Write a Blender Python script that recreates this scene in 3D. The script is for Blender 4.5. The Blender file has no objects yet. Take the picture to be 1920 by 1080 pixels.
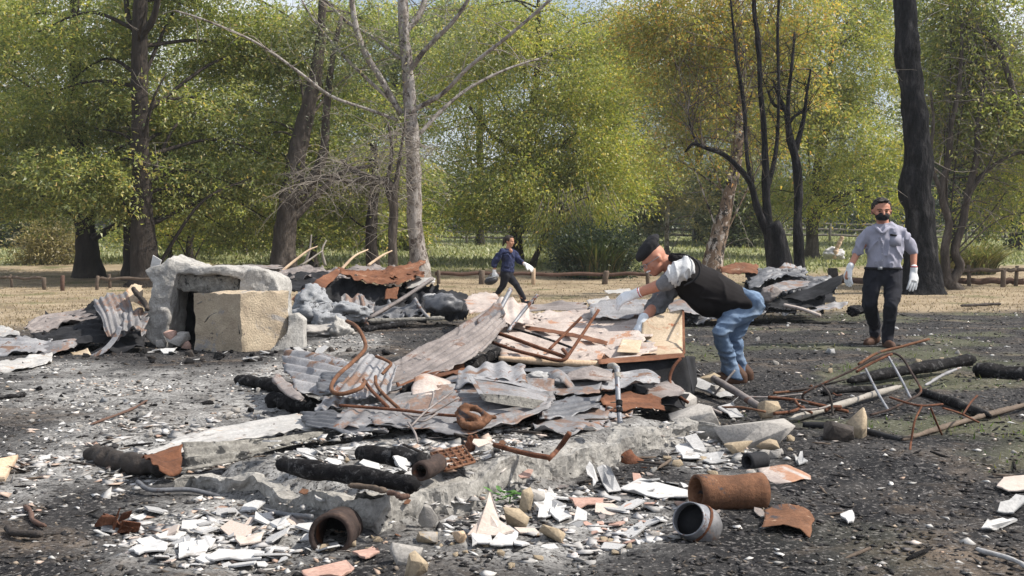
import bpy, math, random
import numpy as np
from mathutils import Vector, Matrix

# ------------------------------------------------------------------ camera, sky, sun, exposure
scene = bpy.context.scene
F, CX, CY, H = 2100.0, 960.0, 540.0, 1.28          # focal length in pixels of a 1920 wide frame, eye height in metres
PITCH = math.atan(90.0 / F)
cam_data = bpy.data.cameras.new("camera")
cam_data.sensor_width = 36.0
cam_data.lens = 36.0 * F / 1920.0
cam_data.clip_start, cam_data.clip_end = 0.1, 3000.0
cam = bpy.data.objects.new("camera", cam_data)
cam.location = (0, 0, H)
cam.rotation_euler = (math.pi / 2 - PITCH, 0, 0)
scene.collection.objects.link(cam)
scene.camera = cam

SUN_AZ, SUN_EL = math.radians(93), math.radians(50)   # azimuth clockwise from +Y (view direction)
SUN_DIR = Vector((math.cos(SUN_EL) * math.sin(SUN_AZ), math.cos(SUN_EL) * math.cos(SUN_AZ), math.sin(SUN_EL)))
world = bpy.data.worlds.new("World")
scene.world = world
world.use_nodes = True
wn = world.node_tree
wn.nodes.clear()
w_out = wn.nodes.new("ShaderNodeOutputWorld")
w_bg = wn.nodes.new("ShaderNodeBackground")
w_sky = wn.nodes.new("ShaderNodeTexSky")
w_sky.sky_type = 'NISHITA'
w_sky.sun_disc = False
w_sky.sun_elevation = SUN_EL
w_sky.sun_rotation = SUN_AZ
w_sky.dust_density = 2.0
w_co = wn.nodes.new("ShaderNodeTexCoord")
w_no = wn.nodes.new("ShaderNodeTexNoise")
w_no.inputs["Scale"].default_value = 3.0
w_no.inputs["Detail"].default_value = 6.0
w_rp = wn.nodes.new("ShaderNodeValToRGB")
w_rp.color_ramp.elements[0].position, w_rp.color_ramp.elements[1].position = 0.40, 0.62
w_mx = wn.nodes.new("ShaderNodeMixRGB")
w_mx.inputs[2].default_value = (8.6, 8.9, 9.3, 1)     # sunlit cloud, in the sky's own units
wn.links.new(w_co.outputs["Generated"], w_no.inputs["Vector"])
wn.links.new(w_no.outputs["Fac"], w_rp.inputs[0])
wn.links.new(w_rp.outputs[0], w_mx.inputs[0])
wn.links.new(w_sky.outputs[0], w_mx.inputs[1])
wn.links.new(w_mx.outputs[0], w_bg.inputs[0])
w_bg.inputs[1].default_value = 0.10
wn.links.new(w_bg.outputs[0], w_out.inputs[0])

sun_data = bpy.data.lights.new("sun", 'SUN')
sun_data.energy = 5.0
sun_data.angle = math.radians(0.5)
sun_data.color = (1.0, 0.93, 0.82)
sun = bpy.data.objects.new("sun", sun_data)
sun.rotation_euler = SUN_DIR.to_track_quat('Z', 'Y').to_euler()
sun.location = (30, 0, 40)
scene.collection.objects.link(sun)

scene.view_settings.view_transform = 'Standard'
scene.view_settings.look = 'None'
scene.view_settings.exposure = 0.55
scene.view_settings.gamma = 1.0
scene.view_settings.use_curve_mapping = False
scene.cycles.use_denoising = True
scene.cycles.max_bounces = 6
scene.cycles.transparent_max_bounces = 4

# ------------------------------------------------------------------ numbers and noise
RNG = np.random.default_rng(11)

def _hash(ix, iy, iz, seed):
    n = (ix.astype(np.int64) * 374761393 + iy.astype(np.int64) * 668265263 + iz.astype(np.int64) * 1440662683 + seed * 974711) & 0xFFFFFFFF
    n = ((n ^ (n >> 13)) * 1274126177) & 0xFFFFFFFF
    n = n ^ (n >> 16)
    return (n & 0xFFFF) / 32767.5 - 1.0

def vnoise(p, seed=0):
    p = np.asarray(p, float)
    i = np.floor(p)
    f = p - i
    f = f * f * (3 - 2 * f)
    x, y, z = i[..., 0], i[..., 1], i[..., 2]
    r = 0
    for a in (0, 1):
        wx = f[..., 0] if a else 1 - f[..., 0]
        for b in (0, 1):
            wy = f[..., 1] if b else 1 - f[..., 1]
            for c in (0, 1):
                wz = f[..., 2] if c else 1 - f[..., 2]
                r = r + wx * wy * wz * _hash(x + a, y + b, z + c, seed)
    return r

def fbm(p, octaves=4, seed=0, gain=0.5):
    p = np.asarray(p, float)
    s, a, t = 0, 1.0, 0
    for o in range(octaves):
        s = s + a * vnoise(p * (2 ** o) + o * 17.3, seed + o)
        t += a
        a *= gain
    return s / t

def xy0(x, y):
    x, y = np.broadcast_arrays(np.asarray(x, float), np.asarray(y, float))
    return np.stack([x, y, np.zeros_like(x)], -1)

def sstep(a, b, x):
    t = np.clip((x - a) / (b - a), 0, 1)
    return t * t * (3 - 2 * t)

# footing corners on the ground (front edge): left end, corner, right end
FL, FC, FR = np.array([-1.60, 5.66]), np.array([-0.55, 4.84]), np.array([1.13, 7.07])
FB = FL + FR - FC

def inside_footing(x, y, m=0.0):
    """1 inside the footing's four sided plan, fading over a few centimetres"""
    q = [FL, FC, FR, FB]
    r = np.full(np.shape(x), 1e9)
    for a, b in zip(q, q[1:] + q[:1]):
        e = b - a
        n = np.array([-e[1], e[0]]) / np.hypot(*e)
        r = np.minimum(r, (x - a[0]) * n[0] + (y - a[1]) * n[1])
    return sstep(m - 0.08, m + 0.10, r)

def terrain(x, y):
    x = np.asarray(x, float)
    y = np.asarray(y, float)
    z = np.interp(y, [-50, 0, 14, 25, 35, 45, 70, 120, 300, 900], [0, 0, 0, -0.17, -0.05, 0.36, 1.28, 2.6, 6, 20])
    near = sstep(60, 12, y)
    z = z + near * (0.035 * fbm(xy0(x, y) * 1.1, 3, 5) + 0.018 * fbm(xy0(x, y) * 5.0, 3, 6)) + (1 - near) * 0.15 * fbm(xy0(x, y) * .12, 3, 7)
    z = z + 0.145 * inside_footing(x, y, 0.05)
    return z

_cp, _sp = math.cos(PITCH), math.sin(PITCH)

def ray(px, py):
    a, b = (px - CX) / F, (py - CY) / F
    return np.array([a, _cp - b * _sp, -_sp - b * _cp])

def P(px, py, d):
    """the world point at depth d (world Y) that the photograph shows at pixel px, py"""
    r = ray(px, py)
    return np.array([0, 0, H]) + r * (d / r[1])

def Z(px, py, z):
    """the world point at height z shown at px, py (below the horizon)"""
    r = ray(px, py)
    return np.array([0, 0, H]) + r * ((z - H) / r[2])

def G(px, py, dz=0.0):
    z = 0.0
    for _ in range(5):
        p = Z(px, py, min(z, H - 0.05))
        z = float(terrain(p[0], p[1]))
    p[2] = z + dz
    return p

def V3(p):
    return P(*p) if isinstance(p, tuple) else np.asarray(p, float)

def catmull(c, n):
    c = np.asarray(c, float)
    k = len(c)
    t = np.linspace(0, k - 1, n)
    i = np.clip(np.floor(t).astype(int), 0, k - 2)
    f = (t - i).reshape((-1,) + (1,) * (c.ndim - 1))
    ext = np.concatenate([[2 * c[0] - c[1]], c, [2 * c[-1] - c[-2]]])
    p0, p1, p2, p3 = ext[i], ext[i + 1], ext[i + 2], ext[i + 3]
    return 0.5 * (2 * p1 + (p2 - p0) * f + (2 * p0 - 5 * p1 + 4 * p2 - p3) * f ** 2 + (3 * p1 - p0 - 3 * p2 + p3) * f ** 3)

# ------------------------------------------------------------------ objects
ORIGIN = {}

def props(o, label=None, cat=None, group=None, kind=None):
    if label: o["label"] = label
    if cat: o["category"] = cat
    if group: o["group"] = group
    if kind: o["kind"] = kind
    return o

def thing(name, loc, label, cat, group=None):
    o = bpy.data.objects.new(name, None)
    o.empty_display_size = 0.1
    scene.collection.objects.link(o)
    o.location = [float(v) for v in loc]
    ORIGIN[o.name] = np.asarray(loc, float)
    return props(o, label, cat, group)

def mesh_np(name, verts, quads=None, tris=None):
    me = bpy.data.meshes.new(name)
    verts = np.asarray(verts, np.float32)
    nq = 0 if quads is None else len(quads)
    nt_ = 0 if tris is None else len(tris)
    me.vertices.add(len(verts))
    me.vertices.foreach_set("co", verts.ravel())
    idx, starts, tot, s = [], [], [], 0
    if nq:
        idx.append(np.asarray(quads, np.int32).ravel())
        starts.append(np.arange(nq) * 4)
        tot.append(np.full(nq, 4))
        s = nq * 4
    if nt_:
        idx.append(np.asarray(tris, np.int32).ravel())
        starts.append(s + np.arange(nt_) * 3)
        tot.append(np.full(nt_, 3))
    idx = np.concatenate(idx)
    me.loops.add(len(idx))
    me.loops.foreach_set("vertex_index", idx)
    me.polygons.add(nq + nt_)
    me.polygons.foreach_set("loop_start", np.concatenate(starts).astype(np.int32))
    me.polygons.foreach_set("loop_total", np.concatenate(tot).astype(np.int32))
    me.update(calc_edges=True)
    if len(verts) < 200000: me.validate()
    return me

def put(name, verts, quads=None, tris=None, mat=None, parent=None, smooth=False, polys=None, origin=None, **kw):
    """one mesh object from world space vertices; its origin is at its own base, or its parent's frame is taken off"""
    verts = np.asarray(verts, float)
    if origin is None:
        origin = np.array([verts[:, 0].mean(), verts[:, 1].mean(), verts[:, 2].min()])
    local = verts - origin
    if polys is not None:
        me = bpy.data.meshes.new(name)
        me.from_pydata(local.tolist(), [], [tuple(int(i) for i in p) for p in polys])
        me.update()
    else:
        me = mesh_np(name, local, quads, tris)
    if smooth:
        me.polygons.foreach_set("use_smooth", np.ones(len(me.polygons), bool))
    if mat: me.materials.append(mat)
    o = bpy.data.objects.new(name, me)
    scene.collection.objects.link(o)
    base = np.zeros(3)
    if parent is not None:
        o.parent = parent
        base = ORIGIN[parent.name]
    o.location = [float(v) for v in (origin - base)]
    ORIGIN[o.name] = origin
    return props(o, **kw)

def solid(o, t):
    m = o.modifiers.new("thickness", 'SOLIDIFY')
    m.thickness = t
    m.offset = 0
    return o

class MB:
    """gathers quads, triangles of several primitives into one mesh"""
    def __init__(s): s.v, s.q, s.t, s.n = [], [], [], 0
    def add(s, v, q=None, t=None):
        v = np.asarray(v, float)
        s.v.append(v)
        if q is not None and len(q): s.q.append(np.asarray(q) + s.n)
        if t is not None and len(t): s.t.append(np.asarray(t) + s.n)
        s.n += len(v)
        return s
    def put(s, name, mat, parent=None, **kw):
        return put(name, np.concatenate(s.v), np.concatenate(s.q) if s.q else None, np.concatenate(s.t) if s.t else None, mat, parent, **kw)

def tube_geo(pts, rad, n=8, caps=True, noise=0.0, seed=0, nscale=6.0, squash=None):
    pts = np.asarray(pts, float)
    k = len(pts)
    rad = np.broadcast_to(np.asarray(rad, float), (k,)) if np.ndim(rad) <= 1 and np.size(rad) in (1, k) else np.interp(np.linspace(0, 1, k), np.linspace(0, 1, len(rad)), rad)
    tan = np.gradient(pts, axis=0)
    tan /= np.linalg.norm(tan, axis=1, keepdims=True) + 1e-9
    up = np.array([0, 0, 1.0]) if abs(tan[0][2]) < 0.9 else np.array([1.0, 0, 0])
    v = []
    side = np.cross(tan[0], up)
    side /= np.linalg.norm(side) + 1e-9
    a = np.linspace(0, 2 * math.pi, n, endpoint=False)
    for i in range(k):
        side = side - tan[i] * side.dot(tan[i])
        side /= np.linalg.norm(side) + 1e-9
        nor = np.cross(side, tan[i])
        sq = 1.0 if squash is None else squash
        v.append(pts[i] + rad[i] * (np.cos(a)[:, None] * side + sq * np.sin(a)[:, None] * nor))
    v = np.concatenate(v)
    if noise:
        c = np.repeat(pts, n, 0)
        d = v - c
        r = np.repeat(rad, n)[:, None]
        v = c + d * (1 + noise * fbm(v * nscale / 1.0, 3, seed)[:, None])
    i = np.arange(k - 1)[:, None] * n
    j = np.arange(n)[None, :]
    j2 = (j + 1) % n
    q = np.stack([i + j, i + j2, i + n + j2, i + n + j], -1).reshape(-1, 4)
    t = None
    if caps:
        v = np.concatenate([v, [pts[0]], [pts[-1]]])
        jj = np.arange(n)
        a0, a1 = len(v) - 2, len(v) - 1
        t = np.concatenate([np.stack([np.full(n, a0), (jj + 1) % n, jj], -1), np.stack([np.full(n, a1), (k - 1) * n + jj, (k - 1) * n + (jj + 1) % n], -1)])
    return v, q, t

def box_geo(c, s, rz=0.0, M=None):
    c = np.asarray(c, float)
    h = np.asarray(s, float) / 2
    v = np.array([[x, y, z] for z in (-1, 1) for y in (-1, 1) for x in (-1, 1)], float) * h
    if M is not None: v = v @ np.asarray(M).T
    if rz:
        cr, sr = math.cos(rz), math.sin(rz)
        v = v @ np.array([[cr, -sr, 0], [sr, cr, 0], [0, 0, 1]]).T
    q = [[0, 2, 3, 1], [4, 5, 7, 6], [0, 1, 5, 4], [2, 6, 7, 3], [0, 4, 6, 2], [1, 3, 7, 5]]
    return v + c, np.array(q)

def rotz(a):
    c, s = math.cos(a), math.sin(a)
    return np.array([[c, -s, 0], [s, c, 0], [0, 0, 1.0]])

def rot_axis(ax, a):
    return np.array(Matrix.Rotation(a, 3, Vector(ax)))

def fuse(name, prims, voxel, mat, parent, smooth=3, wrinkle=0.0, wscale=9.0, seed=0, stretch=(1, 1, 1), **kw):
    """closed primitives that overlap become one continuous surface"""
    b = MB()
    for pr in prims: b.add(*pr)
    v = np.concatenate(b.v)
    o = put(name, v, np.concatenate(b.q) if b.q else None, np.concatenate(b.t) if b.t else None, mat, parent, **kw)
    m = o.modifiers.new("fuse", 'REMESH')
    m.mode = 'VOXEL'
    m.voxel_size = voxel
    if smooth:
        s = o.modifiers.new("smooth", 'SMOOTH')
        s.factor, s.iterations = 0.5, smooth
    dg = bpy.context.evaluated_depsgraph_get()
    me = bpy.data.meshes.new_from_object(o.evaluated_get(dg))
    o.modifiers.clear()
    old = o.data
    o.data = me
    bpy.data.meshes.remove(old)
    me.name = name
    if not len(me.materials) and mat: me.materials.append(mat)
    if wrinkle:
        n = len(me.vertices)
        co = np.empty(n * 3, np.float32); me.vertices.foreach_get("co", co); co = co.reshape(-1, 3)
        no = np.empty(n * 3, np.float32); me.vertices.foreach_get("normal", no); no = no.reshape(-1, 3)
        pw = co * np.array(stretch) * wscale
        pw = pw + 0.7 * np.stack([vnoise(pw * .6, seed + 5), vnoise(pw * .6, seed + 6), vnoise(pw * .6, seed + 7)], -1)
        f = 1.05 - 2.3 * np.sqrt(np.abs(fbm(pw, 2, seed)))
        co = co + no * (f * wrinkle)[:, None]
        me.vertices.foreach_set("co", co.astype(np.float32).ravel())
    me.polygons.foreach_set("use_smooth", np.ones(len(me.polygons), bool))
    me.update()
    return o

# ------------------------------------------------------------------ materials
def newmat(name):
    m = bpy.data.materials.new(name)
    m.use_nodes = True
    nt = m.node_tree
    nt.nodes.clear()
    out = nt.nodes.new("ShaderNodeOutputMaterial")
    b = nt.nodes.new("ShaderNodeBsdfPrincipled")
    nt.links.new(b.outputs[0], out.inputs[0])
    return m, nt, b, out

def coords(nt, scale=(1, 1, 1), rnd=True):
    tc = nt.nodes.new("ShaderNodeTexCoord")
    mp = nt.nodes.new("ShaderNodeMapping")
    mp.inputs["Scale"].default_value = scale
    nt.links.new(tc.outputs["Object"], mp.inputs[0])
    if rnd:
        oi = nt.nodes.new("ShaderNodeObjectInfo")
        vm = nt.nodes.new("ShaderNodeVectorMath")
        vm.operation = 'SCALE'
        vm.inputs[0].default_value = (37.0, 21.0, 53.0)
        nt.links.new(oi.outputs["Random"], vm.inputs["Scale"])
        nt.links.new(vm.outputs[0], mp.inputs["Location"])
    return mp.outputs[0]

def noise(nt, co, scale, detail=5, rough=0.6, dist=0.0):
    n = nt.nodes.new("ShaderNodeTexNoise")
    n.inputs["Scale"].default_value = scale
    n.inputs["Detail"].default_value = detail
    n.inputs["Roughness"].default_value = rough
    n.inputs["Distortion"].default_value = dist
    if co is not None: nt.links.new(co, n.inputs["Vector"])
    return n.outputs["Fac"]

def ramp(nt, fac, stops, interp='LINEAR'):
    r = nt.nodes.new("ShaderNodeValToRGB")
    cr = r.color_ramp
    cr.interpolation = interp
    while len(cr.elements) < len(stops): cr.elements.new(0.5)
    for e, (p, c) in zip(cr.elements, stops):
        e.position = p
        e.color = (*c, 1) if len(c) == 3 else c
    nt.links.new(fac, r.inputs[0])
    return r.outputs[0]

def mix(nt, fac, a, b, mode='MIX'):
    m = nt.nodes.new("ShaderNodeMixRGB")
    m.blend_type = mode
    for s, v in ((0, fac), (1, a), (2, b)):
        if isinstance(v, (int, float)): m.inputs[s].default_value = v
        elif isinstance(v, tuple): m.inputs[s].default_value = (*v, 1)
        else: nt.links.new(v, m.inputs[s])
    return m.outputs[0]

BW = lambda a, b: [(a, (0, 0, 0)), (b, (1, 1, 1))]

def mottle(name, stops, scale=4.0, stretch=(1, 1, 1), rough=0.8, metal=0.0, bump=0.4, bscale=40.0, second=None, third=None, fine=0.25, fscale=60.0, spec=0.3, rnd=True, voronoi=None, bdist=0.01):
    """a noise coloured surface: main ramp, up to two further colours in patches (colour, lo, hi, scale), fine grain, relief"""
    m, nt, b, out = newmat(name)
    co = coords(nt, stretch, rnd)
    col = ramp(nt, noise(nt, co, scale, 8, 0.68, 0.4), stops)
    for layer in (second, third):
        if layer:
            c, lo, hi, sc = layer[:4]
            col = mix(nt, ramp(nt, noise(nt, co, sc, 8, 0.72, 0.6), BW((lo * 2 + hi) / 3 , (lo + 2 * hi) / 3)), col, c)
    if fine:
        g = ramp(nt, noise(nt, co, fscale, 3, 0.7), [(0.3, (1 - fine,) * 3), (0.7, (1 + fine * .6,) * 3)])
        col = mix(nt, 1.0, col, g, 'MULTIPLY')
    nt.links.new(col, b.inputs["Base Color"])
    b.inputs["Roughness"].default_value = rough
    b.inputs["Metallic"].default_value = metal
    b.inputs["Specular IOR Level"].default_value = spec
    if bump:
        bp = nt.nodes.new("ShaderNodeBump")
        bp.inputs["Strength"].default_value = bump
        bp.inputs["Distance"].default_value = bdist
        h = noise(nt, co, bscale, 4, 0.65)
        if voronoi:
            vo = nt.nodes.new("ShaderNodeTexVoronoi")
            vo.feature = 'DISTANCE_TO_EDGE'
            vo.inputs["Scale"].default_value = voronoi
            nt.links.new(co, vo.inputs["Vector"])
            e = ramp(nt, vo.outputs["Distance"], BW(0.0, 0.12))
            h = mix(nt, 0.65, h, e)
        nt.links.new(h, bp.inputs["Height"])
        nt.links.new(bp.outputs[0], b.inputs["Normal"])
    return m

def leafmat(name, stops, trans=0.4, tint=(1.08, 1.18, 0.75)):
    m, nt, b, out = newmat(name)
    nt.nodes.remove(b)
    ge = nt.nodes.new("ShaderNodeNewGeometry")
    col = ramp(nt, ge.outputs["Random Per Island"], stops)
    big = noise(nt, coords(nt, (1, 1, 1), True), 0.55, 2, 0.5)
    col = mix(nt, 1.0, col, ramp(nt, big, [(0.3, (0.72, 0.76, 0.8)), (0.7, (1.25, 1.2, 1.0))]), 'MULTIPLY')
    d = nt.nodes.new("ShaderNodeBsdfDiffuse")
    t = nt.nodes.new("ShaderNodeBsdfTranslucent")
    g = nt.nodes.new("ShaderNodeBsdfGlossy")
    g.inputs["Roughness"].default_value = 0.5
    nt.links.new(col, d.inputs[0])
    nt.links.new(mix(nt, 1.0, col, tint, 'MULTIPLY'), t.inputs[0])
    a = nt.nodes.new("ShaderNodeMixShader")
    a.inputs[0].default_value = trans
    nt.links.new(d.outputs[0], a.inputs[1])
    nt.links.new(t.outputs[0], a.inputs[2])
    c = nt.nodes.new("ShaderNodeMixShader")
    c.inputs[0].default_value = 0.05
    nt.links.new(a.outputs[0], c.inputs[1])
    nt.links.new(g.outputs[0], c.inputs[2])
    nt.links.new(c.outputs[0], out.inputs[0])
    return m

def islandmat(name, stops, rough=0.9, metal=0.0, fscale=30.0):
    """every loose bit takes its own colour out of the ramp"""
    m, nt, b, out = newmat(name)
    ge = nt.nodes.new("ShaderNodeNewGeometry")
    col = ramp(nt, ge.outputs["Random Per Island"], stops)
    g = ramp(nt, noise(nt, coords(nt), fscale, 3, 0.7), [(0.3, (0.72,) * 3), (0.7, (1.2,) * 3)])
    nt.links.new(mix(nt, 1.0, col, g, 'MULTIPLY'), b.inputs["Base Color"])
    b.inputs["Roughness"].default_value = rough
    b.inputs["Metallic"].default_value = metal
    b.inputs["Specular IOR Level"].default_value = 0.2
    return m

ZINC, ZINCB = (0.30, 0.31, 0.34), (0.21, 0.225, 0.265)
RUST, RUSTL, RUSTD, BURN = (0.125, 0.052, 0.030), (0.22, 0.11, 0.065), (0.05, 0.026, 0.019), (0.035, 0.032, 0.034)
STREAK = (1, 1, 1)
M = {}
M['zinc'] = mottle('weathered_zinc', [(0.25, (0.12, 0.118, 0.125)), (0.5, (0.25, 0.25, 0.265)), (0.75, (0.38, 0.375, 0.38))], 4.0, rough=0.68, metal=0.12, bump=0.25, second=((0.17, 0.105, 0.075), 0.50, 0.64, 4.5), third=(RUST, 0.58, 0.68, 9.0), spec=0.35)
M['zinc_blue'] = mottle('blue_grey_zinc', [(0.25, (0.085, 0.084, 0.088)), (0.5, (0.19, 0.187, 0.196)), (0.75, (0.33, 0.32, 0.325))], 4.0, rough=0.65, metal=0.15, bump=0.25, second=((0.19, 0.13, 0.105), 0.47, 0.62, 3.0), third=((0.20, 0.10, 0.062), 0.56, 0.67, 8.0), spec=0.35)
M['zinc_pink'] = mottle('pinkish_oxide_zinc', [(0.25, (0.25, 0.21, 0.20)), (0.5, (0.40, 0.34, 0.31)), (0.75, (0.52, 0.47, 0.44))], 3.5, rough=0.7, metal=0.1, bump=0.25, second=((0.36, 0.20, 0.13), 0.52, 0.66, 3.0), third=((0.12, 0.10, 0.10), 0.60, 0.70, 6.0), spec=0.3)
M['zinc_white'] = mottle('bleached_zinc', [(0.25, (0.28, 0.27, 0.26)), (0.6, (0.45, 0.44, 0.43))], 4.0, rough=0.6, metal=0.1, bump=0.2, second=((0.36, 0.26, 0.19), 0.52, 0.68, 5.0), third=((0.16, 0.14, 0.13), 0.58, 0.66, 9.0), spec=0.35)
M['brownish'] = mottle('scorched_zinc', [(0.25, (0.10, 0.088, 0.085)), (0.5, (0.21, 0.185, 0.178)), (0.78, (0.35, 0.32, 0.31))], 4.0, rough=0.7, metal=0.1, bump=0.3, second=((0.16, 0.095, 0.07), 0.52, 0.68, 4.0), third=((0.07, 0.065, 0.068), 0.55, 0.68, 2.2), spec=0.3)
M['rust_sheet'] = mottle('rusted_sheet', [(0.25, RUSTD), (0.5, (0.15, 0.065, 0.036)), (0.78, (0.28, 0.14, 0.085))], 3.0, rough=0.85, bump=0.35, second=((0.33, 0.27, 0.20), 0.56, 0.70, 2.5), spec=0.2)
M['tan_sheet'] = mottle('tan_scorched_sheet', [(0.25, (0.30, 0.22, 0.14)), (0.6, (0.48, 0.39, 0.29))], 3.0, rough=0.8, bump=0.3, second=((0.30, 0.11, 0.05), 0.54, 0.66, 2.5), third=((0.50, 0.47, 0.43), 0.60, 0.70, 5.0))
M['black_sheet'] = mottle('blackened_sheet', [(0.3, (0.010, 0.010, 0.011)), (0.7, (0.036, 0.037, 0.042))], 3.0, rough=0.75, metal=0.0, bump=0.3, second=((0.10, 0.05, 0.03), 0.62, 0.75, 4.0), spec=0.1)  # soot black, also used where shade is put in as colour
M['dark_zinc'] = mottle('dark_grey_sheet', [(0.25, (0.06, 0.06, 0.066)), (0.6, (0.15, 0.155, 0.17))], 3.0, rough=0.5, metal=0.25, bump=0.3, second=(RUSTD, 0.56, 0.68, 3.0))
M['rust'] = mottle('rusty_iron', [(0.25, RUSTD), (0.5, RUST), (0.78, RUSTL)], 9.0, rough=0.9, bump=0.5, bscale=90, fine=0.35, spec=0.2)
M['rust_orange'] = mottle('orange_rust', [(0.25, (0.065, 0.034, 0.022)), (0.55, (0.155, 0.076, 0.044)), (0.8, (0.26, 0.145, 0.09))], 7.0, rough=0.9, bump=0.4, bscale=80, second=((0.06, 0.052, 0.055), 0.55, 0.63, 5.0), third=((0.34, 0.22, 0.15), 0.60, 0.68, 9.0), spec=0.2)
M['grey_iron'] = mottle('grey_iron', [(0.3, (0.13, 0.135, 0.15)), (0.7, (0.30, 0.31, 0.34))], 6.0, rough=0.55, metal=0.3, bump=0.3, second=(RUST, 0.56, 0.64, 7.0))
M['pale_pipe'] = mottle('pale_scaled_pipe', [(0.3, (0.20, 0.185, 0.165)), (0.7, (0.38, 0.355, 0.32))], 8.0, rough=0.8, bump=0.4, second=(RUST, 0.57, 0.66, 6.0))
M['dark_rust'] = mottle('dark_rust', [(0.3, (0.022, 0.017, 0.016)), (0.55, (0.055, 0.040, 0.036)), (0.78, (0.12, 0.08, 0.06))], 9.0, rough=0.85, bump=0.4, bscale=60, second=((0.13, 0.055, 0.03), 0.56, 0.66, 6.0), spec=0.15)
M['char'] = mottle('charcoal', [(0.3, (0.005, 0.005, 0.006)), (0.7, (0.026, 0.025, 0.026))], 14.0, rough=0.8, bump=0.8, bscale=45, bdist=0.012, second=((0.075, 0.074, 0.076), 0.50, 0.66, 18.0), third=((0.16, 0.155, 0.15), 0.62, 0.70, 30.0), spec=0.06)
M['charwood'] = mottle('half_burnt_wood', [(0.25, (0.012, 0.011, 0.011)), (0.55, (0.05, 0.042, 0.038)), (0.8, (0.13, 0.10, 0.08))], 7.0, (1, 1, 1), rough=0.85, bump=0.7, bscale=50)
M['concrete'] = mottle('old_concrete', [(0.25, (0.20, 0.19, 0.18)), (0.5, (0.35, 0.34, 0.325)), (0.78, (0.46, 0.45, 0.435))], 6.0, rough=0.95, bump=0.8, bscale=45, second=((0.15, 0.145, 0.14), 0.58, 0.70, 5.0), third=((0.55, 0.54, 0.52), 0.60, 0.68, 14.0), fine=0.3, fscale=50, spec=0.15)
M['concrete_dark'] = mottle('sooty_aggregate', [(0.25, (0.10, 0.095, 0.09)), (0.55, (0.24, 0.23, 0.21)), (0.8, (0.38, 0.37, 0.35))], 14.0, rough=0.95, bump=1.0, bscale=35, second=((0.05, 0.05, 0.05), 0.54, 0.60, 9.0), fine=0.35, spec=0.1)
M['block'] = mottle('tan_plaster_block', [(0.25, (0.33, 0.265, 0.20)), (0.6, (0.45, 0.375, 0.28)), (0.8, (0.50, 0.44, 0.35))], 4.0, rough=0.95, bump=0.8, bscale=45, bdist=.02, second=((0.30, 0.28, 0.265), 0.50, 0.66, 2.0), third=((0.17, 0.14, 0.12), 0.60, 0.68, 6.0), fine=0.18, spec=0.1)  # grey patches: stains, plus a shadow on the face put into the colour
M['footing'] = mottle('footing_concrete', [(0.25, (0.16, 0.155, 0.148)), (0.5, (0.28, 0.27, 0.255)), (0.78, (0.39, 0.38, 0.36))], 6.0, rough=0.95, bump=0.9, bscale=35, second=((0.14, 0.13, 0.12), 0.58, 0.68, 6.0), third=((0.50, 0.49, 0.46), 0.60, 0.68, 10.0), fine=0.3, fscale=40, spec=0.1)
M['plaster'] = mottle('white_plaster', [(0.25, (0.36, 0.35, 0.345)), (0.55, (0.50, 0.50, 0.505))], 9.0, rough=0.9, bump=0.4, second=((0.28, 0.265, 0.25), 0.54, 0.68, 7.0), fine=0.1, spec=0.2)
M['plaster_pink'] = mottle('pinkish_plaster', [(0.25, (0.42, 0.33, 0.28)), (0.6, (0.52, 0.455, 0.415))], 9.0, rough=0.9, bump=0.4, second=((0.46, 0.34, 0.27), 0.55, 0.68, 7.0), fine=0.12)
M['tile_pink'] = mottle('pink_clay_tile', [(0.25, (0.34, 0.20, 0.16)), (0.6, (0.45, 0.30, 0.25))], 6.0, rough=0.9, bump=0.3, second=((0.60, 0.50, 0.46), 0.58, 0.70, 6.0))
M['plaster_grey'] = mottle('grey_ashy_plaster', [(0.25, (0.23, 0.23, 0.235)), (0.6, (0.37, 0.37, 0.375))], 5.0, rough=0.9, bump=0.3, second=((0.25, 0.24, 0.23), 0.58, 0.70, 5.0))
M['stone'] = mottle('tan_fieldstone', [(0.25, (0.22, 0.17, 0.12)), (0.6, (0.38, 0.31, 0.22))], 6.0, rough=0.95, bump=0.6, bscale=30, second=((0.30, 0.28, 0.26), 0.56, 0.68, 4.0))
M['stone_grey'] = mottle('grey_fieldstone', [(0.25, (0.22, 0.21, 0.20)), (0.6, (0.36, 0.34, 0.32))], 5.0, rough=0.95, bump=0.6, bscale=30, second=((0.42, 0.35, 0.28), 0.58, 0.70, 3.0))
M['ashlump'] = mottle('ash_caked_rubble', [(0.25, (0.15, 0.16, 0.175)), (0.6, (0.30, 0.31, 0.33))], 6.0, rough=0.95, bump=0.9, bscale=35, second=((0.05, 0.05, 0.055), 0.55, 0.64, 6.0))
M['wood'] = mottle('weathered_wood', [(0.25, (0.06, 0.046, 0.036)), (0.6, (0.15, 0.115, 0.09))], 5.0, rough=0.9, bump=0.5)
M['wood_red'] = mottle('reddish_wood', [(0.25, (0.055, 0.032, 0.024)), (0.6, (0.13, 0.078, 0.06))], 5.0, rough=0.9, bump=0.5)
M['wood_pale'] = mottle('pale_sawn_wood', [(0.25, (0.40, 0.28, 0.19)), (0.6, (0.55, 0.42, 0.30))], 5.0, rough=0.9, bump=0.4)
M['wood_grey'] = mottle('grey_far_rail', [(0.25, (0.12, 0.115, 0.11)), (0.6, (0.22, 0.20, 0.19))], 5.0, rough=0.9, bump=0.3)

# ------------------------------------------------------------------ ground
def ell(px, py, rx, ry):
    """an ellipse on the ground given by pixels: centre and radii in metres"""
    c = G(px, py)
    a = G(px + rx, py)
    n, f = G(px, min(py + ry, 1400)), G(px, max(py - ry, 500))
    return c[0], (n[1] + f[1]) / 2, abs(a[0] - c[0]), abs(f[1] - n[1]) / 2

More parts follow.
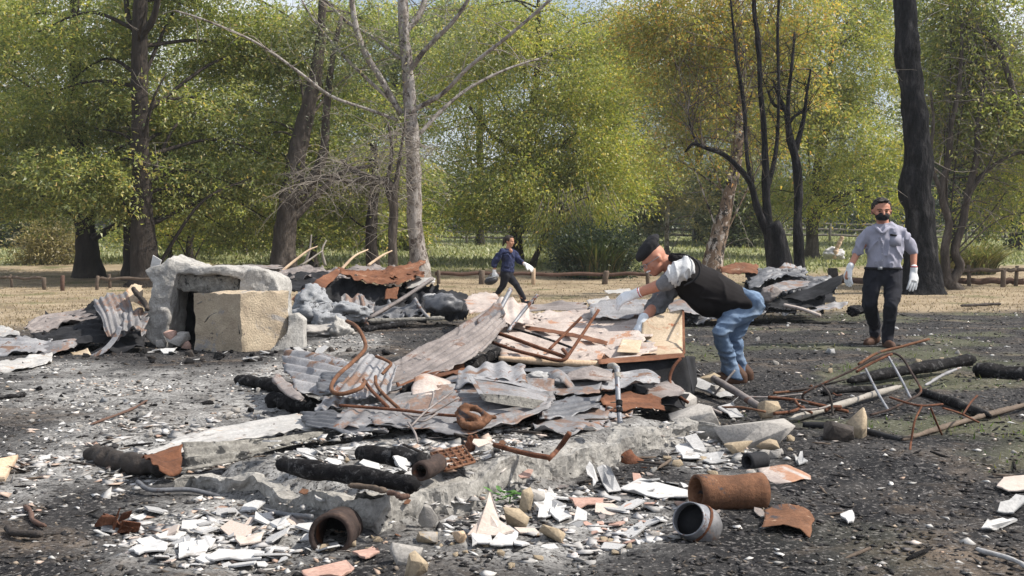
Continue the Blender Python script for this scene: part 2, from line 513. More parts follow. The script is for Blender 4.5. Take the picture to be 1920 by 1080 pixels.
ASH = [ell(450, 1000, 290, 110), ell(1000, 990, 330, 100), ell(300, 830, 330, 95), ell(330, 760, 200, 35), ell(80, 690, 160, 18), ell(560, 690, 120, 30), ell(1330, 850, 130, 50), ell(640, 650, 90, 25), ell(60, 900, 160, 80), ell(230, 735, 330, 48), ell(520, 760, 150, 40)]

def ash_mask(x, y):
    m = np.zeros(np.shape(x))
    for cx, cy, rx, ry in ASH:
        d = np.sqrt(((x - cx) / rx) ** 2 + ((y - cy) / ry) ** 2)
        m = np.maximum(m, sstep(1.15, 0.45, d))
    m = np.maximum(m, inside_footing(x, y, 0.0))
    return np.clip(m * (0.85 + 0.5 * fbm(xy0(x, y) * 2.3, 3, 21)), 0, 1)

def grass_masks(x, y):
    w = 2.6 * fbm(xy0(x, y) * 0.35, 3, 31)
    edge = np.interp(x, [-14, -6, -2, 2, 6, 9, 14], [16.5, 16.5, 19.0, 19.5, 21.5, 22.5, 22.5])
    dry = sstep(-1.2, 1.6, y - edge + w)
    green = sstep(-1.5, 1.5, y - np.interp(x, [-12, -5, 10, 14], [44, 40.5, 40.0, 44]) + w * .8)
    patch = sstep(0.12, 0.42, fbm(xy0(x, y) * 0.9, 4, 33)) * sstep(1.5, 3.5, x + 0.15 * y)     # weeds coming back on the right
    return dry, green, patch

def build_ground():
    ys = np.concatenate([np.linspace(-40, 2.8, 16), 3.0 * (900 / 3.0) ** (np.linspace(0, 1, 420) ** 0.92)])
    yy = np.maximum(np.abs(ys), 3.0)
    u = np.concatenate([np.linspace(-1, -0.84, 14), np.linspace(-0.8, 0.8, 300), np.linspace(0.84, 1, 14)])
    wide = np.clip((np.abs(u) - 0.8) / 0.2, 0, 1)
    X = np.sign(u)[None] * (0.66 * yy[:, None] * np.abs(u)[None] + (wide ** 2)[None] * (60 + 1.2 * yy[:, None]))
    Y = np.repeat(ys[:, None], len(u), 1)
    Zg = terrain(X, Y)
    near = sstep(22, 8, Y) * (np.abs(X) < 12)
    Zg = Zg + near * (0.010 * fbm(xy0(X, Y) * 14.0, 3, 8) + 0.012 * np.maximum(0, fbm(xy0(X, Y) * 7.0, 2, 9)))
    v = np.stack([X, Y, Zg], -1).reshape(-1, 3)
    n, k = X.shape
    i = np.arange(n - 1)[:, None] * k + np.arange(k - 1)[None]
    q = np.stack([i, i + 1, i + k + 1, i + k], -1).reshape(-1, 4)
    m, nt, b, out = newmat('burnt_ground')
    at = nt.nodes.new("ShaderNodeAttribute")
    at.attribute_name = "zone"
    sp = nt.nodes.new("ShaderNodeSeparateColor")
    nt.links.new(at.outputs["Color"], sp.inputs[0])
    co = coords(nt, (1, 1, 1), False)
    soil = ramp(nt, noise(nt, co, 1.6, 7, 0.65, 0.4), [(0.28, (0.009, 0.009, 0.011)), (0.46, (0.021, 0.021, 0.023)), (0.60, (0.046, 0.044, 0.044)), (0.78, (0.11, 0.097, 0.086))])
    soil = mix(nt, ramp(nt, noise(nt, co, 0.75, 6, 0.68, 0.5), BW(0.53, 0.67)), soil, ramp(nt, noise(nt, co, 7.0, 6, 0.7), [(0.3, (0.05, 0.041, 0.034)), (0.55, (0.135, 0.108, 0.086)), (0.75, (0.25, 0.20, 0.16))]))
    soil = mix(nt, ramp(nt, noise(nt, co, 38.0, 4, 0.7), BW(0.54, 0.66)), soil, (0.19, 0.18, 0.175))
    soil = mix(nt, ramp(nt, noise(nt, co, 55.0, 4, 0.7), BW(0.56, 0.64)), soil, (0.014, 0.014, 0.015))
    ash = ramp(nt, noise(nt, co, 9.0, 7, 0.7, 0.5), [(0.28, (0.14, 0.138, 0.136)), (0.5, (0.31, 0.305, 0.30)), (0.7, (0.48, 0.475, 0.465))])
    ash = mix(nt, ramp(nt, noise(nt, co, 46.0, 4, 0.7), BW(0.52, 0.60)), ash, (0.06, 0.057, 0.055))
    pat = nt.nodes.new("ShaderNodeMath")
    pat.operation = 'MULTIPLY'
    nt.links.new(sp.outputs[0], pat.inputs[0])
    nt.links.new(ramp(nt, noise(nt, co, 3.4, 6, 0.7, 0.4), BW(0.30, 0.55)), pat.inputs[1])
    col = mix(nt, pat.outputs[0], soil, ash)
    dry = ramp(nt, noise(nt, co, 0.9, 7, 0.68), [(0.30, (0.15, 0.12, 0.085)), (0.5, (0.27, 0.215, 0.15)), (0.72, (0.38, 0.315, 0.225))])
    dry = mix(nt, ramp(nt, noise(nt, co, 0.5, 5, 0.6), BW(0.56, 0.68)), dry, (0.13, 0.125, 0.065))
    col = mix(nt, sp.outputs[1], col, dry)
    grn = ramp(nt, noise(nt, co, 0.6, 6, 0.65), [(0.3, (0.12, 0.14, 0.065)), (0.55, (0.22, 0.235, 0.12)), (0.75, (0.36, 0.34, 0.20))])
    col = mix(nt, sp.outputs[2], col, grn)
    nt.links.new(col, b.inputs["Base Color"])
    b.inputs["Roughness"].default_value = 0.95
    b.inputs["Specular IOR Level"].default_value = 0.1
    bp = nt.nodes.new("ShaderNodeBump")
    bp.inputs["Strength"].default_value = 0.8
    bp.inputs["Distance"].default_value = 0.03
    nt.links.new(noise(nt, co, 22.0, 6, 0.7), bp.inputs["Height"])
    nt.links.new(bp.outputs[0], b.inputs["Normal"])
    o = put('ground', v, q, None, m, smooth=True, origin=np.zeros(3), kind="structure", label="burnt ash strewn ground running back to dry grass")
    dr, gr, pa = grass_masks(X, Y)
    col = np.stack([ash_mask(X, Y), dr, np.maximum(gr, 0.22 * pa * (1 - dr)), np.ones_like(X)], -1).reshape(-1, 4)
    a = o.data.attributes.new("zone", 'FLOAT_COLOR', 'POINT')
    a.data.foreach_set("color", col.astype(np.float32).ravel())
    return o
build_ground()

def build_hills():
    """far wooded slopes seen through the gaps of the trees"""
    x = np.linspace(-700, 700, 160)
    r = np.linspace(0, 1, 24)
    X, R_ = np.meshgrid(x, r)
    top = 26 + 16 * fbm(np.stack([X * .004, 0 * X, 0 * X], -1), 4, 41) + 62 * np.exp(-((X - 95) / 75) ** 2)
    Y = 330 + R_ * 300 + 0 * X
    Zh = 4 + top * np.sin(R_ * math.pi / 2) + 5 * fbm(np.stack([X * .03, Y * .03, 0 * X], -1), 3, 43)
    n, k = X.shape
    i = np.arange(n - 1)[:, None] * k + np.arange(k - 1)[None]
    q = np.stack([i, i + 1, i + k + 1, i + k], -1).reshape(-1, 4)
    m = mottle('wooded_slope', [(0.3, (0.085, 0.115, 0.12)), (0.7, (0.14, 0.17, 0.165))], 0.09, rough=1.0, bump=1.0, bscale=0.25, bdist=3.0, rnd=False, fine=0.3, fscale=0.5, spec=0)  # blue of distant haze put into the slope colour
    put('hills', np.stack([X, Y, Zh], -1).reshape(-1, 3), q, None, m, smooth=True, kind="structure", label="blue green wooded hills far behind the trees")
build_hills()

# ------------------------------------------------------------------ trees
M['bark_dark'] = mottle('dark_bark', [(0.25, (0.010, 0.008, 0.007)), (0.6, (0.038, 0.030, 0.025)), (0.8, (0.085, 0.070, 0.058))], 5.0, (1, 1, 0.25), rough=0.95, bump=1.0, bscale=12, bdist=0.05)
M['bark_mid'] = mottle('patchy_bark', [(0.25, (0.02, 0.016, 0.013)), (0.5, (0.065, 0.053, 0.045)), (0.78, (0.20, 0.17, 0.148))], 4.0, (1, 1, 0.35), rough=0.95, bump=1.0, bscale=12, bdist=0.05)
M['bark_white'] = mottle('pale_poplar_bark', [(0.25, (0.18, 0.16, 0.145)), (0.5, (0.31, 0.285, 0.27)), (0.78, (0.43, 0.41, 0.395))], 4.0, (1, 1, 0.6), rough=0.9, bump=0.7, bscale=14, bdist=0.03, second=((0.075, 0.06, 0.055), 0.47, 0.60, 3.4), third=((0.20, 0.17, 0.15), 0.48, 0.60, 7.0))
M['bark_mottled'] = mottle('mottled_birch_bark', [(0.25, (0.10, 0.065, 0.045)), (0.5, (0.20, 0.14, 0.10)), (0.78, (0.33, 0.27, 0.22))], 3.0, (1, 1, 0.5), rough=0.9, bump=0.8, bscale=14, bdist=0.03, second=((0.46, 0.42, 0.39), 0.50, 0.58, 4.5), third=((0.03, 0.025, 0.022), 0.50, 0.58, 5.0))
M['bark_burnt'] = mottle('burnt_bark', [(0.3, (0.004, 0.004, 0.005)), (0.52, (0.018, 0.018, 0.02)), (0.72, (0.065, 0.062, 0.064))], 6.0, (1, 1, 0.3), rough=0.9, bump=1.0, bscale=9, bdist=0.10, spec=0.05)
M['twig_grey'] = mottle('grey_twigs', [(0.25, (0.15, 0.13, 0.11)), (0.7, (0.30, 0.27, 0.24))], 2.0, rough=0.9, bump=0)
M['leaf_olive'] = leafmat('olive_leaves', [(0.0, (0.12, 0.155, 0.058)), (0.35, (0.23, 0.275, 0.095)), (0.72, (0.37, 0.385, 0.125)), (0.92, (0.50, 0.45, 0.17)), (1.0, (0.54, 0.37, 0.14))], 0.54)
M['leaf_willow'] = leafmat('yellow_green_leaves', [(0.0, (0.14, 0.18, 0.050)), (0.4, (0.28, 0.31, 0.078)), (0.78, (0.43, 0.42, 0.105)), (0.94, (0.56, 0.46, 0.12)), (1.0, (0.62, 0.38, 0.09))], 0.52)
M['leaf_autumn'] = leafmat('autumn_leaves', [(0.0, (0.17, 0.20, 0.07)), (0.4, (0.32, 0.33, 0.10)), (0.7, (0.48, 0.42, 0.12)), (0.88, (0.62, 0.41, 0.11)), (1.0, (0.62, 0.30, 0.08))], 0.52)
M['leaf_grey'] = leafmat('grey_green_leaves', [(0.0, (0.09, 0.115, 0.07)), (0.5, (0.18, 0.205, 0.12)), (0.9, (0.28, 0.285, 0.165)), (1.0, (0.40, 0.31, 0.14))], 0.42)
M['leaf_tan'] = leafmat('tan_dry_leaves', [(0.0, (0.16, 0.14, 0.07)), (0.5, (0.27, 0.23, 0.11)), (1.0, (0.38, 0.31, 0.16))], 0.35)
M['leaf_dark'] = leafmat('dark_green_leaves', [(0.0, (0.020, 0.036, 0.020)), (0.5, (0.042, 0.066, 0.034)), (1.0, (0.075, 0.10, 0.045))], 0.25)
M['leaf_far'] = leafmat('far_wood_leaves', [(0.0, (0.028, 0.046, 0.032)), (0.5, (0.055, 0.078, 0.050)), (1.0, (0.10, 0.12, 0.065))], 0.25)

def leaves(blobs, style, sprays, per, L, W, seed, twig=0.9, gap=0.0, gscale=0.55, shell=0.5, spread=0.16):
    """leaf quads on short twigs inside a set of ellipsoids (centre, rx, ry, rz)"""
    rng = np.random.default_rng(seed)
    vol = np.array([(b[1] * b[2] * b[3]) ** (2 / 3.) for b in blobs])
    pick = rng.choice(len(blobs), int(sprays * 1.7), p=vol / vol.sum())
    C = np.array([b[0] for b in blobs])[pick]
    R = np.array([b[1:4] for b in blobs])[pick]
    d = rng.normal(size=(len(pick), 3))
    d /= np.linalg.norm(d, axis=1, keepdims=True)
    rr = rng.random(len(pick)) ** shell
    p = C + d * R * rr[:, None]
    n = fbm(p * np.array([gscale, gscale, gscale * 1.5]), 3, seed)
    keep = n + 0.25 * rng.normal(size=len(n)) > gap
    p, d = p[keep][:sprays], d[keep][:sprays]
    k = len(p)
    if style == 'layer':
        t = d * np.array([1, 1, 0.0]) + rng.normal(size=(k, 3)) * np.array([.5, .5, .12]) + np.array([0, 0, -0.22])
    elif style == 'droop':
        t = d * np.array([.8, .8, .2]) + rng.normal(size=(k, 3)) * np.array([.5, .5, .35]) + np.array([0, 0, -0.55])
    elif style == 'willow':
        t = d * np.array([.35, .35, 0]) + rng.normal(size=(k, 3)) * .22 + np.array([0, 0, -1.0])
    else:
        t = d * .6 + rng.normal(size=(k, 3)) * .7
    t /= np.linalg.norm(t, axis=1, keepdims=True)
    s = rng.random((k, per)) * twig * (0.6 + 0.8 * rng.random((k, 1)))
    off = rng.normal(size=(k, per, 3)) * spread * np.array([1, 1, 0.45 if style == 'layer' else 1.0])
    base = p[:, None] + t[:, None] * s[..., None] + off
    if style == 'layer': base[..., 2] -= 0.15 * s ** 2
    a = t[:, None] * 0.8 + rng.normal(size=(k, per, 3)) * (0.55 if style != 'willow' else 0.3)
    a /= np.linalg.norm(a, axis=2, keepdims=True)
    b = rng.normal(size=(k, per, 3)) * (0.6 if style == 'layer' else 1.0) + np.array([0.0, 0, 1.0]) * (1.0 if style == 'layer' else 0.2)
    sd = np.cross(a, b)
    sd /= np.linalg.norm(sd, axis=2, keepdims=True) + 1e-6
    sz = (0.6 + 0.8 * rng.random((k, per, 1)))
    a, sd = a * L * sz, sd * W * sz * .5
    q = np.stack([base + sd, base + a, base - sd], 2).reshape(-1, 3)
    return q, np.arange(len(q)).reshape(-1, 3), (p, t)

def pxblob(px, py, rx, ry, d, deep=0.7):
    c = P(px, py, d)
    s = d / F
    return (c, rx * s, max(rx, ry) * s * deep, ry * s)

def px_limb(pts, d, rpx, n=8, bump=0.12, seed=0, kmul=6):
    """pts: (px, py[, depth offset]); rpx: radius in pixels along it"""
    w = np.array([P(p[0], p[1], d + (p[2] if len(p) > 2 else 0)) for p in pts])
    c = catmull(w, max(len(w) * kmul, 6))
    r = np.interp(np.linspace(0, 1, len(c)), np.linspace(0, 1, len(rpx)), rpx) * d / F
    return tube_geo(c, r, n, True, bump, seed, 3.0), c, r

def twigs_from(c, r, num, rng, length, rad, droop=0.0, up=0.3, split=2, t0=0.25):
    """thin bare shoots leaving a limb, each with shoots of its own"""
    out = []
    for _ in range(num):
        i = int(len(c) * (t0 + (1 - t0) * rng.random())) % len(c)
        p = c[i].copy()
        d = rng.normal(size=3) * np.array([1, .8, .5]) + np.array([0, 0, up])
        d /= np.linalg.norm(d)
        ln = length * (0.4 + 0.8 * rng.random())
        pts = [p]
        for s in range(5):
            d = d + rng.normal(size=3) * .16 + np.array([0, 0, -droop])
            d /= np.linalg.norm(d)
            p = p + d * ln / 5
            pts.append(p)
        out.append((np.array(pts), rad * (0.6 + .6 * rng.random())))
        if split > 0:
            out += twigs_from(np.array(pts), None, split, rng, ln * .6, rad * .6, droop, up * .5, split - 2, 0.3)
    return out

def twig_mesh(tw, name, mat, parent, n=3):
    b = MB()
    for pts, r in tw:
        v, q, t = tube_geo(pts, np.linspace(r, r * .3, len(pts)), n, False)
        b.add(v, q)
    return b.put(name, mat, parent, kind="stuff")

def tree(name, label, d, trunk, rpx, bark, limbs=(), crown=None, leafmat_=None, leafargs=None, bare=None, group=None, tw_mat=None, nb=12, seed=1, cat='tree', crown_limbs=True):
    """trunk / limbs in pixels at depth d; crown = list of pixel ellipses (px, py, rx, ry[, depth offset])"""
    base = P(trunk[0][0], trunk[0][1], d)
    gz = float(terrain(base[0], base[1]))
    trunk = [(trunk[0][0], trunk[0][1])] + list(trunk[1:])
    g = np.array([base[0], base[1], gz])
    root = thing(name, g, label, cat, group)
    b = MB()
    w = np.array([P(p[0], p[1], d + (p[2] if len(p) > 2 else 0)) for p in trunk])
    if w[0][2] > gz - 0.15: w = np.concatenate([[[w[0][0], w[0][1], gz - 0.15]], w]); rpx = [rpx[0] * 1.15] + list(rpx)
    c = catmull(w, len(w) * 12)
    r = np.interp(np.linspace(0, 1, len(c)), np.linspace(0, 1, len(rpx)), rpx) * d / F
    h = c[:, 2] - gz
    r = r * (1 + 0.55 * np.exp(-np.maximum(h, 0) / (r[0] * 1.3)))
    tv, tq, tt_ = tube_geo(c, r, nb, True, 0.22, seed, 2.6)
    tv = tv + np.stack([fbm(tv * np.array([5, 5, 1.6]), 3, seed + s) for s in (1, 2, 3)], -1) * np.array([.05, .05, 0]) * min(1.0, r[0] / .3)
    b.add(tv, tq, tt_)
    b.put('trunk', bark, root, smooth=True)
    rng = np.random.default_rng(seed)
    allc = [(c, r)]
    for li, (pts, rp) in enumerate(limbs):
        (gv, gq, gt), cc, rr = px_limb(pts, d, rp, 7, 0.15, seed + li)
        put('limb', gv, gq, gt, bark, root, smooth=True)
        allc.append((cc, rr))
    if crown:
        blobs = [pxblob(x[0], x[1], x[2], x[3], d + (x[4] if len(x) > 4 else 0)) for x in crown]
        if crown_limbs:
            lb = MB()
            for bi, bl in enumerate(blobs):
                for k in range(3):
                    tgt = bl[0] + rng.normal(size=3) * np.array(bl[1:4]) * 0.45
                    cand = c[(c[:, 2] < tgt[2] + 0.3)]
                    cand = cand[len(cand) // 4:] if len(cand) > 8 else c
                    s = cand[np.argmin(np.linalg.norm((cand - tgt) * np.array([1, 1, 1.4]), axis=1))] if k else cand[rng.integers(len(cand))]
                    mid = (s + tgt) / 2 + np.array([0, 0, 0.12 * np.linalg.norm(tgt - s)]) + rng.normal(size=3) * .2
                    cc = catmull([s, mid, tgt], 12)
                    rr = np.linspace(min(r.min() * .5, 0.09), 0.018, 12)
                    lb.add(*tube_geo(cc, rr, 5, True, 0.1, bi))
                    allc.append((cc, rr))
            lb.put('branchwork', bark, root, smooth=True, kind="stuff")
        a = dict(style='round', sprays=3000, per=12, L=0.16, W=0.06, seed=seed * 7 + 3)
        a.update(leafargs or {})
        v, q, (tp, tt) = leaves(blobs, **a)
        put('crown', v, None, q, leafmat_, root, origin=g)
        if a['style'] == 'willow':
            sel = np.random.default_rng(seed).random(len(tp)) < 0.35
            tl = a.get('twig', .9) * 1.1
            tb = MB()
            for p0, t0 in zip(tp[sel][:1200], tt[sel][:1200]):
                tb.add(*tube_geo([p0 - t0 * .2 * tl, p0 + t0 * .4 * tl, p0 + t0 * tl], [0.012, 0.009, 0.004], 3, False)[:2])
            tb.put('hanging_twigs', tw_mat or M['twig_grey'], root, kind="stuff")
    if bare:
        tw = []
        for ci, (cc, rr) in enumerate(allc):
            tw += twigs_from(cc, rr, bare['n'] if ci else bare.get('n0', bare['n']), rng, bare['len'], bare['r'], bare.get('droop', 0), bare.get('up', .3), bare.get('split', 2), bare.get('t0', .25))
        twig_mesh(tw, 'twigs', tw_mat or M['twig_grey'], root)
    return root

# the far wood: a dark band nobody could count
rngf = np.random.default_rng(77)
fb = []
for i in range(70):
    x = -62 + 124 * i / 69 + rngf.normal() * 1.0
    y = 84 + rngf.random() * 24
    hgt = (3.6 + rngf.random() * 3.0) * (1.0 if abs(x) > 6 else .9)
    fb.append((np.array([x, y, float(terrain(x, y)) + hgt * .45]), 3.2 + rngf.random() * 2, 3.0, hgt * .62))
v, q, _ = leaves(fb, 'round', 15000, 6, 0.50, 0.24, 901, twig=1.2, gap=-0.12, gscale=0.3, shell=0.4, spread=0.35)
put('far_wood', v, None, q, M['leaf_far'], kind="stuff", label="dark band of distant woodland behind the paddock")
LAY = dict(style='layer', per=26, L=0.125, W=0.055, twig=1.15, spread=0.13)
WIL = dict(style='willow', per=28, L=0.135, W=0.042, twig=1.2, spread=0.11)

DRO = dict(style='droop', per=26, L=0.125, W=0.052, twig=1.2, spread=0.14)

# left: tall dark trees with layered sprays
tree('tall_shade_tree', "tallest dark trunk at left with layered olive foliage behind the concrete hearth", 33,
     [(275, 530), (268, 430), (264, 300), (262, 150), (262, 20), (266, -120)], [24, 21, 17, 16, 13, 9], M['bark_dark'],
     limbs=[([(262, 70), (285, 40, -.3), (295, 0, -.5), (300, -60, -.8)], [8, 6, 4]), ([(262, 75), (240, 30, .2), (235, -30, .2)], [7, 5, 4])],
     crown=[(150, 60, 190, 80, 1.4), (380, 30, 170, 70, 3.4), (120, 200, 170, 60, 2.4), (330, 170, 130, 55, 1.4), (400, 250, 160, 65, 3.4), (190, 310, 160, 55, 0.9), (400, 328, 140, 60, 2.4), (250, 368, 130, 45, 1.4), (260, -80, 260, 70, 2.4), (480, 120, 120, 60, 4.4), (470, 418, 110, 40, 4.4)],
     leafmat_=M['leaf_olive'], leafargs=dict(LAY, sprays=5400, gap=0.03), bare=dict(n=1, len=1.6, r=0.012), seed=3)
tree('leaning_shade_tree', "thick dark trunk at far left under the drooping foliage edge", 37,
     [(168, 528), (163, 470), (160, 430), (155, 380), (150, 250), (140, 100), (140, -60)], [22, 19, 18, 17, 13, 10, 7], M['bark_dark'],
     limbs=[([(165, 450), (195, 435, -.3), (225, 418, -.6), (260, 395, -.9)], [9, 7, 6, 4])],
     crown=[(40, 110, 140, 80, 1.6), (30, 250, 140, 65, 1.6), (60, 336, 150, 55, 0.6), (150, 366, 130, 45, 0.6), (-60, 40, 150, 90, 2.6), (-60, 330, 130, 70, 2.6), (120, -40, 160, 70, 2.6)],
     leafmat_=M['leaf_olive'], leafargs=dict(LAY, sprays=3900, gap=0.02), seed=5)
tree('twin_stem_tree', "slim dark trunk just left of the tallest trunk at left", 36,
     [(246, 528), (243, 460), (245, 400), (250, 300), (240, 200)], [13, 12, 11, 9, 6], M['bark_dark'],
     crown=[(230, 250, 110, 60, 1), (310, 300, 120, 60, 1)], leafmat_=M['leaf_olive'], leafargs=dict(LAY, sprays=700, gap=0.05), seed=8)
tree('forked_tree', "dark forked trunk with a pale sunlit side left of the white barked tree", 35,
     [(530, 515), (534, 440), (545, 360), (560, 270), (578, 200), (597, 110), (605, 0), (607, -80)], [21, 19, 20, 17, 14, 10, 8, 6], M['bark_mid'],
     limbs=[([(548, 385), (580, 345, -.2), (606, 290, -.4), (612, 210, -.5), (622, 120, -.6), (640, 30, -.6)], [12, 11, 8, 6, 4]), ([(550, 410), (585, 375, .3), (640, 325, .5), (700, 310, .5)], [9, 7, 5, 3])],
     crown=[(560, 60, 130, 70, 2.6), (620, 170, 110, 60, 3.6), (500, 240, 110, 60, 2.6), (600, 300, 110, 60, 3.6), (640, 390, 120, 55, 4.6), (460, 330, 90, 50, 2.6), (680, 40, 120, 60, 3.6)],
     leafmat_=M['leaf_olive'], leafargs=dict(LAY, sprays=2600, gap=0.06), bare=dict(n=2, len=1.8, r=0.014, droop=.05), seed=9)
# centre: white poplar, almost bare
tree('white_barked_tree', "tall pale barked tree with nearly bare limbs in the centre", 34,
     [(788, 520), (780, 430), (776, 330), (771, 230), (765, 130), (757, 40), (752, -80)], [16, 14.5, 13.5, 12.5, 11.5, 10, 7], M['bark_white'],
     limbs=[([(778, 205), (830, 175, -.3), (880, 125, -.7), (950, 70, -1.0), (1020, 10, -1.3), (1060, -30, -1.5)], [5, 4, 3.5, 3, 2]),
            ([(788, 250), (830, 205, .3), (880, 165, .6), (950, 130, .9), (1010, 110, 1.2)], [4, 3.5, 3, 1.5]),
            ([(770, 130), (800, 90, -.2), (850, 40, -.5), (890, -20, -.7)], [6, 4.5, 4, 3]),
            ([(752, 215), (715, 150, -.2), (690, 110, -.3), (668, 55, -.4), (655, -30, -.5)], [6, 6.5, 6.5, 6, 5]),
            ([(750, 110), (700, 70, .3), (650, 40, .5), (600, -10, .8)], [3.5, 3, 3, 2]),
            ([(745, 225), (690, 205, -.4), (620, 180, -.8), (560, 135, -1.2), (480, 80, -1.5), (390, 40, -1.8), (330, 20, -2)], [3.5, 3, 3, 2.5, 2, 1.5]),
            ([(735, 190), (690, 150, -.1), (640, 100, .2), (590, 40, .4), (560, -10, .5)], [4, 3.5, 3, 2, 1.5]),
            ([(760, 60), (790, 20, .3), (805, -40, .5)], [7, 6, 5])],
     bare=dict(n=12, n0=60, len=1.5, r=0.019, droop=0.02, up=.35, split=2, t0=.30), seed=12, crown_limbs=False,
     crown=[(640, 90, 120, 70, 0), (820, 90, 140, 70, 1), (700, 250, 90, 60, 0)], leafmat_=M['leaf_grey'], leafargs=dict(style='round', sprays=800, per=10, L=0.10, W=0.04, twig=.8, gap=0.05))
tree('dead_twiggy_tree', "leafless crooked tree with hanging grey twigs left of the pale trunk", 32.5,
     [(738, 520), (736, 450), (738, 390), (730, 345), (700, 335), (660, 318), (640, 300)], [9, 9, 9, 8, 6, 5, 3], M['bark_mid'],
     limbs=[([(737, 380), (745, 330), (752, 280), (760, 230)], [6, 5, 3, 2]), ([(738, 390), (725, 350), (735, 290, .2), (728, 230, .3)], [5, 4, 3, 2]), ([(690, 333), (650, 340, -.2), (615, 330, -.3), (580, 350, -.4)], [5, 4, 3, 2])],
     bare=dict(n=46, n0=40, len=1.7, r=0.013, droop=0.26, up=.5, split=3, t0=.3), seed=14)
for i, (x, y0, y1, w, dd, lab) in enumerate([(700, 520, 330, 12, 38, "dark straight trunk just left of the dead twiggy tree"), (358, 500, 420, 7, 44, "thin dark trunk above the concrete hearth"),
                                             (322, 500, 425, 5, 46, "thinnest dark trunk beside the tall left trunk"), (590, 515, 400, 8, 42, "slim trunk between the forked tree and the dark straight trunk"), (462, 500, 420, 5, 50, "slender far trunk left of the forked tree")]):
    tree('slim_tree', lab, dd, [(x, y0), (x - 3, (y0 + y1) / 2), (x + 4, y1), (x, y1 - 60)], [w, w * .9, w * .8, w * .5], M['bark_dark'],
         crown=[(x, y1 - 40, 70, 45, 1), (x + 50, y1 - 10, 60, 35, 2), (x - 60, y1 + 10, 60, 30, 1)], leafmat_=M['leaf_willow'] if i in (1, 3) else M['leaf_olive'], leafargs=dict(LAY, sprays=420, gap=-.05), seed=20 + i)
# centre right: big yellow green willow
tree('spreading_willow', "big spreading yellow green willow behind the walking woman", 45,
     [(968, 470), (966, 430), (970, 380), (985, 300), (1000, 200), (1010, 100), (1010, 0)], [11, 10, 10, 9, 8, 6, 4], M['bark_dark'],
     limbs=[([(975, 330), (1030, 290, -1), (1080, 250, -1.5)], [6, 4, 3]), ([(985, 300), (920, 250, -.5), (880, 200, -1)], [6, 4, 3])],
     crown=[(1010, 90, 150, 60, 0), (1090, 160, 110, 60, -1), (930, 200, 110, 65, 0), (1060, 260, 130, 70, -1.5), (900, 320, 100, 70, 0), (1010, 350, 130, 60, -2), (1110, 340, 90, 60, -1), (870, 375, 60, 36, -1), (940, 372, 70, 36, -2), (1060, 385, 80, 30, -2), (960, 40, 120, 50, 1), (1130, 90, 80, 70, 2), (1170, 180, 70, 80, 2), (1190, 300, 60, 70, 2), (1150, 250, 60, 60, 0), (880, 120, 90, 60, 2), (830, 250, 60, 80, 2)],
     leafmat_=M['leaf_willow'], leafargs=dict(DRO, sprays=5400, gap=-0.05), seed=31)
tree('leaning_sapling', "small leaning dark trunk right of the walking woman", 41, [(998, 500), (1012, 465), (1030, 430), (1050, 395)], [6, 5, 5, 3], M['bark_dark'],
     crown=[(1060, 400, 60, 35, 0), (1100, 380, 60, 40, 1)], leafmat_=M['leaf_willow'], leafargs=dict(WIL, sprays=330, gap=-.1), seed=33)
tree('pale_sapling', "slender pale trunked young tree with sparse tan crown above the bending man", 50, [(1250, 480), (1251, 430), (1252, 380), (1250, 320), (1248, 260)], [5, 4.5, 4, 3, 2], M['bark_white'],
     limbs=[([(1251, 400), (1225, 380), (1195, 372)], [2.5, 2, 1]), ([(1252, 385), (1280, 365), (1310, 360)], [2.5, 2, 1]), ([(1251, 420), (1275, 408), (1300, 405)], [2, 1.5, 1])],
     crown=[(1250, 330, 70, 45, 0), (1225, 380, 55, 28, 0), (1285, 375, 55, 30, 0), (1250, 265, 45, 50, 0), (1260, 420, 60, 18, 0)], leafmat_=M['leaf_tan'], leafargs=dict(style='layer', sprays=620, per=10, L=0.16, W=0.06, twig=1.0, gap=-.05), bare=dict(n=5, len=1.3, r=0.012), seed=35)
# right of centre
tree('autumn_willow', "tall willow with orange tinged hanging foliage above the bending man", 38,
     [(1336, 500), (1345, 450), (1362, 385), (1378, 310), (1388, 220), (1392, 120), (1380, 20), (1370, -60)], [17, 15.5, 12.5, 10, 9, 8, 6, 4], M['bark_mottled'],
     crown=[(1300, 40, 110, 70, 0), (1290, 150, 90, 70, 0), (1390, 90, 110, 90, 1), (1320, 240, 70, 60, 0), (1400, 230, 90, 70, 1), (1270, 260, 60, 50, 1), (1400, -40, 160, 60, 0), (1240, 90, 60, 70, 1), (1210, 30, 60, 50, 1), (1490, 40, 90, 80, 1), (1490, 170, 70, 60, 1)],
     leafmat_=M['leaf_autumn'], leafargs=dict(DRO, sprays=2700, gap=0.06), bare=dict(n=3, n0=16, len=2.0, r=0.014, droop=.12, up=.1), seed=41)
tree('scorched_tree', "scorched many stemmed black tree behind the sheet pile at right", 28,
     [(1452, 520), (1446, 470), (1440, 420), (1436, 340), (1432, 250), (1425, 150), (1418, 40), (1412, -60)], [13, 11, 10, 7, 6, 5, 4, 3], M['bark_burnt'],
     limbs=[([(1440, 440), (1420, 390, -.2), (1405, 340, -.3), (1365, 295, -.4), (1325, 278, -.5), (1300, 270, -.6), (1285, 285, -.6)], [9, 7, 5, 4, 3, 2]),
            ([(1410, 350), (1400, 290, .2), (1395, 200, .3), (1380, 100, .4), (1370, 0, .5)], [5, 4, 4, 3, 2]),
            ([(1438, 360), (1455, 280, .3), (1460, 180, .4), (1458, 60, .5), (1462, -40, .5)], [5, 4, 3, 3, 2]),
            ([(1310, 275), (1295, 240), (1290, 200)], [3, 2, 1])],
     bare=dict(n=26, n0=30, len=1.8, r=0.013, droop=-0.04, up=1.1, split=2), tw_mat=M['bark_mid'], seed=43)
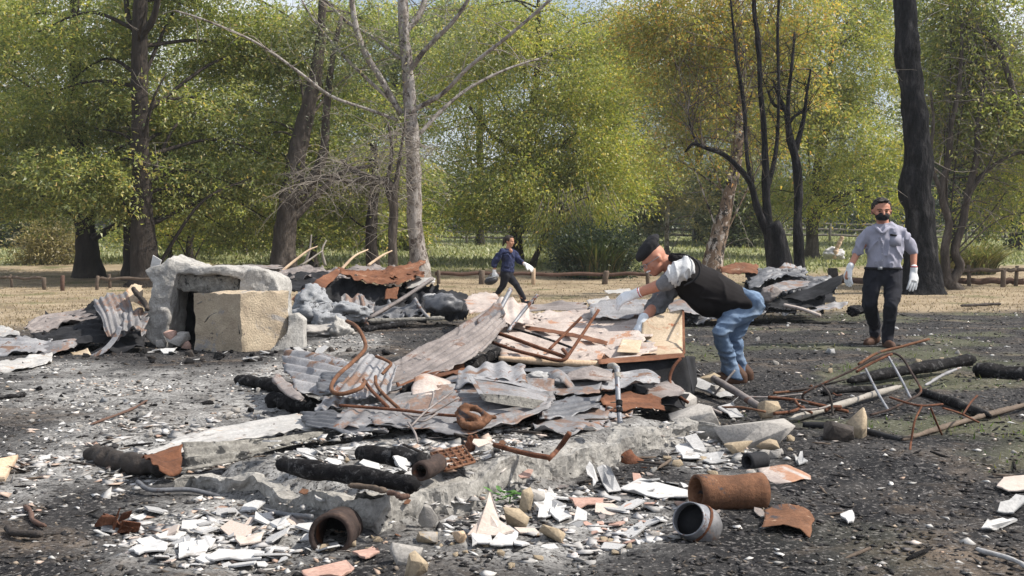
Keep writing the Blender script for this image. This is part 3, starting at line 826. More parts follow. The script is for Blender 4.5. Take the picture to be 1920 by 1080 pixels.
put('burnt_stump', *tube_geo(catmull([P(1466, 512, 27), P(1462, 470, 27), P(1452, 430, 27), P(1447, 420, 27)], 14), [0.30, 0.24, 0.22, 0.17], 12, True, 0.2, 4, 3), M['bark_burnt'], smooth=True, label="squat burnt stump against the scorched tree", cat="stump")
tree('charred_tree', "thin straight charred tree with crooked bare top left of the standing man", 28.5,
     [(1499, 520), (1497, 460), (1496, 390), (1494, 310), (1482, 260), (1475, 215), (1460, 180), (1448, 150)], [11, 9, 8, 8, 7, 5, 4, 2], M['bark_burnt'],
     limbs=[([(1490, 285), (1500, 250), (1508, 215), (1512, 180), (1520, 130)], [6, 5, 4, 3, 2]), ([(1477, 235), (1490, 218), (1515, 205)], [4, 3, 2]), ([(1478, 225), (1478, 180), (1485, 120), (1490, 60)], [4, 4, 3, 2]), ([(1470, 205), (1450, 195), (1440, 170)], [4, 3, 2])],
     bare=dict(n=14, n0=12, len=1.3, r=0.012, up=.9, split=2), tw_mat=M['bark_burnt'], seed=45)
tree('golden_willow', "broad golden green willow behind the standing man", 50,
     [(1522, 490), (1523, 440), (1525, 380), (1535, 300), (1550, 200), (1560, 90)], [12, 11, 10, 8, 6, 4], M['bark_mid'],
     limbs=[([(1525, 400), (1570, 370, -.5), (1620, 355, -1)], [6, 4, 3])],
     crown=[(1560, 60, 110, 70, 0), (1620, 150, 90, 70, 0), (1520, 180, 90, 60, 0), (1590, 250, 110, 60, -1), (1500, 330, 70, 55, 0), (1600, 340, 110, 50, -1), (1560, 375, 80, 26, -1), (1660, 370, 50, 36, -1), (1500, 372, 50, 26, -1), (1650, 280, 60, 60, 0), (1650, 60, 70, 60, 2), (1590, -20, 120, 50, 1)],
     leafmat_=M['leaf_willow'], leafargs=dict(DRO, sprays=4200, gap=-0.03), seed=47)
tree('burnt_giant_tree', "massive black burnt trunk beside the standing man", 29,
     [(1728, 548), (1728, 480), (1725, 400), (1718, 350), (1722, 300), (1714, 200), (1702, 110), (1698, 40), (1692, -60), (1688, -140)], [31, 28, 27, 29, 25, 23, 22, 20, 19, 15], M['bark_burnt'], nb=20, seed=49,
     bare=dict(n=0, n0=6, len=1.2, r=0.02, up=.2))
tree('smoky_willow', "grey green drooping willow thicket right of the black trunk", 31,
     [(1795, 545), (1775, 520), (1772, 470), (1780, 420), (1765, 365), (1778, 300), (1785, 230), (1800, 150), (1805, 40)], [9, 9, 8, 7, 6, 6, 5, 4, 3], M['bark_mid'],
     limbs=[([(1780, 535), (1800, 500), (1790, 470), (1805, 420), (1815, 360), (1830, 300), (1835, 220), (1850, 130)], [10, 9, 8, 7, 6, 5, 3]), ([(1765, 365), (1745, 300), (1750, 230), (1745, 170)], [5, 4, 3, 2]), ([(1815, 360), (1850, 320), (1900, 290), (1960, 280)], [5, 4, 3, 2]), ([(1740, 25, 1), (1820, 50, .6), (1870, 90, .2), (1900, 170, 0), (1925, 240, 0)], [4, 6, 6, 5, 4])],
     crown=[(1800, 60, 90, 80, 1), (1880, 100, 90, 90, 1), (1820, 220, 80, 80, 1), (1900, 250, 80, 80, 1), (1860, 370, 70, 50, 2), (1780, 160, 60, 80, 1), (1960, 150, 90, 140, 1), (1840, -30, 140, 60, 1), (1940, 350, 80, 60, 2)],
     leafmat_=M['leaf_olive'], leafargs=dict(DRO, sprays=2600, gap=0.05), bare=dict(n=12, n0=12, len=1.8, r=0.013, up=.7, droop=.06, split=2), seed=51)
tree('dark_conifer', "dense dark tree filling the right edge behind the fence", 58, [(1905, 470), (1905, 400), (1905, 250), (1905, 100)], [9, 8, 6, 3], M['bark_dark'],
     crown=[(1900, 380, 80, 60), (1880, 300, 90, 60), (1960, 330, 90, 90), (1840, 350, 70, 60, 1), (1790, 330, 60, 60, 2), (1930, 210, 100, 80)], leafmat_=M['leaf_dark'], leafargs=dict(style='round', sprays=2000, per=10, L=0.30, W=0.12, twig=1.1, gap=-.15), seed=53)
# behind, filling between the named trees
for i, (x, y, rx, ry, dd, mt, lab) in enumerate([
        (420, 400, 130, 80, 56, 'leaf_willow', "yellow green tree seen low between the tall and the forked trunks"), (700, 380, 120, 90, 58, 'leaf_willow', "bright green tree behind the dead twiggy tree"),
        (30, 390, 100, 60, 60, 'leaf_grey', "bluish green tree at the far left edge beyond the posts"), (1190, 330, 70, 90, 62, 'leaf_grey', "greyish tree between the spreading willow and pale sapling"),
        (1380, 350, 90, 90, 60, 'leaf_grey', "dull green tree behind the mottled leaning trunk"), (560, 170, 150, 110, 60, 'leaf_olive', "high olive tree behind the forked trunk"), (740, 120, 130, 120, 62, 'leaf_olive', "high tree behind the white barked tree"), (1790, 150, 110, 150, 62, 'leaf_grey', "tall hazy green tree behind the drooping thicket"),
        (900, 60, 130, 110, 64, 'leaf_olive', "high olive tree right of the white barked trunk"), (1450, 150, 130, 140, 64, 'leaf_willow', "tall yellow green tree behind the scorched stems"), (1310, 130, 70, 110, 66, 'leaf_olive', "olive tree behind the orange tinged willow"),
        (1150, 110, 120, 130, 68, 'leaf_grey', "hazy tall tree filling the gap right of the spreading willow"), (330, 150, 160, 140, 66, 'leaf_olive', "olive tree far behind the tallest left trunk"), (90, 200, 150, 150, 68, 'leaf_grey', "greyish tree far behind the far left trunk")]):
    tree('backdrop_tree', lab, dd, [(x, 480), (x, y + 20), (x + 5, y - 30)], [7, 6, 3], M['bark_dark'],
         crown=[(x - rx * .4, y, rx * .6, ry * .6), (x + rx * .4, y + ry * .1, rx * .6, ry * .65), (x, y - ry * .45, rx * .65, ry * .5), (x + rx * .2, y + ry * .5, rx * .7, ry * .4), (x - rx * .5, y + ry * .5, rx * .5, ry * .4), (x, y + ry * .9, rx * .6, ry * .35)],
         leafmat_=M[mt], leafargs=dict(style='layer', sprays=1700, per=18, L=0.19, W=0.085, twig=1.1, gap=-.10, spread=.2), seed=60 + i)
tree('tan_bush', "round tan dry bush behind the low posts at far left", 44, [(95, 520), (95, 490), (98, 460)], [5, 5, 3], M['bark_mid'],
     crown=[(95, 470, 55, 40), (65, 490, 40, 30), (125, 485, 40, 32), (95, 500, 60, 20), (90, 440, 40, 22)], leafmat_=M['leaf_tan'], leafargs=dict(style='round', sprays=900, per=10, L=0.14, W=0.05, twig=.7, gap=-.2), seed=71, cat='bush', bare=dict(n=3, len=1.0, r=.01))

# sword leaved clumps: each leaf a long tapering blade
def blade_clump(name, label, px, py, d, wpx, hpx, num, mat, seed, cat='shrub', width=0.05, lean=0.9, bush=False):
    rng = np.random.default_rng(seed)
    c = P(px, py, d)
    c[2] = float(terrain(c[0], c[1]))
    s = d / F
    V, Q = [], []
    for i in range(num):
        a = rng.random() * 2 * math.pi
        r = math.sqrt(rng.random())
        base = c + np.array([math.cos(a) * r * wpx * s * .62, math.sin(a) * r * wpx * s * .5, 0])
        out = np.array([math.cos(a), math.sin(a), 0])
        hh = hpx * s * (0.55 + .5 * rng.random()) * (1.05 - .35 * r)
        dirv = out * lean * (0.2 + .6 * r) + rng.normal(size=3) * .18
        dirv[2] = 0
        sd = np.array([-dirv[1], dirv[0], 0]) + rng.normal(size=3) * .2
        sd /= np.linalg.norm(sd) + 1e-6
        k = len(V)
        for j, t in enumerate((0, .4, .75, 1.0)):
            p = base + np.array([0, 0, hh * (t - .28 * t * t)]) + dirv * hh * t * t
            w = width * (1 - t * .9) * (0.7 + .5 * rng.random())
            V += [p - sd * w, p + sd * w]
        for j in range(3): Q.append([k + 2 * j, k + 2 * j + 1, k + 2 * j + 3, k + 2 * j + 2])
    root = thing(name, c, label, cat)
    put('leaf_blades', np.array(V), np.array(Q), None, mat, root)
    if bush:
        lv, lq, _ = leaves([(c + np.array([dx * wpx * s, 0, hpx * s * .36]), wpx * s * .5, wpx * s * .5, hpx * s * .36) for dx in (-.45, 0, .45)], 'round', 700, 14, .12, .05, seed, twig=.5, gap=-.3)
        put('foliage', lv, None, lq, M['leaf_dark'], root)
    return root
M['leaf_blade'] = leafmat('sword_leaves', [(0.0, (0.020, 0.034, 0.012)), (0.45, (0.055, 0.085, 0.024)), (0.85, (0.13, 0.16, 0.05)), (1.0, (0.26, 0.19, 0.09))], 0.25)
M['leaf_reed'] = leafmat('pampas_leaves', [(0.0, (0.07, 0.09, 0.03)), (0.5, (0.17, 0.18, 0.06)), (1.0, (0.34, 0.27, 0.13))], 0.3)
blade_clump('sword_leaf_shrub', "wide dark clump of sword leaves behind the low rail", 1120, 512, 37, 88, 118, 2200, M['leaf_blade'], 5, width=.03, lean=.55, bush=True)
blade_clump('pampas_clump', "tall tan green grass clump right of the black trunk", 1830, 490, 39, 55, 90, 900, M['leaf_reed'], 6)
blade_clump('reed_clump', "upright green reed clump between the black trunk and the tan clump", 1768, 490, 38, 30, 100, 500, M['leaf_reed'], 7)

# grass
def grass(name, label, num, area, hgt, wid, mat, seed, keep=None):
    rng = np.random.default_rng(seed)
    y = area[2] * (area[3] / area[2]) ** rng.random(num)
    x = (rng.random(num) * 2 - 1) * (0.56 * y)
    if keep is not None:
        k = keep(x, y, rng)
        x, y = x[k], y[k]
    n = len(x)
    b = np.stack([x, y, terrain(x, y) - 0.01], -1)
    a = rng.random(n) * 2 * math.pi
    sd = np.stack([np.cos(a), np.sin(a), 0 * a], -1) * wid * (0.6 + .8 * rng.random((n, 1)))
    tip = np.stack([rng.normal(size=n) * .5, rng.normal(size=n) * .5, 0.6 + rng.random(n)], -1) * hgt * (0.5 + rng.random((n, 1)))
    v = np.stack([b - sd, b + sd, b + tip], 1).reshape(-1, 3)
    put(name, v, None, np.arange(n * 3).reshape(-1, 3), mat, kind="stuff", label=label)
M['grass_dry'] = leafmat('dry_grass', [(0.0, (0.15, 0.12, 0.075)), (0.6, (0.29, 0.235, 0.16)), (1.0, (0.42, 0.35, 0.25))], 0.3, (1.1, 1.0, .8))
M['grass_green'] = leafmat('paddock_grass', [(0.0, (0.14, 0.16, 0.075)), (0.5, (0.25, 0.265, 0.13)), (1.0, (0.42, 0.39, 0.24))], 0.35)
M['weed'] = leafmat('weed_leaves', [(0.0, (0.05, 0.09, 0.02)), (0.6, (0.11, 0.17, 0.04)), (1.0, (0.24, 0.22, 0.08))], 0.35)
grass('dry_grass', "dry tan grass beyond the burnt ground", 46000, (0, 0, 16, 41), 0.035, 0.014, M['grass_dry'], 1, lambda x, y, r: r.random(len(x)) < grass_masks(x, y)[0])
grass('paddock_grass', "green paddock grass behind the low rail fence", 42000, (0, 0, 39, 82), 0.12, 0.05, M['grass_green'], 2, lambda x, y, r: r.random(len(x)) < grass_masks(x, y)[1])
grass('weed_regrowth', "sparse green weeds sprouting through the burnt soil at right", 15000, (0, 0, 5.5, 24), 0.028, 0.008, M['weed'], 3, lambda x, y, r: (r.random(len(x)) < grass_masks(x, y)[2] * .8 * (1 - ash_mask(x, y))))

# ------------------------------------------------------------------ fences
def rail(parent, a, b, sec, mat, name='rail', sag=0.0, seed=0):
    a, b = np.asarray(a, float), np.asarray(b, float)
    c = np.linspace(0, 1, 9)[:, None] * (b - a) + a
    c[:, 2] += 0.02 * np.sin(np.linspace(0, 9, 9) + seed) - sag * np.sin(np.linspace(0, math.pi, 9))
    d = (b - a) / np.linalg.norm(b - a)
    s = np.cross(d, [0, 0, 1]); s /= np.linalg.norm(s)
    h = np.array([0, 0, sec[1] / 2]); s = s * sec[0] / 2
    v = np.stack([c - s - h, c + s - h, c + s + h, c - s + h], 1).reshape(-1, 3)
    i = np.arange(8)[:, None] * 4
    j = np.arange(4)[None]
    q = np.stack([i + j, i + (j + 1) % 4, i + 4 + (j + 1) % 4, i + 4 + j], -1).reshape(-1, 4)
    q = np.concatenate([q, [[3, 2, 1, 0], [32, 33, 34, 35]]])
    return put(name, v, q, None, mat, parent)

def post(parent, p, h, r, mat, seed=0, lean=0.03):
    p = np.asarray(p, float)
    rng = np.random.default_rng(seed)
    top = p + np.array([rng.normal() * lean, rng.normal() * lean, h])
    pts = [p - np.array([0, 0, .2]), p + (top - p) * .5, top - np.array([0, 0, .02]), top]
    return put('post', *tube_geo(pts, [r * 1.05, r, r, r * .8], 8, True, 0.12, seed, 5.0), mat, parent, smooth=False)

def on(px, d, dz=0.0):
    p = P(px, 500, d)
    p[2] = float(terrain(p[0], p[1])) + dz
    return p
c0 = on(1000, 34.5)
f = thing('low_rail_fence', c0, "low weathered rail on stub posts crossing behind the walking woman", 'fence')
xs = [822, 903, 1000, 1133, 1215]
for i, x in enumerate(xs): post(f, on(x, 34.2 if i != 1 else 34.0), 0.42 if i != 2 else .50, 0.09 if i in (1, 3) else 0.06, M['wood'] if i != 2 else M['wood_pale'], i)
for i in range(len(xs) - 1): rail(f, on(xs[i] - 6, 34.5, .30), on(xs[i + 1] + 6, 34.5, .30), (.10, .11), M['wood_red'], seed=i)
f = thing('right_post_fence', on(1850, 33), "dark low post and rail fence at the right edge behind the black trunk", 'fence')
xs = [1563, 1700, 1818, 1881, 1905, 1990]
for i, x in enumerate(xs): post(f, on(x, 33 if i != 3 else 32.4), [.52, .45, .62, .5, .6, .6][i], [.15, .07, .06, .08, .06, .06][i], M['wood'] if i else M['charwood'], 20 + i)
for i in range(len(xs) - 1):
    rail(f, on(xs[i], 33.2, .14), on(xs[i + 1], 33.2, .14), (.1, .18), M['wood_red'], seed=i)
    if i >= 1: rail(f, on(xs[i], 32.9, .47), on(xs[i + 1], 32.9, .47), (.08, .11), M['wood'], seed=i + 9)
f = thing('left_post_fence', on(120, 30), "short wooden posts with a thin rail in the dry grass at far left", 'fence')
xs = [-60, 22, 82, 116, 180, 206, 300]
for i, x in enumerate(xs): post(f, on(x, 31 + (i % 2) * 1.2 - (1.6 if i == 3 else 0)), [.4, .38, .34, .42, .4, .4, .4][i], [.04, .04, .06, .06, .05, .045, .05][i], M['wood_red'] if i == 3 else M['wood'], 40 + i)
for a, b in ((0, 1), (1, 2), (4, 5), (5, 6)): rail(f, on(xs[a], 32, .28), on(xs[b], 32, .28), (.06, .08), M['wood'], seed=a)
f = thing('far_paddock_fence', on(1500, 66), "grey three rail fence across the far edge of the paddock", 'fence')
xs = list(range(-60, 2000, 85))
for i, x in enumerate(xs): post(f, on(x, 66), 1.05, 0.08, M['wood_grey'], 60 + i)
for i in range(len(xs) - 1):
    for h_ in (.35, .68, 1.0): rail(f, on(xs[i], 66.15, h_), on(xs[i + 1], 66.15, h_), (.05, .13), M['wood_grey'], seed=i)

# ------------------------------------------------------------------ makers of wreckage
def sheet(name, label, rows, mat, ribs=0, along='u', amp=0.012, dent=0.02, tear=3, seed=0, thick=0.003, parent=None, cat='metal sheet', nu=None, nv=None, dscale=2.2, group=None):
    """a bent metal sheet through a grid of control points; ribs run along u (left to right) or v"""
    g = np.array([[V3(p) for p in r] for r in rows])
    eu = np.linalg.norm(np.diff(g, axis=1), axis=2).sum(1).mean()
    ev = np.linalg.norm(np.diff(g, axis=0), axis=2).sum(0).mean()
    nu = nu or int(np.clip(eu / 0.03, 14, 90))
    nv = nv or int(np.clip(ev / 0.03, 14, 90))
    if ribs:
        if along == 'u': nv = max(nv, ribs * 8)
        else: nu = max(nu, ribs * 8)
    D = 90
    g = catmull(g, D)
    g = catmull(g.transpose(1, 0, 2), D).transpose(1, 0, 2)
    s0, t0 = np.meshgrid(np.linspace(0, 1, nu), np.linspace(0, 1, nv))
    k = 0.028 * tear

    def edge(w, sd, ln):
        e = fbm(np.stack([w * 5 * max(ln, .5), 0 * w + sd * 3.7, 0 * w + seed], -1), 4, seed + sd, .62)
        return k * (np.abs(e) * 1.3 + .4 * (e > .28))
    lo, hi = edge(t0, 1, ev), 1 - edge(t0, 2, ev)
    uu = lo + (hi - lo) * s0
    lo, hi = edge(s0, 3, eu), 1 - edge(s0, 4, eu)
    vv = lo + (hi - lo) * t0
    fu, fv = np.clip(uu, 0, 1) * (D - 1.001), np.clip(vv, 0, 1) * (D - 1.001)
    iu, iv = fu.astype(int), fv.astype(int)
    fu, fv = (fu - iu)[..., None], (fv - iv)[..., None]
    g = g[iv, iu] * (1 - fu) * (1 - fv) + g[iv, iu + 1] * fu * (1 - fv) + g[iv + 1, iu] * (1 - fu) * fv + g[iv + 1, iu + 1] * fu * fv
    du, dv = np.gradient(g, axis=1), np.gradient(g, axis=0)
    n = np.cross(du, dv)
    n /= np.linalg.norm(n, axis=2, keepdims=True) + 1e-9
    rim = 1 + 1.5 * sstep(.12, .0, np.minimum(np.minimum(uu, 1 - uu), np.minimum(vv, 1 - vv))) * (tear > 0)
    fold = lambda p_, sd: 1.6 * np.abs(fbm(p_, 2, sd)) - .35          # sharp creases rather than soft waves
    off = dent * rim * (.45 * fbm(g * dscale, 2, seed) + .8 * fold(g * dscale * 1.3, seed + 2)) + dent * .35 * rim * fold(g * dscale * 4, seed + 3)
    if ribs:
        w = vv if along == 'u' else uu
        ph = w * ribs + 0.15 * fbm(g * 1.2, 2, seed + 9)
        off = off + amp * np.sin(2 * math.pi * ph) * (0.75 + .5 * fbm(g * 3, 2, seed + 4))
    g = g + n * off[..., None]
    i = np.arange(nv - 1)[:, None] * nu + np.arange(nu - 1)[None]
    q = np.stack([i, i + 1, i + nu + 1, i + nu], -1)
    v = g.reshape(-1, 3)
    q = q.reshape(-1, 4)
    used = np.unique(q)
    mp = np.zeros(len(v), int); mp[used] = np.arange(len(used))
    kw = {} if parent is not None else dict(label=label, cat=cat, group=group)
    return solid(put(name, v[used], mp[q], None, mat, parent, smooth=True, **kw), thick)

def rod(name, label, pts, r, mat, parent=None, n=8, cat='rod', k=8, noise_=0.12, seed=0, straight=False, group=None):
    w = np.array([V3(p) for p in pts])
    c = w if straight else catmull(w, max(2, (len(w) - 1) * k + 1))
    kw = {} if parent is not None else dict(label=label, cat=cat, group=group)
    return put(name, *tube_geo(c, r, n, True, noise_, seed, 25.0), mat, parent, smooth=True, **kw)

def log_(name, label, a, b, r, mat, seed=0, cat='log', n=18, k=56, rough=0.3, bend=0.02, parent=None, group=None):
    a, b = V3(a), V3(b)
    t = np.linspace(0, 1, k)[:, None]
    c = a + (b - a) * t
    c = c + bend * np.stack([np.sin(t[:, 0] * 5 + seed), np.cos(t[:, 0] * 4 + seed), 0 * t[:, 0]], -1)
    rr = np.interp(t[:, 0], np.linspace(0, 1, len(r)), r) if np.ndim(r) else np.full(k, r)
    rr = rr * (1 + .12 * np.sin(t[:, 0] * 17 + seed)) * np.where(t[:, 0] < .02, .55, np.where(t[:, 0] > .97, .62, 1.0))
    kw = {} if parent is not None else dict(label=label, cat=cat, group=group)
    return put(name, *tube_geo(c, rr, n, True, rough * 1.3, seed, 26.0), mat, parent, smooth=False, **kw)

_ICO = {}
def ico(n):
    if n not in _ICO:
        import bmesh
        bm = bmesh.new()
        bmesh.ops.create_icosphere(bm, subdivisions=n, radius=1.0)
        v = np.array([x.co[:] for x in bm.verts])
        t = np.array([[x.index for x in f_.verts] for f_ in bm.faces])
        bm.free()
        _ICO[n] = (v, t)
    return _ICO[n]

def rock_geo(c, size, seed, sub=3, planes=13, rough=0.06, yaw=0.0):
    rng = np.random.default_rng(seed)
    d, t = ico(sub)
    nrm = rng.normal(size=(planes, 3)); nrm /= np.linalg.norm(nrm, axis=1, keepdims=True)
    h = 0.52 + 0.42 * rng.random(planes)
    dots = np.maximum(d @ nrm.T, 1e-3)
    r = np.minimum((h / dots).min(1), 1.05)
    v = d * (r * (1 + rough * fbm(d * 3.0 + seed, 3, seed)))[:, None]
    v = v * np.asarray(size, float) / 2
    return v @ rotz(yaw).T + np.asarray(c, float), t

def hull_geo(c, size, seed, num=12, yaw=None):
    """an angular broken stone: the hull of a few scattered points"""
    import bmesh
    rng = np.random.default_rng(seed)
    p = rng.normal(size=(num, 3))
    p /= np.linalg.norm(p, axis=1, keepdims=True)
    p = np.sign(p) * np.abs(p) ** .75 * (0.82 + .3 * rng.random((num, 1)))
    bm = bmesh.new()
    for q in p: bm.verts.new(q)
    r = bmesh.ops.convex_hull(bm, input=bm.verts)
    bmesh.ops.delete(bm, geom=[x for x in r['geom_interior'] if isinstance(x, bmesh.types.BMVert)], context='VERTS')
    bmesh.ops.bevel(bm, geom=list(bm.edges), offset=.025, segments=1, affect='EDGES')
    bmesh.ops.triangulate(bm, faces=list(bm.faces))
    bm.verts.index_update()
    v = np.array([x.co[:] for x in bm.verts])
    t = np.array([[x.index for x in f_.verts] for f_ in bm.faces])
    bm.free()
    v = v * (1 + .05 * fbm(v * 2.5 + seed, 2, seed))[:, None] * np.asarray(size, float) / 2
    return v @ rotz(rng.random() * 6 if yaw is None else yaw).T + np.asarray(c, float), t

def rock(name, label, c, size, seed, mat, cat='stone', group=None, sub=3, yaw=0.0, rough=.06):
    if rough < .2: v, t = hull_geo(c, size, seed, yaw=yaw)
    else: v, t = rock_geo(c, size, seed, 4, yaw=yaw, rough=rough)
    return put(name, v, None, t, mat, label=label, cat=cat, group=group)

def slab(name, label, pts, th, mat, cat='shard', group=None, seed=0, rag=0.0):
    """a flat broken piece: outline points in order, thickness; edges made uneven"""
    w = np.array([V3(p) for p in pts])
    rng = np.random.default_rng(seed)
    n = np.zeros(3)
    c = w.mean(0)
    for i in range(len(w)): n += np.cross(w[i] - c, w[(i + 1) % len(w)] - c)
    n /= np.linalg.norm(n) + 1e-9
    if n[2] < 0: n = -n; w = w[::-1]
    ring = []
    for i in range(len(w)):
        a, b = w[i], w[(i + 1) % len(w)]
        for t in (0, .35, .68):
            ring.append(a + (b - a) * t + (rng.normal(size=3) * rag * np.linalg.norm(b - a) * (t > 0)))
    ring = np.array(ring)
    k = len(ring)
    top = c + (ring - c) * .97
    v = np.concatenate([top, ring - n * th * .35, c + (ring - c) * .98 - n * th])
    p = [list(range(k)), list(range(3 * k - 1, 2 * k - 1, -1))]
    for l in (0, 1):
        for i in range(k):
            j = (i + 1) % k
            p.append([l * k + i, l * k + k + i, l * k + k + j, l * k + j])
    return put(name, v, mat=mat, polys=p, label=label, cat=cat, group=group)

# ------------------------------------------------------------------ footing of the burnt house
def footing():
    a, b, c = FL, FC, FR
    path = np.array([a + (a - b) * .06, a, (a + b) / 2, b + (a - b) * .06, b + (c - b) * .04, b * .7 + c * .3, b * .4 + c * .6, c, c + (c - b) * .03])
    path = catmull(np.concatenate([path, np.zeros((len(path), 1))], 1), 380)
    arc = np.linspace(0, 1, 380)
    ht = np.interp(arc, [0, .1, .36, .45, .7, .9, 1], [.06, .085, .115, .14, .135, .125, .08])
    wd = np.interp(arc, [0, .3, .42, .6, 1], [.14, .16, .20, .17, .15])
    tan = np.gradient(path, axis=0); tan /= np.linalg.norm(tan, axis=1, keepdims=True)
    inn = np.stack([-tan[:, 1], tan[:, 0], 0 * tan[:, 0]], -1)
    cs = []
    for t in np.linspace(0, 1, 13)[:-1]: cs.append((0.0 - .02 * math.sin(t * 3), t))
    for t in np.linspace(0, 1, 13)[:-1]: cs.append((t, 1.0))
    for t in np.linspace(0, 1, 6): cs.append((1.0, 1 - t))
    cs = np.array(cs)
    v = path[:, None] + inn[:, None] * (cs[None, :, 0] * wd[:, None])[..., None] + np.array([0, 0, 1.0]) * ((cs[None, :, 1] * (ht[:, None] + .06)) - .06)[..., None]
    v[..., 2] += terrain(path[:, 0], path[:, 1])[:, None] * .5
    d1 = np.stack([fbm(v * 4, 4, s) for s in (1, 2, 3)], -1) * .085
    d2 = np.stack([fbm(v * 18, 4, s, .6) for s in (4, 5, 6)], -1) * .020
    v = v + d1 + d2
    bite = sstep(.25, .6, fbm(v * 3.2, 2, 9)) * cs[None, :, 1]
    v[..., 2] -= .06 * bite
    n, k = v.shape[:2]
    i = np.arange(n - 1)[:, None] * k + np.arange(k - 1)[None]
    q = np.stack([i, i + k, i + k + 1, i + 1], -1).reshape(-1, 4)
    vv = v.reshape(-1, 3)
    caps = [list(range(k - 1, -1, -1)), list(range((n - 1) * k, n * k))]
    polys = q.tolist() + caps
    return put('stone_footing', vv, mat=M['footing'], polys=polys, smooth=False, label="rough broken concrete footing forming a corner in the foreground", cat='footing')
footing()

# ------------------------------------------------------------------ hearth and blocks at middle left
def rough_solid(name, boxes, mat, parent, voxel=0.03, amp=0.03, sc=5.0, seed=0, **kw):
    o = fuse(name, boxes, voxel, mat, parent, smooth=1, **kw)
    me = o.data
    n = len(me.vertices)
    co = np.empty(n * 3, np.float32); me.vertices.foreach_get("co", co); co = co.reshape(-1, 3)
    d = np.stack([fbm(co * sc, 4, seed + s) for s in (1, 2, 3)], -1) * amp
    me.vertices.foreach_set("co", (co + d).astype(np.float32).ravel())
    me.polygons.foreach_set("use_smooth", np.zeros(n and len(me.polygons), bool))
    me.update()
    return o

def prism(front, depth):
    """solid from a front outline (px, py, d) pushed back along Y"""
    w = np.array([V3(p) for p in front])
    k = len(w)
    v = np.concatenate([w, w + np.array([0, depth, 0])])
    # fan about the centre keeps the outline closed and manifold
    c0, c1 = w.mean(0), w.mean(0) + np.array([0, depth, 0])
    v = np.concatenate([v, [c0, c1]])
    q = [[i, (i + 1) % k, k + (i + 1) % k, k + i] for i in range(k)]
    t = [[2 * k, (i + 1) % k, i] for i in range(k)] + [[2 * k + 1, k + i, k + (i + 1) % k] for i in range(k)]
    return v, np.array(q), np.array(t)

hb = P(420, 655, 13.4)
hearth = thing('concrete_hearth', [hb[0], 13.4, 0], "ruined pale concrete hearth with dark opening at middle left", 'hearth')
D = 13.3
rough_solid('frame', [prism([(273, 508, D), (296, 500, D), (312, 482, D), (336, 498, D), (330, 520, D), (322, 560, D), (318, 600, D), (312, 652, D), (290, 652, D), (262, 625, D), (266, 590, D), (282, 560, D), (286, 535, D)], .75),
                      prism([(310, 484, D), (345, 492, D), (372, 503, D), (420, 500, D), (470, 505, D), (498, 509, D), (518, 521, D), (526, 548, D), (526, 600, D), (452, 600, D), (452, 520, D), (425, 515, D), (380, 519, D), (330, 510, D)], .75)],
            M['concrete'], hearth, .020, .050, 5.5, 3)
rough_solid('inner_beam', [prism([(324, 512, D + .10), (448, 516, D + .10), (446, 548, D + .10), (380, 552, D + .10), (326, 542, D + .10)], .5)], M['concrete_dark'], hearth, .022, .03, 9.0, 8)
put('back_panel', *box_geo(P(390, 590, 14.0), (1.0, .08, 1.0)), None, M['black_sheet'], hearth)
put('dark_lining', *box_geo(P(326, 590, 13.75), (.06, .6, .75)), None, M['charwood'], hearth)  # dark inner side of the opening
for i, (x, y, s) in enumerate([(318, 632, .16), (332, 640, .2), (345, 630, .13), (352, 645, .15), (300, 645, .12)]):
    v, t = rock_geo(P(x, y, 13.15), (s * 1.4, s, s), 70 + i)
    rock('hearth_rubble', ["reddish broken brick lump at the hearth opening's left foot", "largest broken lump inside the hearth opening", "small lump resting in the hearth opening", "broken lump between the hearth opening and the tan block", "grey lump at the hearth's outer left foot"][i], P(x, y, 13.1), (s * 1.4, s, s), 70 + i, M['tile_pink'] if i in (0, 3) else M['stone_grey'], cat='rubble')

def big_block():
    c = P(452, 660, 12.55)
    e = np.array([c[0], c[1]])                       # the near vertical edge
    l, r_ = np.array([-.72, .52]), np.array([.72, .54])
    u = P(366, 645, 13.0)[:2] - e
    w_ = P(541, 655, 12.95)[:2] - e
    n = 22
    h = P(452, 550, 12.55)[2]
    pts = [e, e + w_, e + w_ + u, e + u]
    v, q = [], []
    b = MB()
    def face(f00, f10, f11, f01):
        s, t = np.meshgrid(np.linspace(0, 1, n), np.linspace(0, 1, n))
        g = (f00 * ((1 - s) * (1 - t))[..., None] + f10 * (s * (1 - t))[..., None] + f11 * (s * t)[..., None] + f01 * ((1 - s) * t)[..., None])
        i = np.arange(n - 1)[:, None] * n + np.arange(n - 1)[None]
        b.add(g.reshape(-1, 3), np.stack([i, i + 1, i + n + 1, i + n], -1).reshape(-1, 4))
    A = [np.array([p[0], p[1], -.06]) for p in pts]
    T = [np.array([p[0], p[1], h + dz]) for p, dz in zip(pts, (0, .02, .0, -.02))]
    for i in range(4): face(A[i], A[(i + 1) % 4], T[(i + 1) % 4], T[i])
    face(T[0], T[1], T[2], T[3])
    v = np.concatenate(b.v)
    v = v + np.stack([fbm(v * 6, 5, s, .6) for s in (1, 2, 3)], -1) * .034
    ed = np.minimum(np.abs(v[:, 0] - e[0]) + np.abs(v[:, 1] - e[1]), h - v[:, 2])
    v[:, 2] -= .05 * sstep(.08, 0, h - v[:, 2]) * np.clip(fbm(v * 9, 3, 7) + .1, 0, 1)
    v[:, 1] += .06 * sstep(.07, 0, np.hypot(v[:, 0] - e[0], v[:, 1] - e[1])) * np.clip(fbm(v * 8, 3, 9), 0, 1)
    return put('plastered_block', v, np.concatenate(b.q), None, M['block'], label="square tan plastered block standing in front of the hearth", cat='block')
bk = big_block()
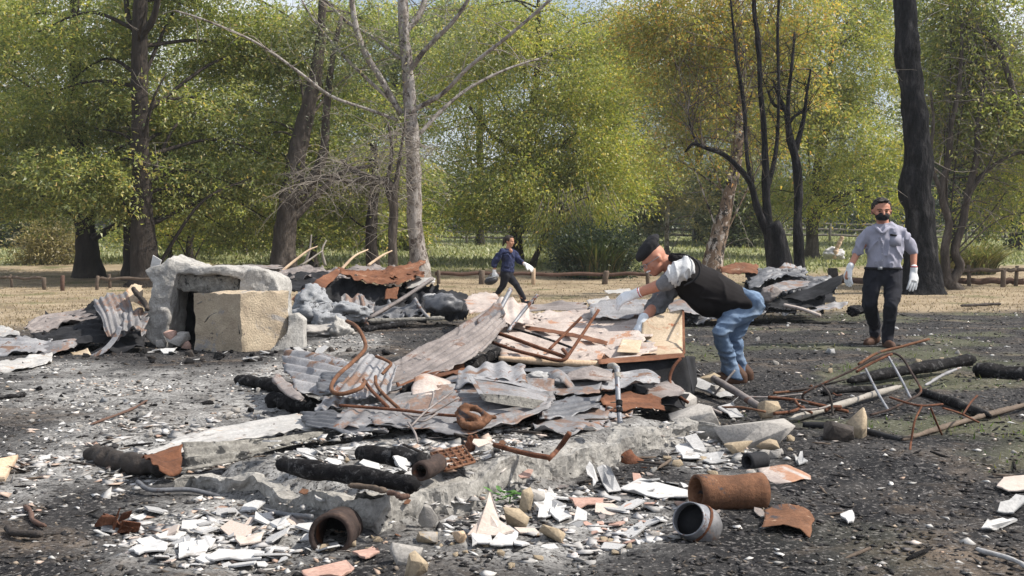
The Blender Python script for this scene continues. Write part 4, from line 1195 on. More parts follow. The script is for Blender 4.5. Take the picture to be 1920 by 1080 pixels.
for pts in ([(384, 604), (394, 592), (417, 584), (432, 596), (446, 604), (449, 626)], [(370, 570), (378, 566), (395, 562)]):
    w_ = []
    for x_, y_ in pts:
        t_ = (455 - x_) / 89.0
        w_.append(P(x_, y_, 12.55 + .45 * t_ - .004))
    rod('crack', None, w_, .007, M['concrete_dark'], parent=bk, n=4, k=3, noise_=.4)
rough_solid('broken_slab', [prism([(540, 590, 12.9), (556, 586, 12.9), (570, 600, 12.9), (572, 655, 12.9), (500, 662, 12.7), (520, 640, 12.7), (538, 625, 12.8)], .18)], M['concrete'], None, .022, .02, 6.0, 5, label="small grey slab leaning on the tan block's right side", cat='slab')
slab('loose_panel', "white curled scrap at the hearth's top left corner", [(283, 500, 13.9), (288, 478, 13.9), (304, 488, 13.9), (298, 506, 13.9)], .03, M['plaster'])
# ash caked rubble right of the block
for i, (x, y, d, s, mt, lab) in enumerate([(585, 590, 15.9, (0.56, 0.45, 0.38), 'ashlump', "ash grey lump beside the tan block, nearest the block"), (615, 600, 15.7, (0.62, 0.50, 0.36), 'ashlump', "ash grey lump under the leaning rust plate"),
                                           (640, 580, 16.4, (0.67, 0.56, 0.34), 'ashlump', "bluish ash lump below the black sheets"), (665, 588, 16.4, (0.56, 0.45, 0.29), 'ashlump', "rightmost bluish ash lump below the black sheets"),
                                           (600, 625, 15.2, (0.84, 0.56, 0.25), 'stone_grey', "long flat grey stone right of the tan block"), (636, 622, 15.1, (0.38, 0.34, 0.40), 'concrete', "upright grey lump at the end of the flat stone"), (582, 560, 16.6, (0.67, 0.56, 0.45), 'ashlump', "highest ash grey lump beneath the rust plate")]):
    rock('rubble_lump', lab, P(x, y, d), s, 80 + i, M[mt], cat='rubble', rough=.5)

# ------------------------------------------------------------------ crumpled sheets at the far left
sheet('crumpled_sheet', "brown topped bent sheet lying at far left with dark underside", [[(40, 612, 13.6), (75, 590, 14.0), (130, 584, 14.4), (175, 572, 14.4)], [(62, 628, 13.2), (110, 612, 13.4), (150, 605, 13.5), (190, 600, 13.5)]], M['brownish'], 6, 'u', .018, .04, 4, 1)
sheet('upright_ribbed_sheet', "pale blue ribbed sheet standing on edge left of the hearth", [[(172, 572, 13.3), (190, 552, 13.4), (215, 550, 13.5), (238, 545, 13.6)], [(190, 600, 13.0), (205, 590, 13.1), (232, 590, 13.2), (252, 585, 13.3)], [(200, 630, 12.8), (218, 640, 12.8), (245, 625, 12.9), (260, 620, 13.1)]], M['zinc_blue'], 6, 'v', .022, .03, 2, 2)
sheet('folded_scrap', "tan folded scrap propped against the hearth's left side", [[(236, 548, 13.6), (250, 532, 13.7), (264, 536, 13.8)], [(232, 575, 13.4), (252, 570, 13.5), (272, 585, 13.6)]], M['tan_sheet'], 0, dent=.04, seed=3)
log_('charred_stake', "black stake jutting up beside the hearth's left edge", (252, 538, 13.3), (275, 582, 13.2), .03, M['charwood'], 4, cat='stake')
sheet('black_crumpled_sheet', "sooty black crumpled sheet under the pale ribbed one", [[(60, 625, 13.3), (120, 605, 13.6), (180, 595, 13.6), (215, 610, 13.5)], [(40, 660, 12.7), (110, 650, 12.7), (180, 645, 12.8), (225, 650, 12.9)]], M['black_sheet'], 5, 'u', .02, .07, 4, 5)
sheet('dark_fold', "black folded sheet tucked under the hearth's left foot", [[(195, 640, 13.2), (230, 615, 13.4), (270, 630, 13.4)], [(160, 668, 12.6), (220, 655, 12.7), (275, 650, 12.8)]], M['black_sheet'], 0, dent=.08, seed=6)
sheet('curled_strip', "pale curling metal strip below the upright ribbed sheet", [[(165, 668, 12.5), (190, 655, 12.5), (212, 632, 12.6), (222, 610, 12.7)], [(172, 672, 12.45), (198, 660, 12.45), (220, 636, 12.55), (229, 613, 12.65)]], M['zinc'], 0, dent=.006, tear=0, seed=7)
sheet('flat_grey_sheet', "grey blue sheet lying flat at the left edge of the heap", [[(-30, 625, 13.2), (40, 632, 13.0), (100, 640, 12.9)], [(-40, 665, 12.4), (30, 668, 12.3), (95, 660, 12.5)]], M['zinc'], 5, 'u', .014, .04, 3, 8)
sheet('white_strip_sheet', "bleached white sheet edge lowest in the left heap", [[(-20, 680, 11.5), (40, 672, 11.9), (100, 662, 12.4)], [(-10, 696, 10.75), (50, 692, 10.9), (98, 680, 11.5)]], M['zinc_white'], 3, 'u', .012, .03, 3, 9)
sheet('left_edge_sheet', "pale sheet scrap poking in at the left frame edge", [[(-60, 605, 14.2), (0, 612, 14.0), (35, 618, 13.8)], [(-60, 630, 13.6), (0, 634, 13.5), (40, 630, 13.4)]], M['zinc_white'], 3, 'u', .012, .03, 3, 10)
sheet('tan_scrap', "tan scrap of sheet in front of the left heap", [[(130, 660, 12.7), (165, 655, 12.7)], [(138, 670, 12.5), (172, 664, 12.5)]], M['tan_sheet'], 0, dent=.02, seed=11)
sheet('blue_scrap', "blue grey sheet piece between the brown sheet and the black crumple", [[(70, 645, 12.8), (120, 632, 12.9), (150, 628, 13.0)], [(60, 672, 12.3), (110, 660, 12.4), (140, 650, 12.6)]], M['zinc_blue'], 4, 'u', .014, .03, 3, 12)

# ------------------------------------------------------------------ heap behind the hearth, centre left
sheet('leaning_rust_plate', "long rust and cream plate leaning down toward the tan block", [[(543, 562, 16.61), (585, 530, 17.43), (632, 502, 18.25)], [(570, 578, 16.38), (602, 548, 17.20), (640, 508, 18.13)]], M['rust_sheet'], 0, dent=.015, seed=21, tear=1)
sheet('rusted_ribbed_sheet', "sagging orange rust ribbed sheet crowning the rear heap", [[(632, 502, 18.72), (690, 508, 18.95), (745, 498, 19.19), (800, 488, 19.42)], [(640, 515, 17.90), (690, 530, 17.78), (745, 534, 17.78), (795, 515, 18.25)]], M['rust_sheet'], 5, 'u', .022, .05, 3, 22)
sheet('blackened_sheet', "black sheet stretched behind the leaning rust plate", [[(515, 515, 18.95), (560, 508, 19.07), (625, 510, 19.07)], [(525, 545, 18.02), (570, 552, 17.90), (620, 560, 17.78)]], M['black_sheet'], 5, 'u', .015, .05, 3, 23)
sheet('dark_blue_sheet', "dark blue black sheet hanging under the rusted ribbed one", [[(600, 535, 18.37), (650, 532, 18.25), (700, 535, 18.13), (745, 540, 18.02)], [(610, 580, 17.55), (655, 585, 17.43), (700, 590, 17.43), (740, 600, 17.43)]], M['black_sheet'], 6, 'v', .018, .08, 3, 24)
sheet('rear_hollow_shade', "black panel put in as shade at the back of the rear heap's hollow", [[(690, 545, 18.25), (740, 535, 18.25), (800, 535, 18.25)], [(690, 600, 17.90), (740, 605, 17.78), (800, 600, 17.78)]], M['black_sheet'], 0, dent=.05, seed=25)  # dark panel added to make the hollow of the heap look shaded
sheet('tan_inner_scrap', "brown scrap lying inside the rear heap's hollow", [[(722, 540, 17.78), (748, 536, 17.78)], [(720, 560, 17.55), (745, 562, 17.55)]], M['rust_sheet'], 0, dent=.03, seed=26)
rod('angle_bar', "mauve metal bar sloping up to the right across the rear heap", [(692, 597, 16.85), (755, 560, 17.20), (812, 522, 17.55)], .035, M['brownish'], n=4, cat='bar')
rod('short_upright_bar', "short mauve upright bar in the rear heap", [(676, 553, 17.08), (682, 580, 16.96), (688, 610, 16.85)], .04, M['zinc_blue'], n=4, cat='bar')
sheet('white_flap', "small white metal flap at the rear heap's right top", [[(755, 530, 18.25), (790, 522, 18.37), (818, 520, 18.37)], [(760, 542, 18.02), (790, 536, 18.02), (815, 530, 18.02)]], M['zinc_white'], 0, dent=.02, seed=27)
sheet('curved_black_shell', "curved black shell of metal at the rear heap's right end", [[(798, 548, 18.25), (830, 542, 18.02), (870, 552, 17.78), (892, 570, 17.55)], [(815, 570, 17.55), (840, 562, 17.32), (868, 575, 17.08), (880, 585, 17.08)], [(800, 600, 17.55), (840, 602, 17.08), (865, 600, 16.96), (875, 596, 16.96)]], M['black_sheet'], 0, dent=.04, seed=28)
rock('burnt_drum', "crushed sooty drum lying in the black shell", P(836, 574, 17.20), (.60, .55, .42), 91, M['dark_zinc'], cat='drum', rough=.35, sub=4)
rock('pale_bundle', "pale crumpled bundle above the sooty drum", P(806, 556, 17.32), (.26, .22, .14), 92, M['plaster_grey'], cat='bundle', rough=.3)
rod('bent_strap', "pale metal strap sloping beside the sooty drum", [(778, 560, 17.20), (790, 580, 16.96), (806, 598, 16.85)], .03, M['zinc'], n=4, cat='strap')
log_('ashy_pole', "ash coloured pole lying under the rear heap", (690, 602, 16.38), (835, 596, 16.73), .03, M['concrete_dark'], 5, cat='pole')
log_('black_pole', "black pole lying on the ground before the rear heap", (680, 618, 15.91), (765, 606, 16.38), .04, M['char'], 6, cat='pole')
sheet('pink_sheet', "pinkish sheet corner between the black shell and the walking woman", [[(868, 560, 16.38), (900, 548, 17.08), (935, 552, 17.08)], [(880, 590, 14.98), (910, 586, 15.09), (940, 580, 15.44)]], M['zinc_pink'], 0, dent=.03, seed=29)
sheet('rear_brown_board', "thin brown sheet edge behind the hearth top", [[(420, 500, 19.89), (470, 496, 20.12), (530, 498, 20.12)], [(420, 506, 19.42), (470, 505, 19.42), (535, 503, 19.54)]], M['brownish'], 0, dent=.02, seed=30)
for i, (a, b, c) in enumerate([((505, 528, 20.47), (570, 475, 20.94), (595, 462, 21.06)), ((520, 515, 21.06), (560, 500, 21.06), (605, 470, 21.41)), ((640, 505, 21.06), (665, 480, 21.29), (690, 468, 21.53)), ((570, 500, 21.53), (580, 470, 21.53), (584, 440, 21.53)), ((690, 498, 21.29), (715, 480, 21.53), (735, 470, 21.76)), ((610, 498, 21.53), (604, 470, 21.53), (612, 450, 21.64))]):
    rod('dead_branch', ["longest pale dead branch rising right of the hearth", "lower pale dead branch beside the longest one", "pale dead branch behind the peak of the rear heap", "upright dead branch right of the forked trunk's foot", "short dead branch before the dark straight trunk", "thin upright dead branch above the leaning rust plate"][i], [a, b, c], [.03, .022, .012], M['twig_grey'] if i % 2 else M['wood_pale'], cat='branch', seed=i)
sheet('rear_dark_sheet', "dark brown sheet lying behind the rear heap's peak", [[(600, 512, 21.29), (680, 500, 21.53), (770, 508, 21.29)], [(610, 530, 20.12), (690, 522, 20.12), (780, 524, 20.12)]], M['brownish'], 4, 'u', .02, .08, 4, 31)

# ------------------------------------------------------------------ sheets behind the bending man, right
sheet('rust_ridge_sheet', "rusty brown sheet on top of the right rear pile", [[(1345, 498, 20.34), (1395, 490, 20.58), (1425, 498, 20.58)], [(1350, 510, 19.72), (1395, 510, 19.59), (1420, 515, 19.59)]], M['rust_sheet'], 3, 'u', .02, .04, 3, 41)
sheet('grey_ribbed_sheet', "wide grey ribbed sheet across the right rear pile", [[(1395, 512, 20.09), (1430, 500, 20.34), (1470, 504, 20.34), (1512, 508, 20.34)], [(1405, 545, 18.60), (1440, 528, 18.85), (1465, 515, 19.34), (1515, 522, 19.22)]], M['dark_zinc'], 7, 'u', .022, .05, 3, 42)
sheet('blue_fold_sheet', "pale blue folded sheet in the middle of the right rear pile", [[(1442, 534, 18.85), (1480, 524, 19.10), (1520, 528, 19.10)], [(1448, 552, 18.23), (1480, 544, 18.48), (1516, 535, 18.72)]], M['zinc_blue'], 3, 'u', .012, .02, 2, 43)
sheet('black_wing_sheet', "black sheet tilting up to the right under the standing man's hand", [[(1455, 556, 18.60), (1520, 538, 18.60), (1582, 512, 18.60)], [(1500, 566, 18.10), (1545, 556, 18.10), (1578, 535, 18.10)]], M['black_sheet'], 0, dent=.03, seed=44, tear=2)
sheet('black_lower_sheet', "black lower sheet beneath the tilted black one", [[(1480, 562, 19.10), (1530, 552, 19.10), (1560, 545, 19.10)], [(1470, 580, 18.48), (1520, 572, 18.48), (1570, 568, 18.48)]], M['black_sheet'], 0, dent=.03, seed=45)
sheet('pale_flat_sheet', "pale flat sheet lying lowest at the right rear pile's foot", [[(1515, 576, 18.10), (1555, 568, 18.35), (1592, 566, 18.48)], [(1520, 584, 17.61), (1560, 580, 17.73), (1588, 573, 17.98)]], M['zinc'], 3, 'v', .012, .02, 2, 46)
sheet('ground_sheet', "dark grey sheet under the right rear pile's left part", [[(1280, 568, 18.85), (1340, 560, 19.10), (1440, 566, 18.85), (1480, 570, 18.85)], [(1270, 602, 17.24), (1340, 600, 17.24), (1440, 588, 17.73), (1500, 590, 17.61)]], M['dark_zinc'], 5, 'u', .02, .06, 4, 47)
sheet('blue_sheet_below_vest', "blue grey sheet seen below the bending man's chest", [[(1250, 565, 18.10), (1280, 558, 18.35), (1320, 575, 18.10)], [(1255, 595, 16.86), (1290, 588, 17.11), (1320, 592, 17.24)]], M['zinc_blue'], 3, 'u', .015, .03, 3, 48)
rod('twisted_strip', "twisted pinkish strip at the foot of the right rear pile", [(1470, 572, 17.61), (1505, 580, 17.36), (1538, 592, 17.11)], .03, M['zinc_pink'], n=4, cat='strip')
rock('brown_bundle', "brown lump behind the bending man's hip", P(1445, 552, 18.10), (.34, .3, .28), 94, M['brownish'], cat='bundle', rough=.2)
rock('black_clod', "black clod between the right rear pile and standing man", P(1604, 583, 18.10), (.42, .36, .2), 95, M['char'], cat='clod', rough=.3)
log_('dark_batten', "dark thin batten on the ground right of the standing man", (1800, 573, 22.94), (1875, 570, 23.31), .03, M['charwood'], 9, cat='batten')

# ------------------------------------------------------------------ main heap of sheets, centre
sheet('large_roof_sheet', "large pinkish ribbed roof sheet sloping back under the bending man's hands", [[(925, 592, 10.6), (1020, 582, 10.8), (1120, 576, 10.9), (1215, 572, 10.9)], [(930, 635, 9.5), (1030, 632, 9.6), (1130, 625, 9.7), (1225, 620, 9.7)], [(935, 680, 8.6), (1040, 683, 8.55), (1150, 676, 8.6), (1240, 668, 8.7)]], M['zinc_pink'], 9, 'u', .022, .014, 3, 51)
sheet('grey_overlap_sheet', "grey white sheet corner lifted by the bending man's near hand", [[(1098, 566, 10.6), (1160, 558, 10.7), (1228, 556, 10.6)], [(1108, 598, 10.1), (1160, 594, 10.1), (1215, 588, 10.2)]], M['zinc'], 4, 'u', .012, .03, 3, 52)
sheet('white_flat_scrap', "white flat scrap behind the bending man's near glove", [[(1098, 566, 11.6), (1140, 556, 11.8)], [(1110, 573, 11.3), (1150, 566, 11.4)]], M['zinc_white'], 0, dent=.02, seed=53)
sheet('far_pale_scrap', "pale scrap lying on dry grass behind the large roof sheet", [[(1130, 545, 21.5), (1180, 540, 22)], [(1140, 552, 20.5), (1190, 548, 21)]], M['zinc_white'], 0, dent=.02, seed=54)
rod('pale_split_pole', "pale splintered pole end sticking out under the large roof sheet", [(935, 672, 8.5), (990, 676, 8.5), (1050, 680, 8.55), (1130, 684, 8.6)], [.018, .028, .03, .03], M['wood_pale'], cat='pole', n=10)
# open metal cabinet lying on its back at the right of the heap
cab = thing('steel_cabinet', P(1220, 740, 9.0) * np.array([1, 1, 0]) + np.array([0, 0, 0]), "rusty open steel cabinet lying on its back under the bending man's lower hand", 'cabinet')
cA, cB, cC, cD = P(1130, 690, 8.45), P(1300, 672, 8.55), P(1278, 640, 9.5), P(1130, 640, 9.5)
sheet('back_panel', None, [[(1188, 643, 9.4), (1230, 640, 9.45), (1276, 636, 9.5)], [(1180, 671, 8.7), (1230, 668, 8.7), (1280, 664, 8.7)]], M['tan_sheet'], 0, dent=.01, tear=0, seed=55, parent=cab)
sheet('side_panel', None, [[(1205, 600, 9.7), (1240, 588, 9.75), (1279, 580, 9.8)], [(1200, 642, 9.5), (1240, 640, 9.5), (1280, 640, 9.5)], [(1195, 652, 9.2), (1240, 655, 9.2), (1281, 655, 9.2)]], M['tan_sheet'], 0, dent=.008, tear=0, seed=56, parent=cab)
sheet('right_edge', None, [[(1279, 580, 9.8), (1283, 582, 9.78)], [(1280, 664, 8.8), (1285, 664, 8.8)]], M['rust_sheet'], 0, dent=.002, tear=0, seed=57, parent=cab)
sheet('front_panel', None, [[(1125, 682, 8.55), (1200, 676, 8.6), (1285, 668, 8.65)], [(1128, 722, 8.5), (1200, 736, 8.5), (1300, 740, 8.5)]], M['black_sheet'], 0, dent=.015, tear=0, seed=58, parent=cab)  # shade on this face put into the colour as black
sheet('front_lip', None, [[(1120, 674, 8.62), (1200, 668, 8.66), (1282, 662, 8.7)], [(1122, 683, 8.5), (1200, 678, 8.55), (1284, 670, 8.6)]], M['rust_sheet'], 0, dent=.004, tear=0, seed=59, parent=cab)
sheet('end_panel', None, [[(1285, 668, 8.65), (1302, 668, 9.3)], [(1300, 740, 8.5), (1308, 716, 9.2)]], M['black_sheet'], 0, dent=.01, tear=0, seed=60, parent=cab)
sheet('enamel_panel', "square pale enamel panel with rust spots inside the cabinet", [[(1166, 636, 9.1), (1204, 638, 9.15)], [(1156, 660, 8.75), (1198, 662, 8.8)]], M['tan_sheet'], 0, dent=.004, tear=0, seed=61, cat='panel')
# the long sloping sheets on the left of the heap
sheet('long_sloping_sheet', "long reddish grey ribbed sheet sloping up from left to the heap's peak", [[(690, 695, 8.4), (760, 662, 8.7), (830, 625, 9.0), (890, 592, 9.3), (928, 568, 9.5)], [(705, 722, 7.9), (770, 695, 8.1), (840, 655, 8.5), (900, 618, 8.8), (940, 585, 9.1)], [(735, 748, 7.5), (800, 718, 7.7), (870, 680, 8.0), (915, 650, 8.4), (955, 612, 8.8)]], M['brownish'], 7, 'u', .019, .018, 3, 62)
sheet('upturned_flap', "blue grey flap standing up at the end of the long sloping sheet", [[(893, 598, 9.0), (915, 580, 9.1), (938, 568, 9.2)], [(905, 640, 8.8), (928, 618, 8.9), (950, 590, 9.0)]], M['zinc_blue'], 0, dent=.02, tear=2, seed=63)
sheet('fan_ribbed_sheet', "bright ribbed sheet fanning out at the heap's left end", [[(532, 652, 9.3), (600, 662, 9.1), (650, 676, 8.9), (695, 690, 8.7)], [(530, 688, 8.7), (590, 700, 8.5), (640, 708, 8.4), (695, 712, 8.3)], [(560, 738, 7.9), (600, 745, 7.9), (645, 740, 7.9), (700, 730, 8.0)]], M['zinc'], 6, 'u', .036, .012, 2, 64)
sheet('rolled_sheet_edge', "brown rolled end of the bright ribbed sheet", [[(520, 700, 8.3), (548, 722, 8.0), (572, 745, 7.7)], [(512, 712, 8.15), (535, 738, 7.85), (562, 752, 7.6)], [(528, 725, 8.2), (552, 745, 7.9), (575, 752, 7.75)]], M['brownish'], 0, dent=.02, seed=65)
sheet('ribbed_middle_sheet', "grey ribbed sheet with orange streaks framed by the rusty rod loop", [[(690, 660, 8.2), (722, 672, 8.1), (750, 685, 8.0)], [(640, 715, 7.6), (690, 722, 7.5), (740, 712, 7.5)], [(620, 742, 7.3), (680, 748, 7.2), (735, 735, 7.3)]], M['zinc'], 6, 'v', .014, .02, 2, 66)
sheet('blue_strip_sheet', "narrow blue grey strip under the long sloping sheet", [[(700, 748, 7.45), (790, 725, 7.6), (880, 690, 7.9)], [(705, 762, 7.2), (795, 742, 7.3), (885, 705, 7.6)]], M['zinc_blue'], 0, dent=.02, seed=67)
sheet('curved_front_sheet', "broad blue grey sheet with torn curved front edge at the heap's foot", [[(740, 742, 7.2), (830, 722, 7.4), (940, 706, 7.6), (1045, 706, 7.6)], [(690, 775, 6.85), (800, 762, 7.0), (920, 752, 7.05), (1042, 742, 7.15)], [(700, 800, 6.45), (800, 812, 6.35), (905, 812, 6.35), (1035, 762, 6.75)]], M['zinc_blue'], 11, 'u', .011, .022, 2, 68)
sheet('front_left_sheet', "grey sheet with brown patches at the heap's front left", [[(650, 762, 7.0), (720, 752, 7.1), (770, 760, 7.0)], [(605, 795, 6.5), (690, 798, 6.45), (770, 805, 6.45)]], M['zinc_blue'], 5, 'v', .01, .03, 4, 69)
sheet('crossing_grey_sheet', "grey ribbed sheet under the rusty rods at the heap's left", [[(600, 742, 7.8), (660, 738, 7.7), (720, 745, 7.5)], [(585, 770, 7.2), (660, 770, 7.1), (740, 772, 7.0)]], M['zinc'], 7, 'v', .012, .03, 3, 70)
sheet('pink_folded_sheet', "small pink mauve folded sheet in the heap's centre", [[(778, 702, 7.55), (800, 698, 7.6), (840, 712, 7.6)], [(770, 725, 7.3), (800, 708, 7.4), (855, 728, 7.4)], [(775, 752, 7.15), (790, 745, 7.2), (820, 745, 7.2)]], M['zinc_pink'], 0, dent=.015, seed=71)
tray = thing('metal_tray', P(955, 760, 7.0), "dented grey metal trough lying on the broad front sheet", 'trough')
sheet('floor_panel', None, [[(880, 712, 7.2), (960, 722, 7.2), (1030, 740, 7.2)], [(905, 742, 6.85), (970, 752, 6.85), (1020, 764, 6.85)]], M['zinc_blue'], 0, dent=.012, tear=0, seed=72, parent=tray)
sheet('front_panel', None, [[(898, 738, 6.8), (960, 742, 6.8), (1022, 752, 6.8)], [(905, 752, 6.78), (960, 762, 6.76), (1000, 768, 6.76)]], M['concrete_dark'], 0, dent=.008, tear=1, seed=73, parent=tray)
sheet('end_flange', None, [[(877, 704, 7.3), (884, 703, 7.3)], [(898, 740, 6.82), (907, 740, 6.82)]], M['zinc'], 0, dent=.003, tear=0, seed=74, parent=tray)
sheet('back_flange', None, [[(882, 703, 7.32), (960, 712, 7.32), (1032, 735, 7.25)], [(884, 710, 7.28), (960, 720, 7.28), (1028, 742, 7.2)]], M['zinc'], 0, dent=.006, tear=0, seed=75, parent=tray)
sheet('right_ribbed_sheet', "blue ribbed sheet with torn lip beside the standing pipe", [[(1030, 705, 8.0), (1090, 706, 8.0), (1135, 702, 8.0)], [(1030, 745, 7.3), (1085, 742, 7.3), (1125, 738, 7.4)]], M['zinc_blue'], 4, 'u', .012, .03, 3, 76)
sheet('humped_ribbed_sheet', "humped ribbed sheet right of the standing pipe with dark hollow below", [[(1130, 706, 8.1), (1175, 696, 8.2), (1215, 690, 8.2), (1240, 705, 8.1)], [(1125, 738, 7.5), (1165, 730, 7.6), (1205, 716, 7.7), (1238, 718, 7.8)]], M['zinc'], 6, 'u', .014, .03, 3, 77)
sheet('dark_band_sheet', "dark blue band of sheet just below the large roof sheet's front edge", [[(935, 690, 8.2), (1040, 688, 8.2), (1150, 690, 8.2)], [(945, 704, 7.9), (1040, 702, 7.9), (1148, 704, 7.9)]], M['dark_zinc'], 2, 'u', .012, .02, 2, 78)
sheet('gap_shade_sheet', "black sheet put in as the shade beneath the long sloping sheet", [[(880, 665, 9.2), (980, 665, 9.4), (1130, 670, 9.4)], [(800, 745, 7.9), (950, 735, 7.9), (1130, 730, 8.0)]], M['black_sheet'], 0, dent=.05, seed=79)  # black sheet added to stand for the shadowed void under the heap
sheet('bluish_lower_sheet', "bluish crumpled sheet low in front under the broad sheet's torn edge", [[(990, 790, 6.8), (1060, 775, 7.0), (1140, 772, 7.1)], [(1000, 815, 6.4), (1070, 815, 6.4), (1150, 800, 6.7)]], M['zinc_blue'], 0, dent=.05, seed=80)
sheet('grey_curled_sheet', "grey curled sheet behind the standing pipe", [[(1085, 768, 7.2), (1130, 752, 7.5), (1180, 762, 7.5)], [(1100, 795, 6.9), (1145, 790, 6.9), (1190, 785, 7.1)]], M['zinc'], 0, dent=.05, seed=81)
sheet('brown_dark_plate', "dark purple brown plate right of the humped sheet", [[(1215, 728, 8.2), (1250, 715, 8.4), (1285, 735, 8.2)], [(1200, 760, 7.6), (1240, 752, 7.8), (1280, 748, 7.9)]], M['brownish'], 0, dent=.03, seed=82)
rock('melted_lump', "white crusted melted lump beneath the large roof sheet", P(1005, 708, 7.7), (.2, .14, .09), 96, M['plaster_grey'], cat='lump', rough=.45)
def ring_scrap():
    sheet('melted_scrap', "grey curled melted scrap arching beside the white lump", [[(1022, 712, 7.7), (1038, 692, 7.75), (1060, 694, 7.75), (1080, 722, 7.7)], [(1028, 724, 7.5), (1042, 704, 7.5), (1062, 706, 7.5), (1084, 736, 7.5)]], M['zinc_blue'], 0, dent=.04, tear=3, seed=83, cat='scrap')
ring_scrap()
rod('short_pale_stub', "short pale stub post under the large roof sheet", [(954, 688, 8.0), (955, 715, 7.9)], .022, M['pale_pipe'], cat='stub')

# rods and frames on the heap
rod('rusty_loop_rod', "big orange rod bent into a loop at the heap's left", [(650, 602, 8.6), (668, 612, 8.4), (682, 635, 8.2), (684, 655, 8.0), (660, 680, 7.8), (635, 702, 7.5), (622, 722, 7.3), (625, 735, 7.2), (645, 738, 7.15), (675, 728, 7.2), (685, 715, 7.3)], .0145, M['rust_orange'], n=10)
rod('rusty_hook_rod', "short orange hooked rod right of the loop", [(705, 668, 7.9), (720, 674, 7.85), (733, 682, 7.8), (725, 692, 7.75), (716, 702, 7.7)], .0115, M['rust_orange'], n=8)
rod('rusty_curved_rod', "left of two parallel curved rusty rods", [(682, 712, 7.4), (695, 730, 7.2), (712, 748, 7.0), (728, 764, 6.9)], .0115, M['rust'], n=8)
rod('rusty_curved_rod', "right of two parallel curved rusty rods", [(704, 706, 7.4), (706, 722, 7.2), (722, 742, 7.0), (748, 766, 6.85)], .0115, M['rust_orange'], n=8)
rod('long_rusty_rod', "long rusty rod lying across the front sheets to the rusty knot", [(636, 760, 6.9), (690, 764, 6.85), (760, 770, 6.75), (830, 778, 6.6), (870, 780, 6.5)], .0095, M['rust'], n=8)
knot = thing('rusty_knot', P(885, 800, 6.45), "twisted lump of orange rusted metal on the broad front sheet", 'scrap')
kp = [tube_geo(catmull([P(855, 778, 6.5), P(868, 765, 6.5), P(890, 766, 6.5), P(912, 780, 6.45), P(908, 792, 6.4), P(880, 800, 6.35), P(866, 792, 6.4), P(860, 780, 6.5)], 40), .023, 10, True, .5, 3, 22.0),
      tube_geo(catmull([P(866, 772, 6.5), P(886, 782, 6.42), P(906, 792, 6.4)], 14), .030, 10, True, .5, 5, 20.0), tube_geo(catmull([P(900, 785, 6.42), P(930, 782, 6.45)], 6), .014, 8, True, .2, 5, 20.0)]
fuse('twisted_body', kp, .008, M['rust_orange'], knot, 1, wrinkle=.006, wscale=20)
wire = thing('bent_wire_frame', P(790, 800, 6.4), "thin crossing brown wires standing on the front sheet left of the rusty knot", 'wire frame')
for a, b, c in (((770, 800, 6.35), (800, 770, 6.5), (848, 735, 6.7)), ((760, 778, 6.5), (800, 778, 6.5), (860, 745, 6.6)), ((805, 765, 6.55), (812, 745, 6.6), (812, 735, 6.65)), ((765, 792, 6.4), (778, 812, 6.2), (783, 830, 6.1)), ((755, 775, 6.55), (790, 790, 6.4), (820, 775, 6.5))):
    rod('wire', None, [a, b, c], .007, M['brownish'], parent=wire, n=5)
bed = thing('rusty_bed_frame', P(990, 690, 8.6), "rusty tubular chair frame lying on the large roof sheet", 'chair frame')
for nm, pts, r, mt in (('frame_tube', [(912, 618, 9.0), (955, 632, 8.9), (1010, 652, 8.7), (1055, 668, 8.6), (1062, 675, 8.55)], .016, 'rust'), ('frame_tube', [(918, 640, 8.8), (960, 655, 8.65), (1010, 668, 8.5), (1050, 676, 8.45), (1064, 668, 8.5), (1055, 655, 8.65)], .014, 'rust'),
                       ('leg', [(914, 620, 9.0), (935, 585, 9.2), (958, 542, 9.4)], .020, 'grey_iron'), ('leg', [(952, 622, 9.2), (980, 585, 9.4), (1008, 553, 9.5)], .015, 'grey_iron'), ('leg', [(1030, 655, 8.8), (1060, 625, 9.0), (1090, 595, 9.1)], .012, 'rust'),
                       ('leg', [(1062, 672, 8.6), (1090, 630, 8.9), (1122, 582, 9.2)], .013, 'rust'), ('cross_bar', [(958, 615, 9.3), (1000, 627, 9.2), (1045, 642, 9.1), (1072, 652, 9.0)], .010, 'char')):
    rod(nm, None, pts, r, M[mt], parent=bed, n=8)
pipe = thing('standing_pipe', P(1185, 888, 6.6), "grey upright water pipe with dark bands standing at the footing", 'pipe')
rod('pipe', None, [(1157, 688, 7.2), (1160, 760, 7.0), (1166, 820, 6.8), (1170, 862, 6.65)], .017, M['grey_iron'], parent=pipe, n=10, noise_=.08)
rod('elbow', None, [(1143, 686, 7.3), (1152, 686, 7.25), (1158, 694, 7.18)], .020, M['pale_pipe'], parent=pipe, n=10)
for y in (700, 752, 765): rod('band', None, [(1157 + (y - 690) * .06, y, 7.2 - (y - 690) * .003), (1157 + (y + 8 - 690) * .06, y + 9, 7.2 - (y - 682) * .003)], .021, M['char'] if y > 720 else M['pale_pipe'], parent=pipe, n=10)
rod('pipe_foot', None, [(1170, 858, 6.62), (1172, 870, 6.55), (1165, 886, 6.5)], .020, M['black_sheet'], parent=pipe, n=10)
rod('bent_thin_pipe', "thin curved rusty pipe hanging from the cabinet's right corner", [(1276, 672, 8.45), (1262, 690, 8.4), (1256, 715, 8.35), (1270, 740, 8.2), (1290, 755, 8.1)], .012, M['rust'])
put('rusted_flange', *tube_geo(catmull([P(1170, 860, 6.45), P(1188, 880, 6.4)], 6), [.07, .075], 12, True, .25, 4, 18.), M['rust'], label="small rusted cup at the foot of the standing pipe", cat='cup')

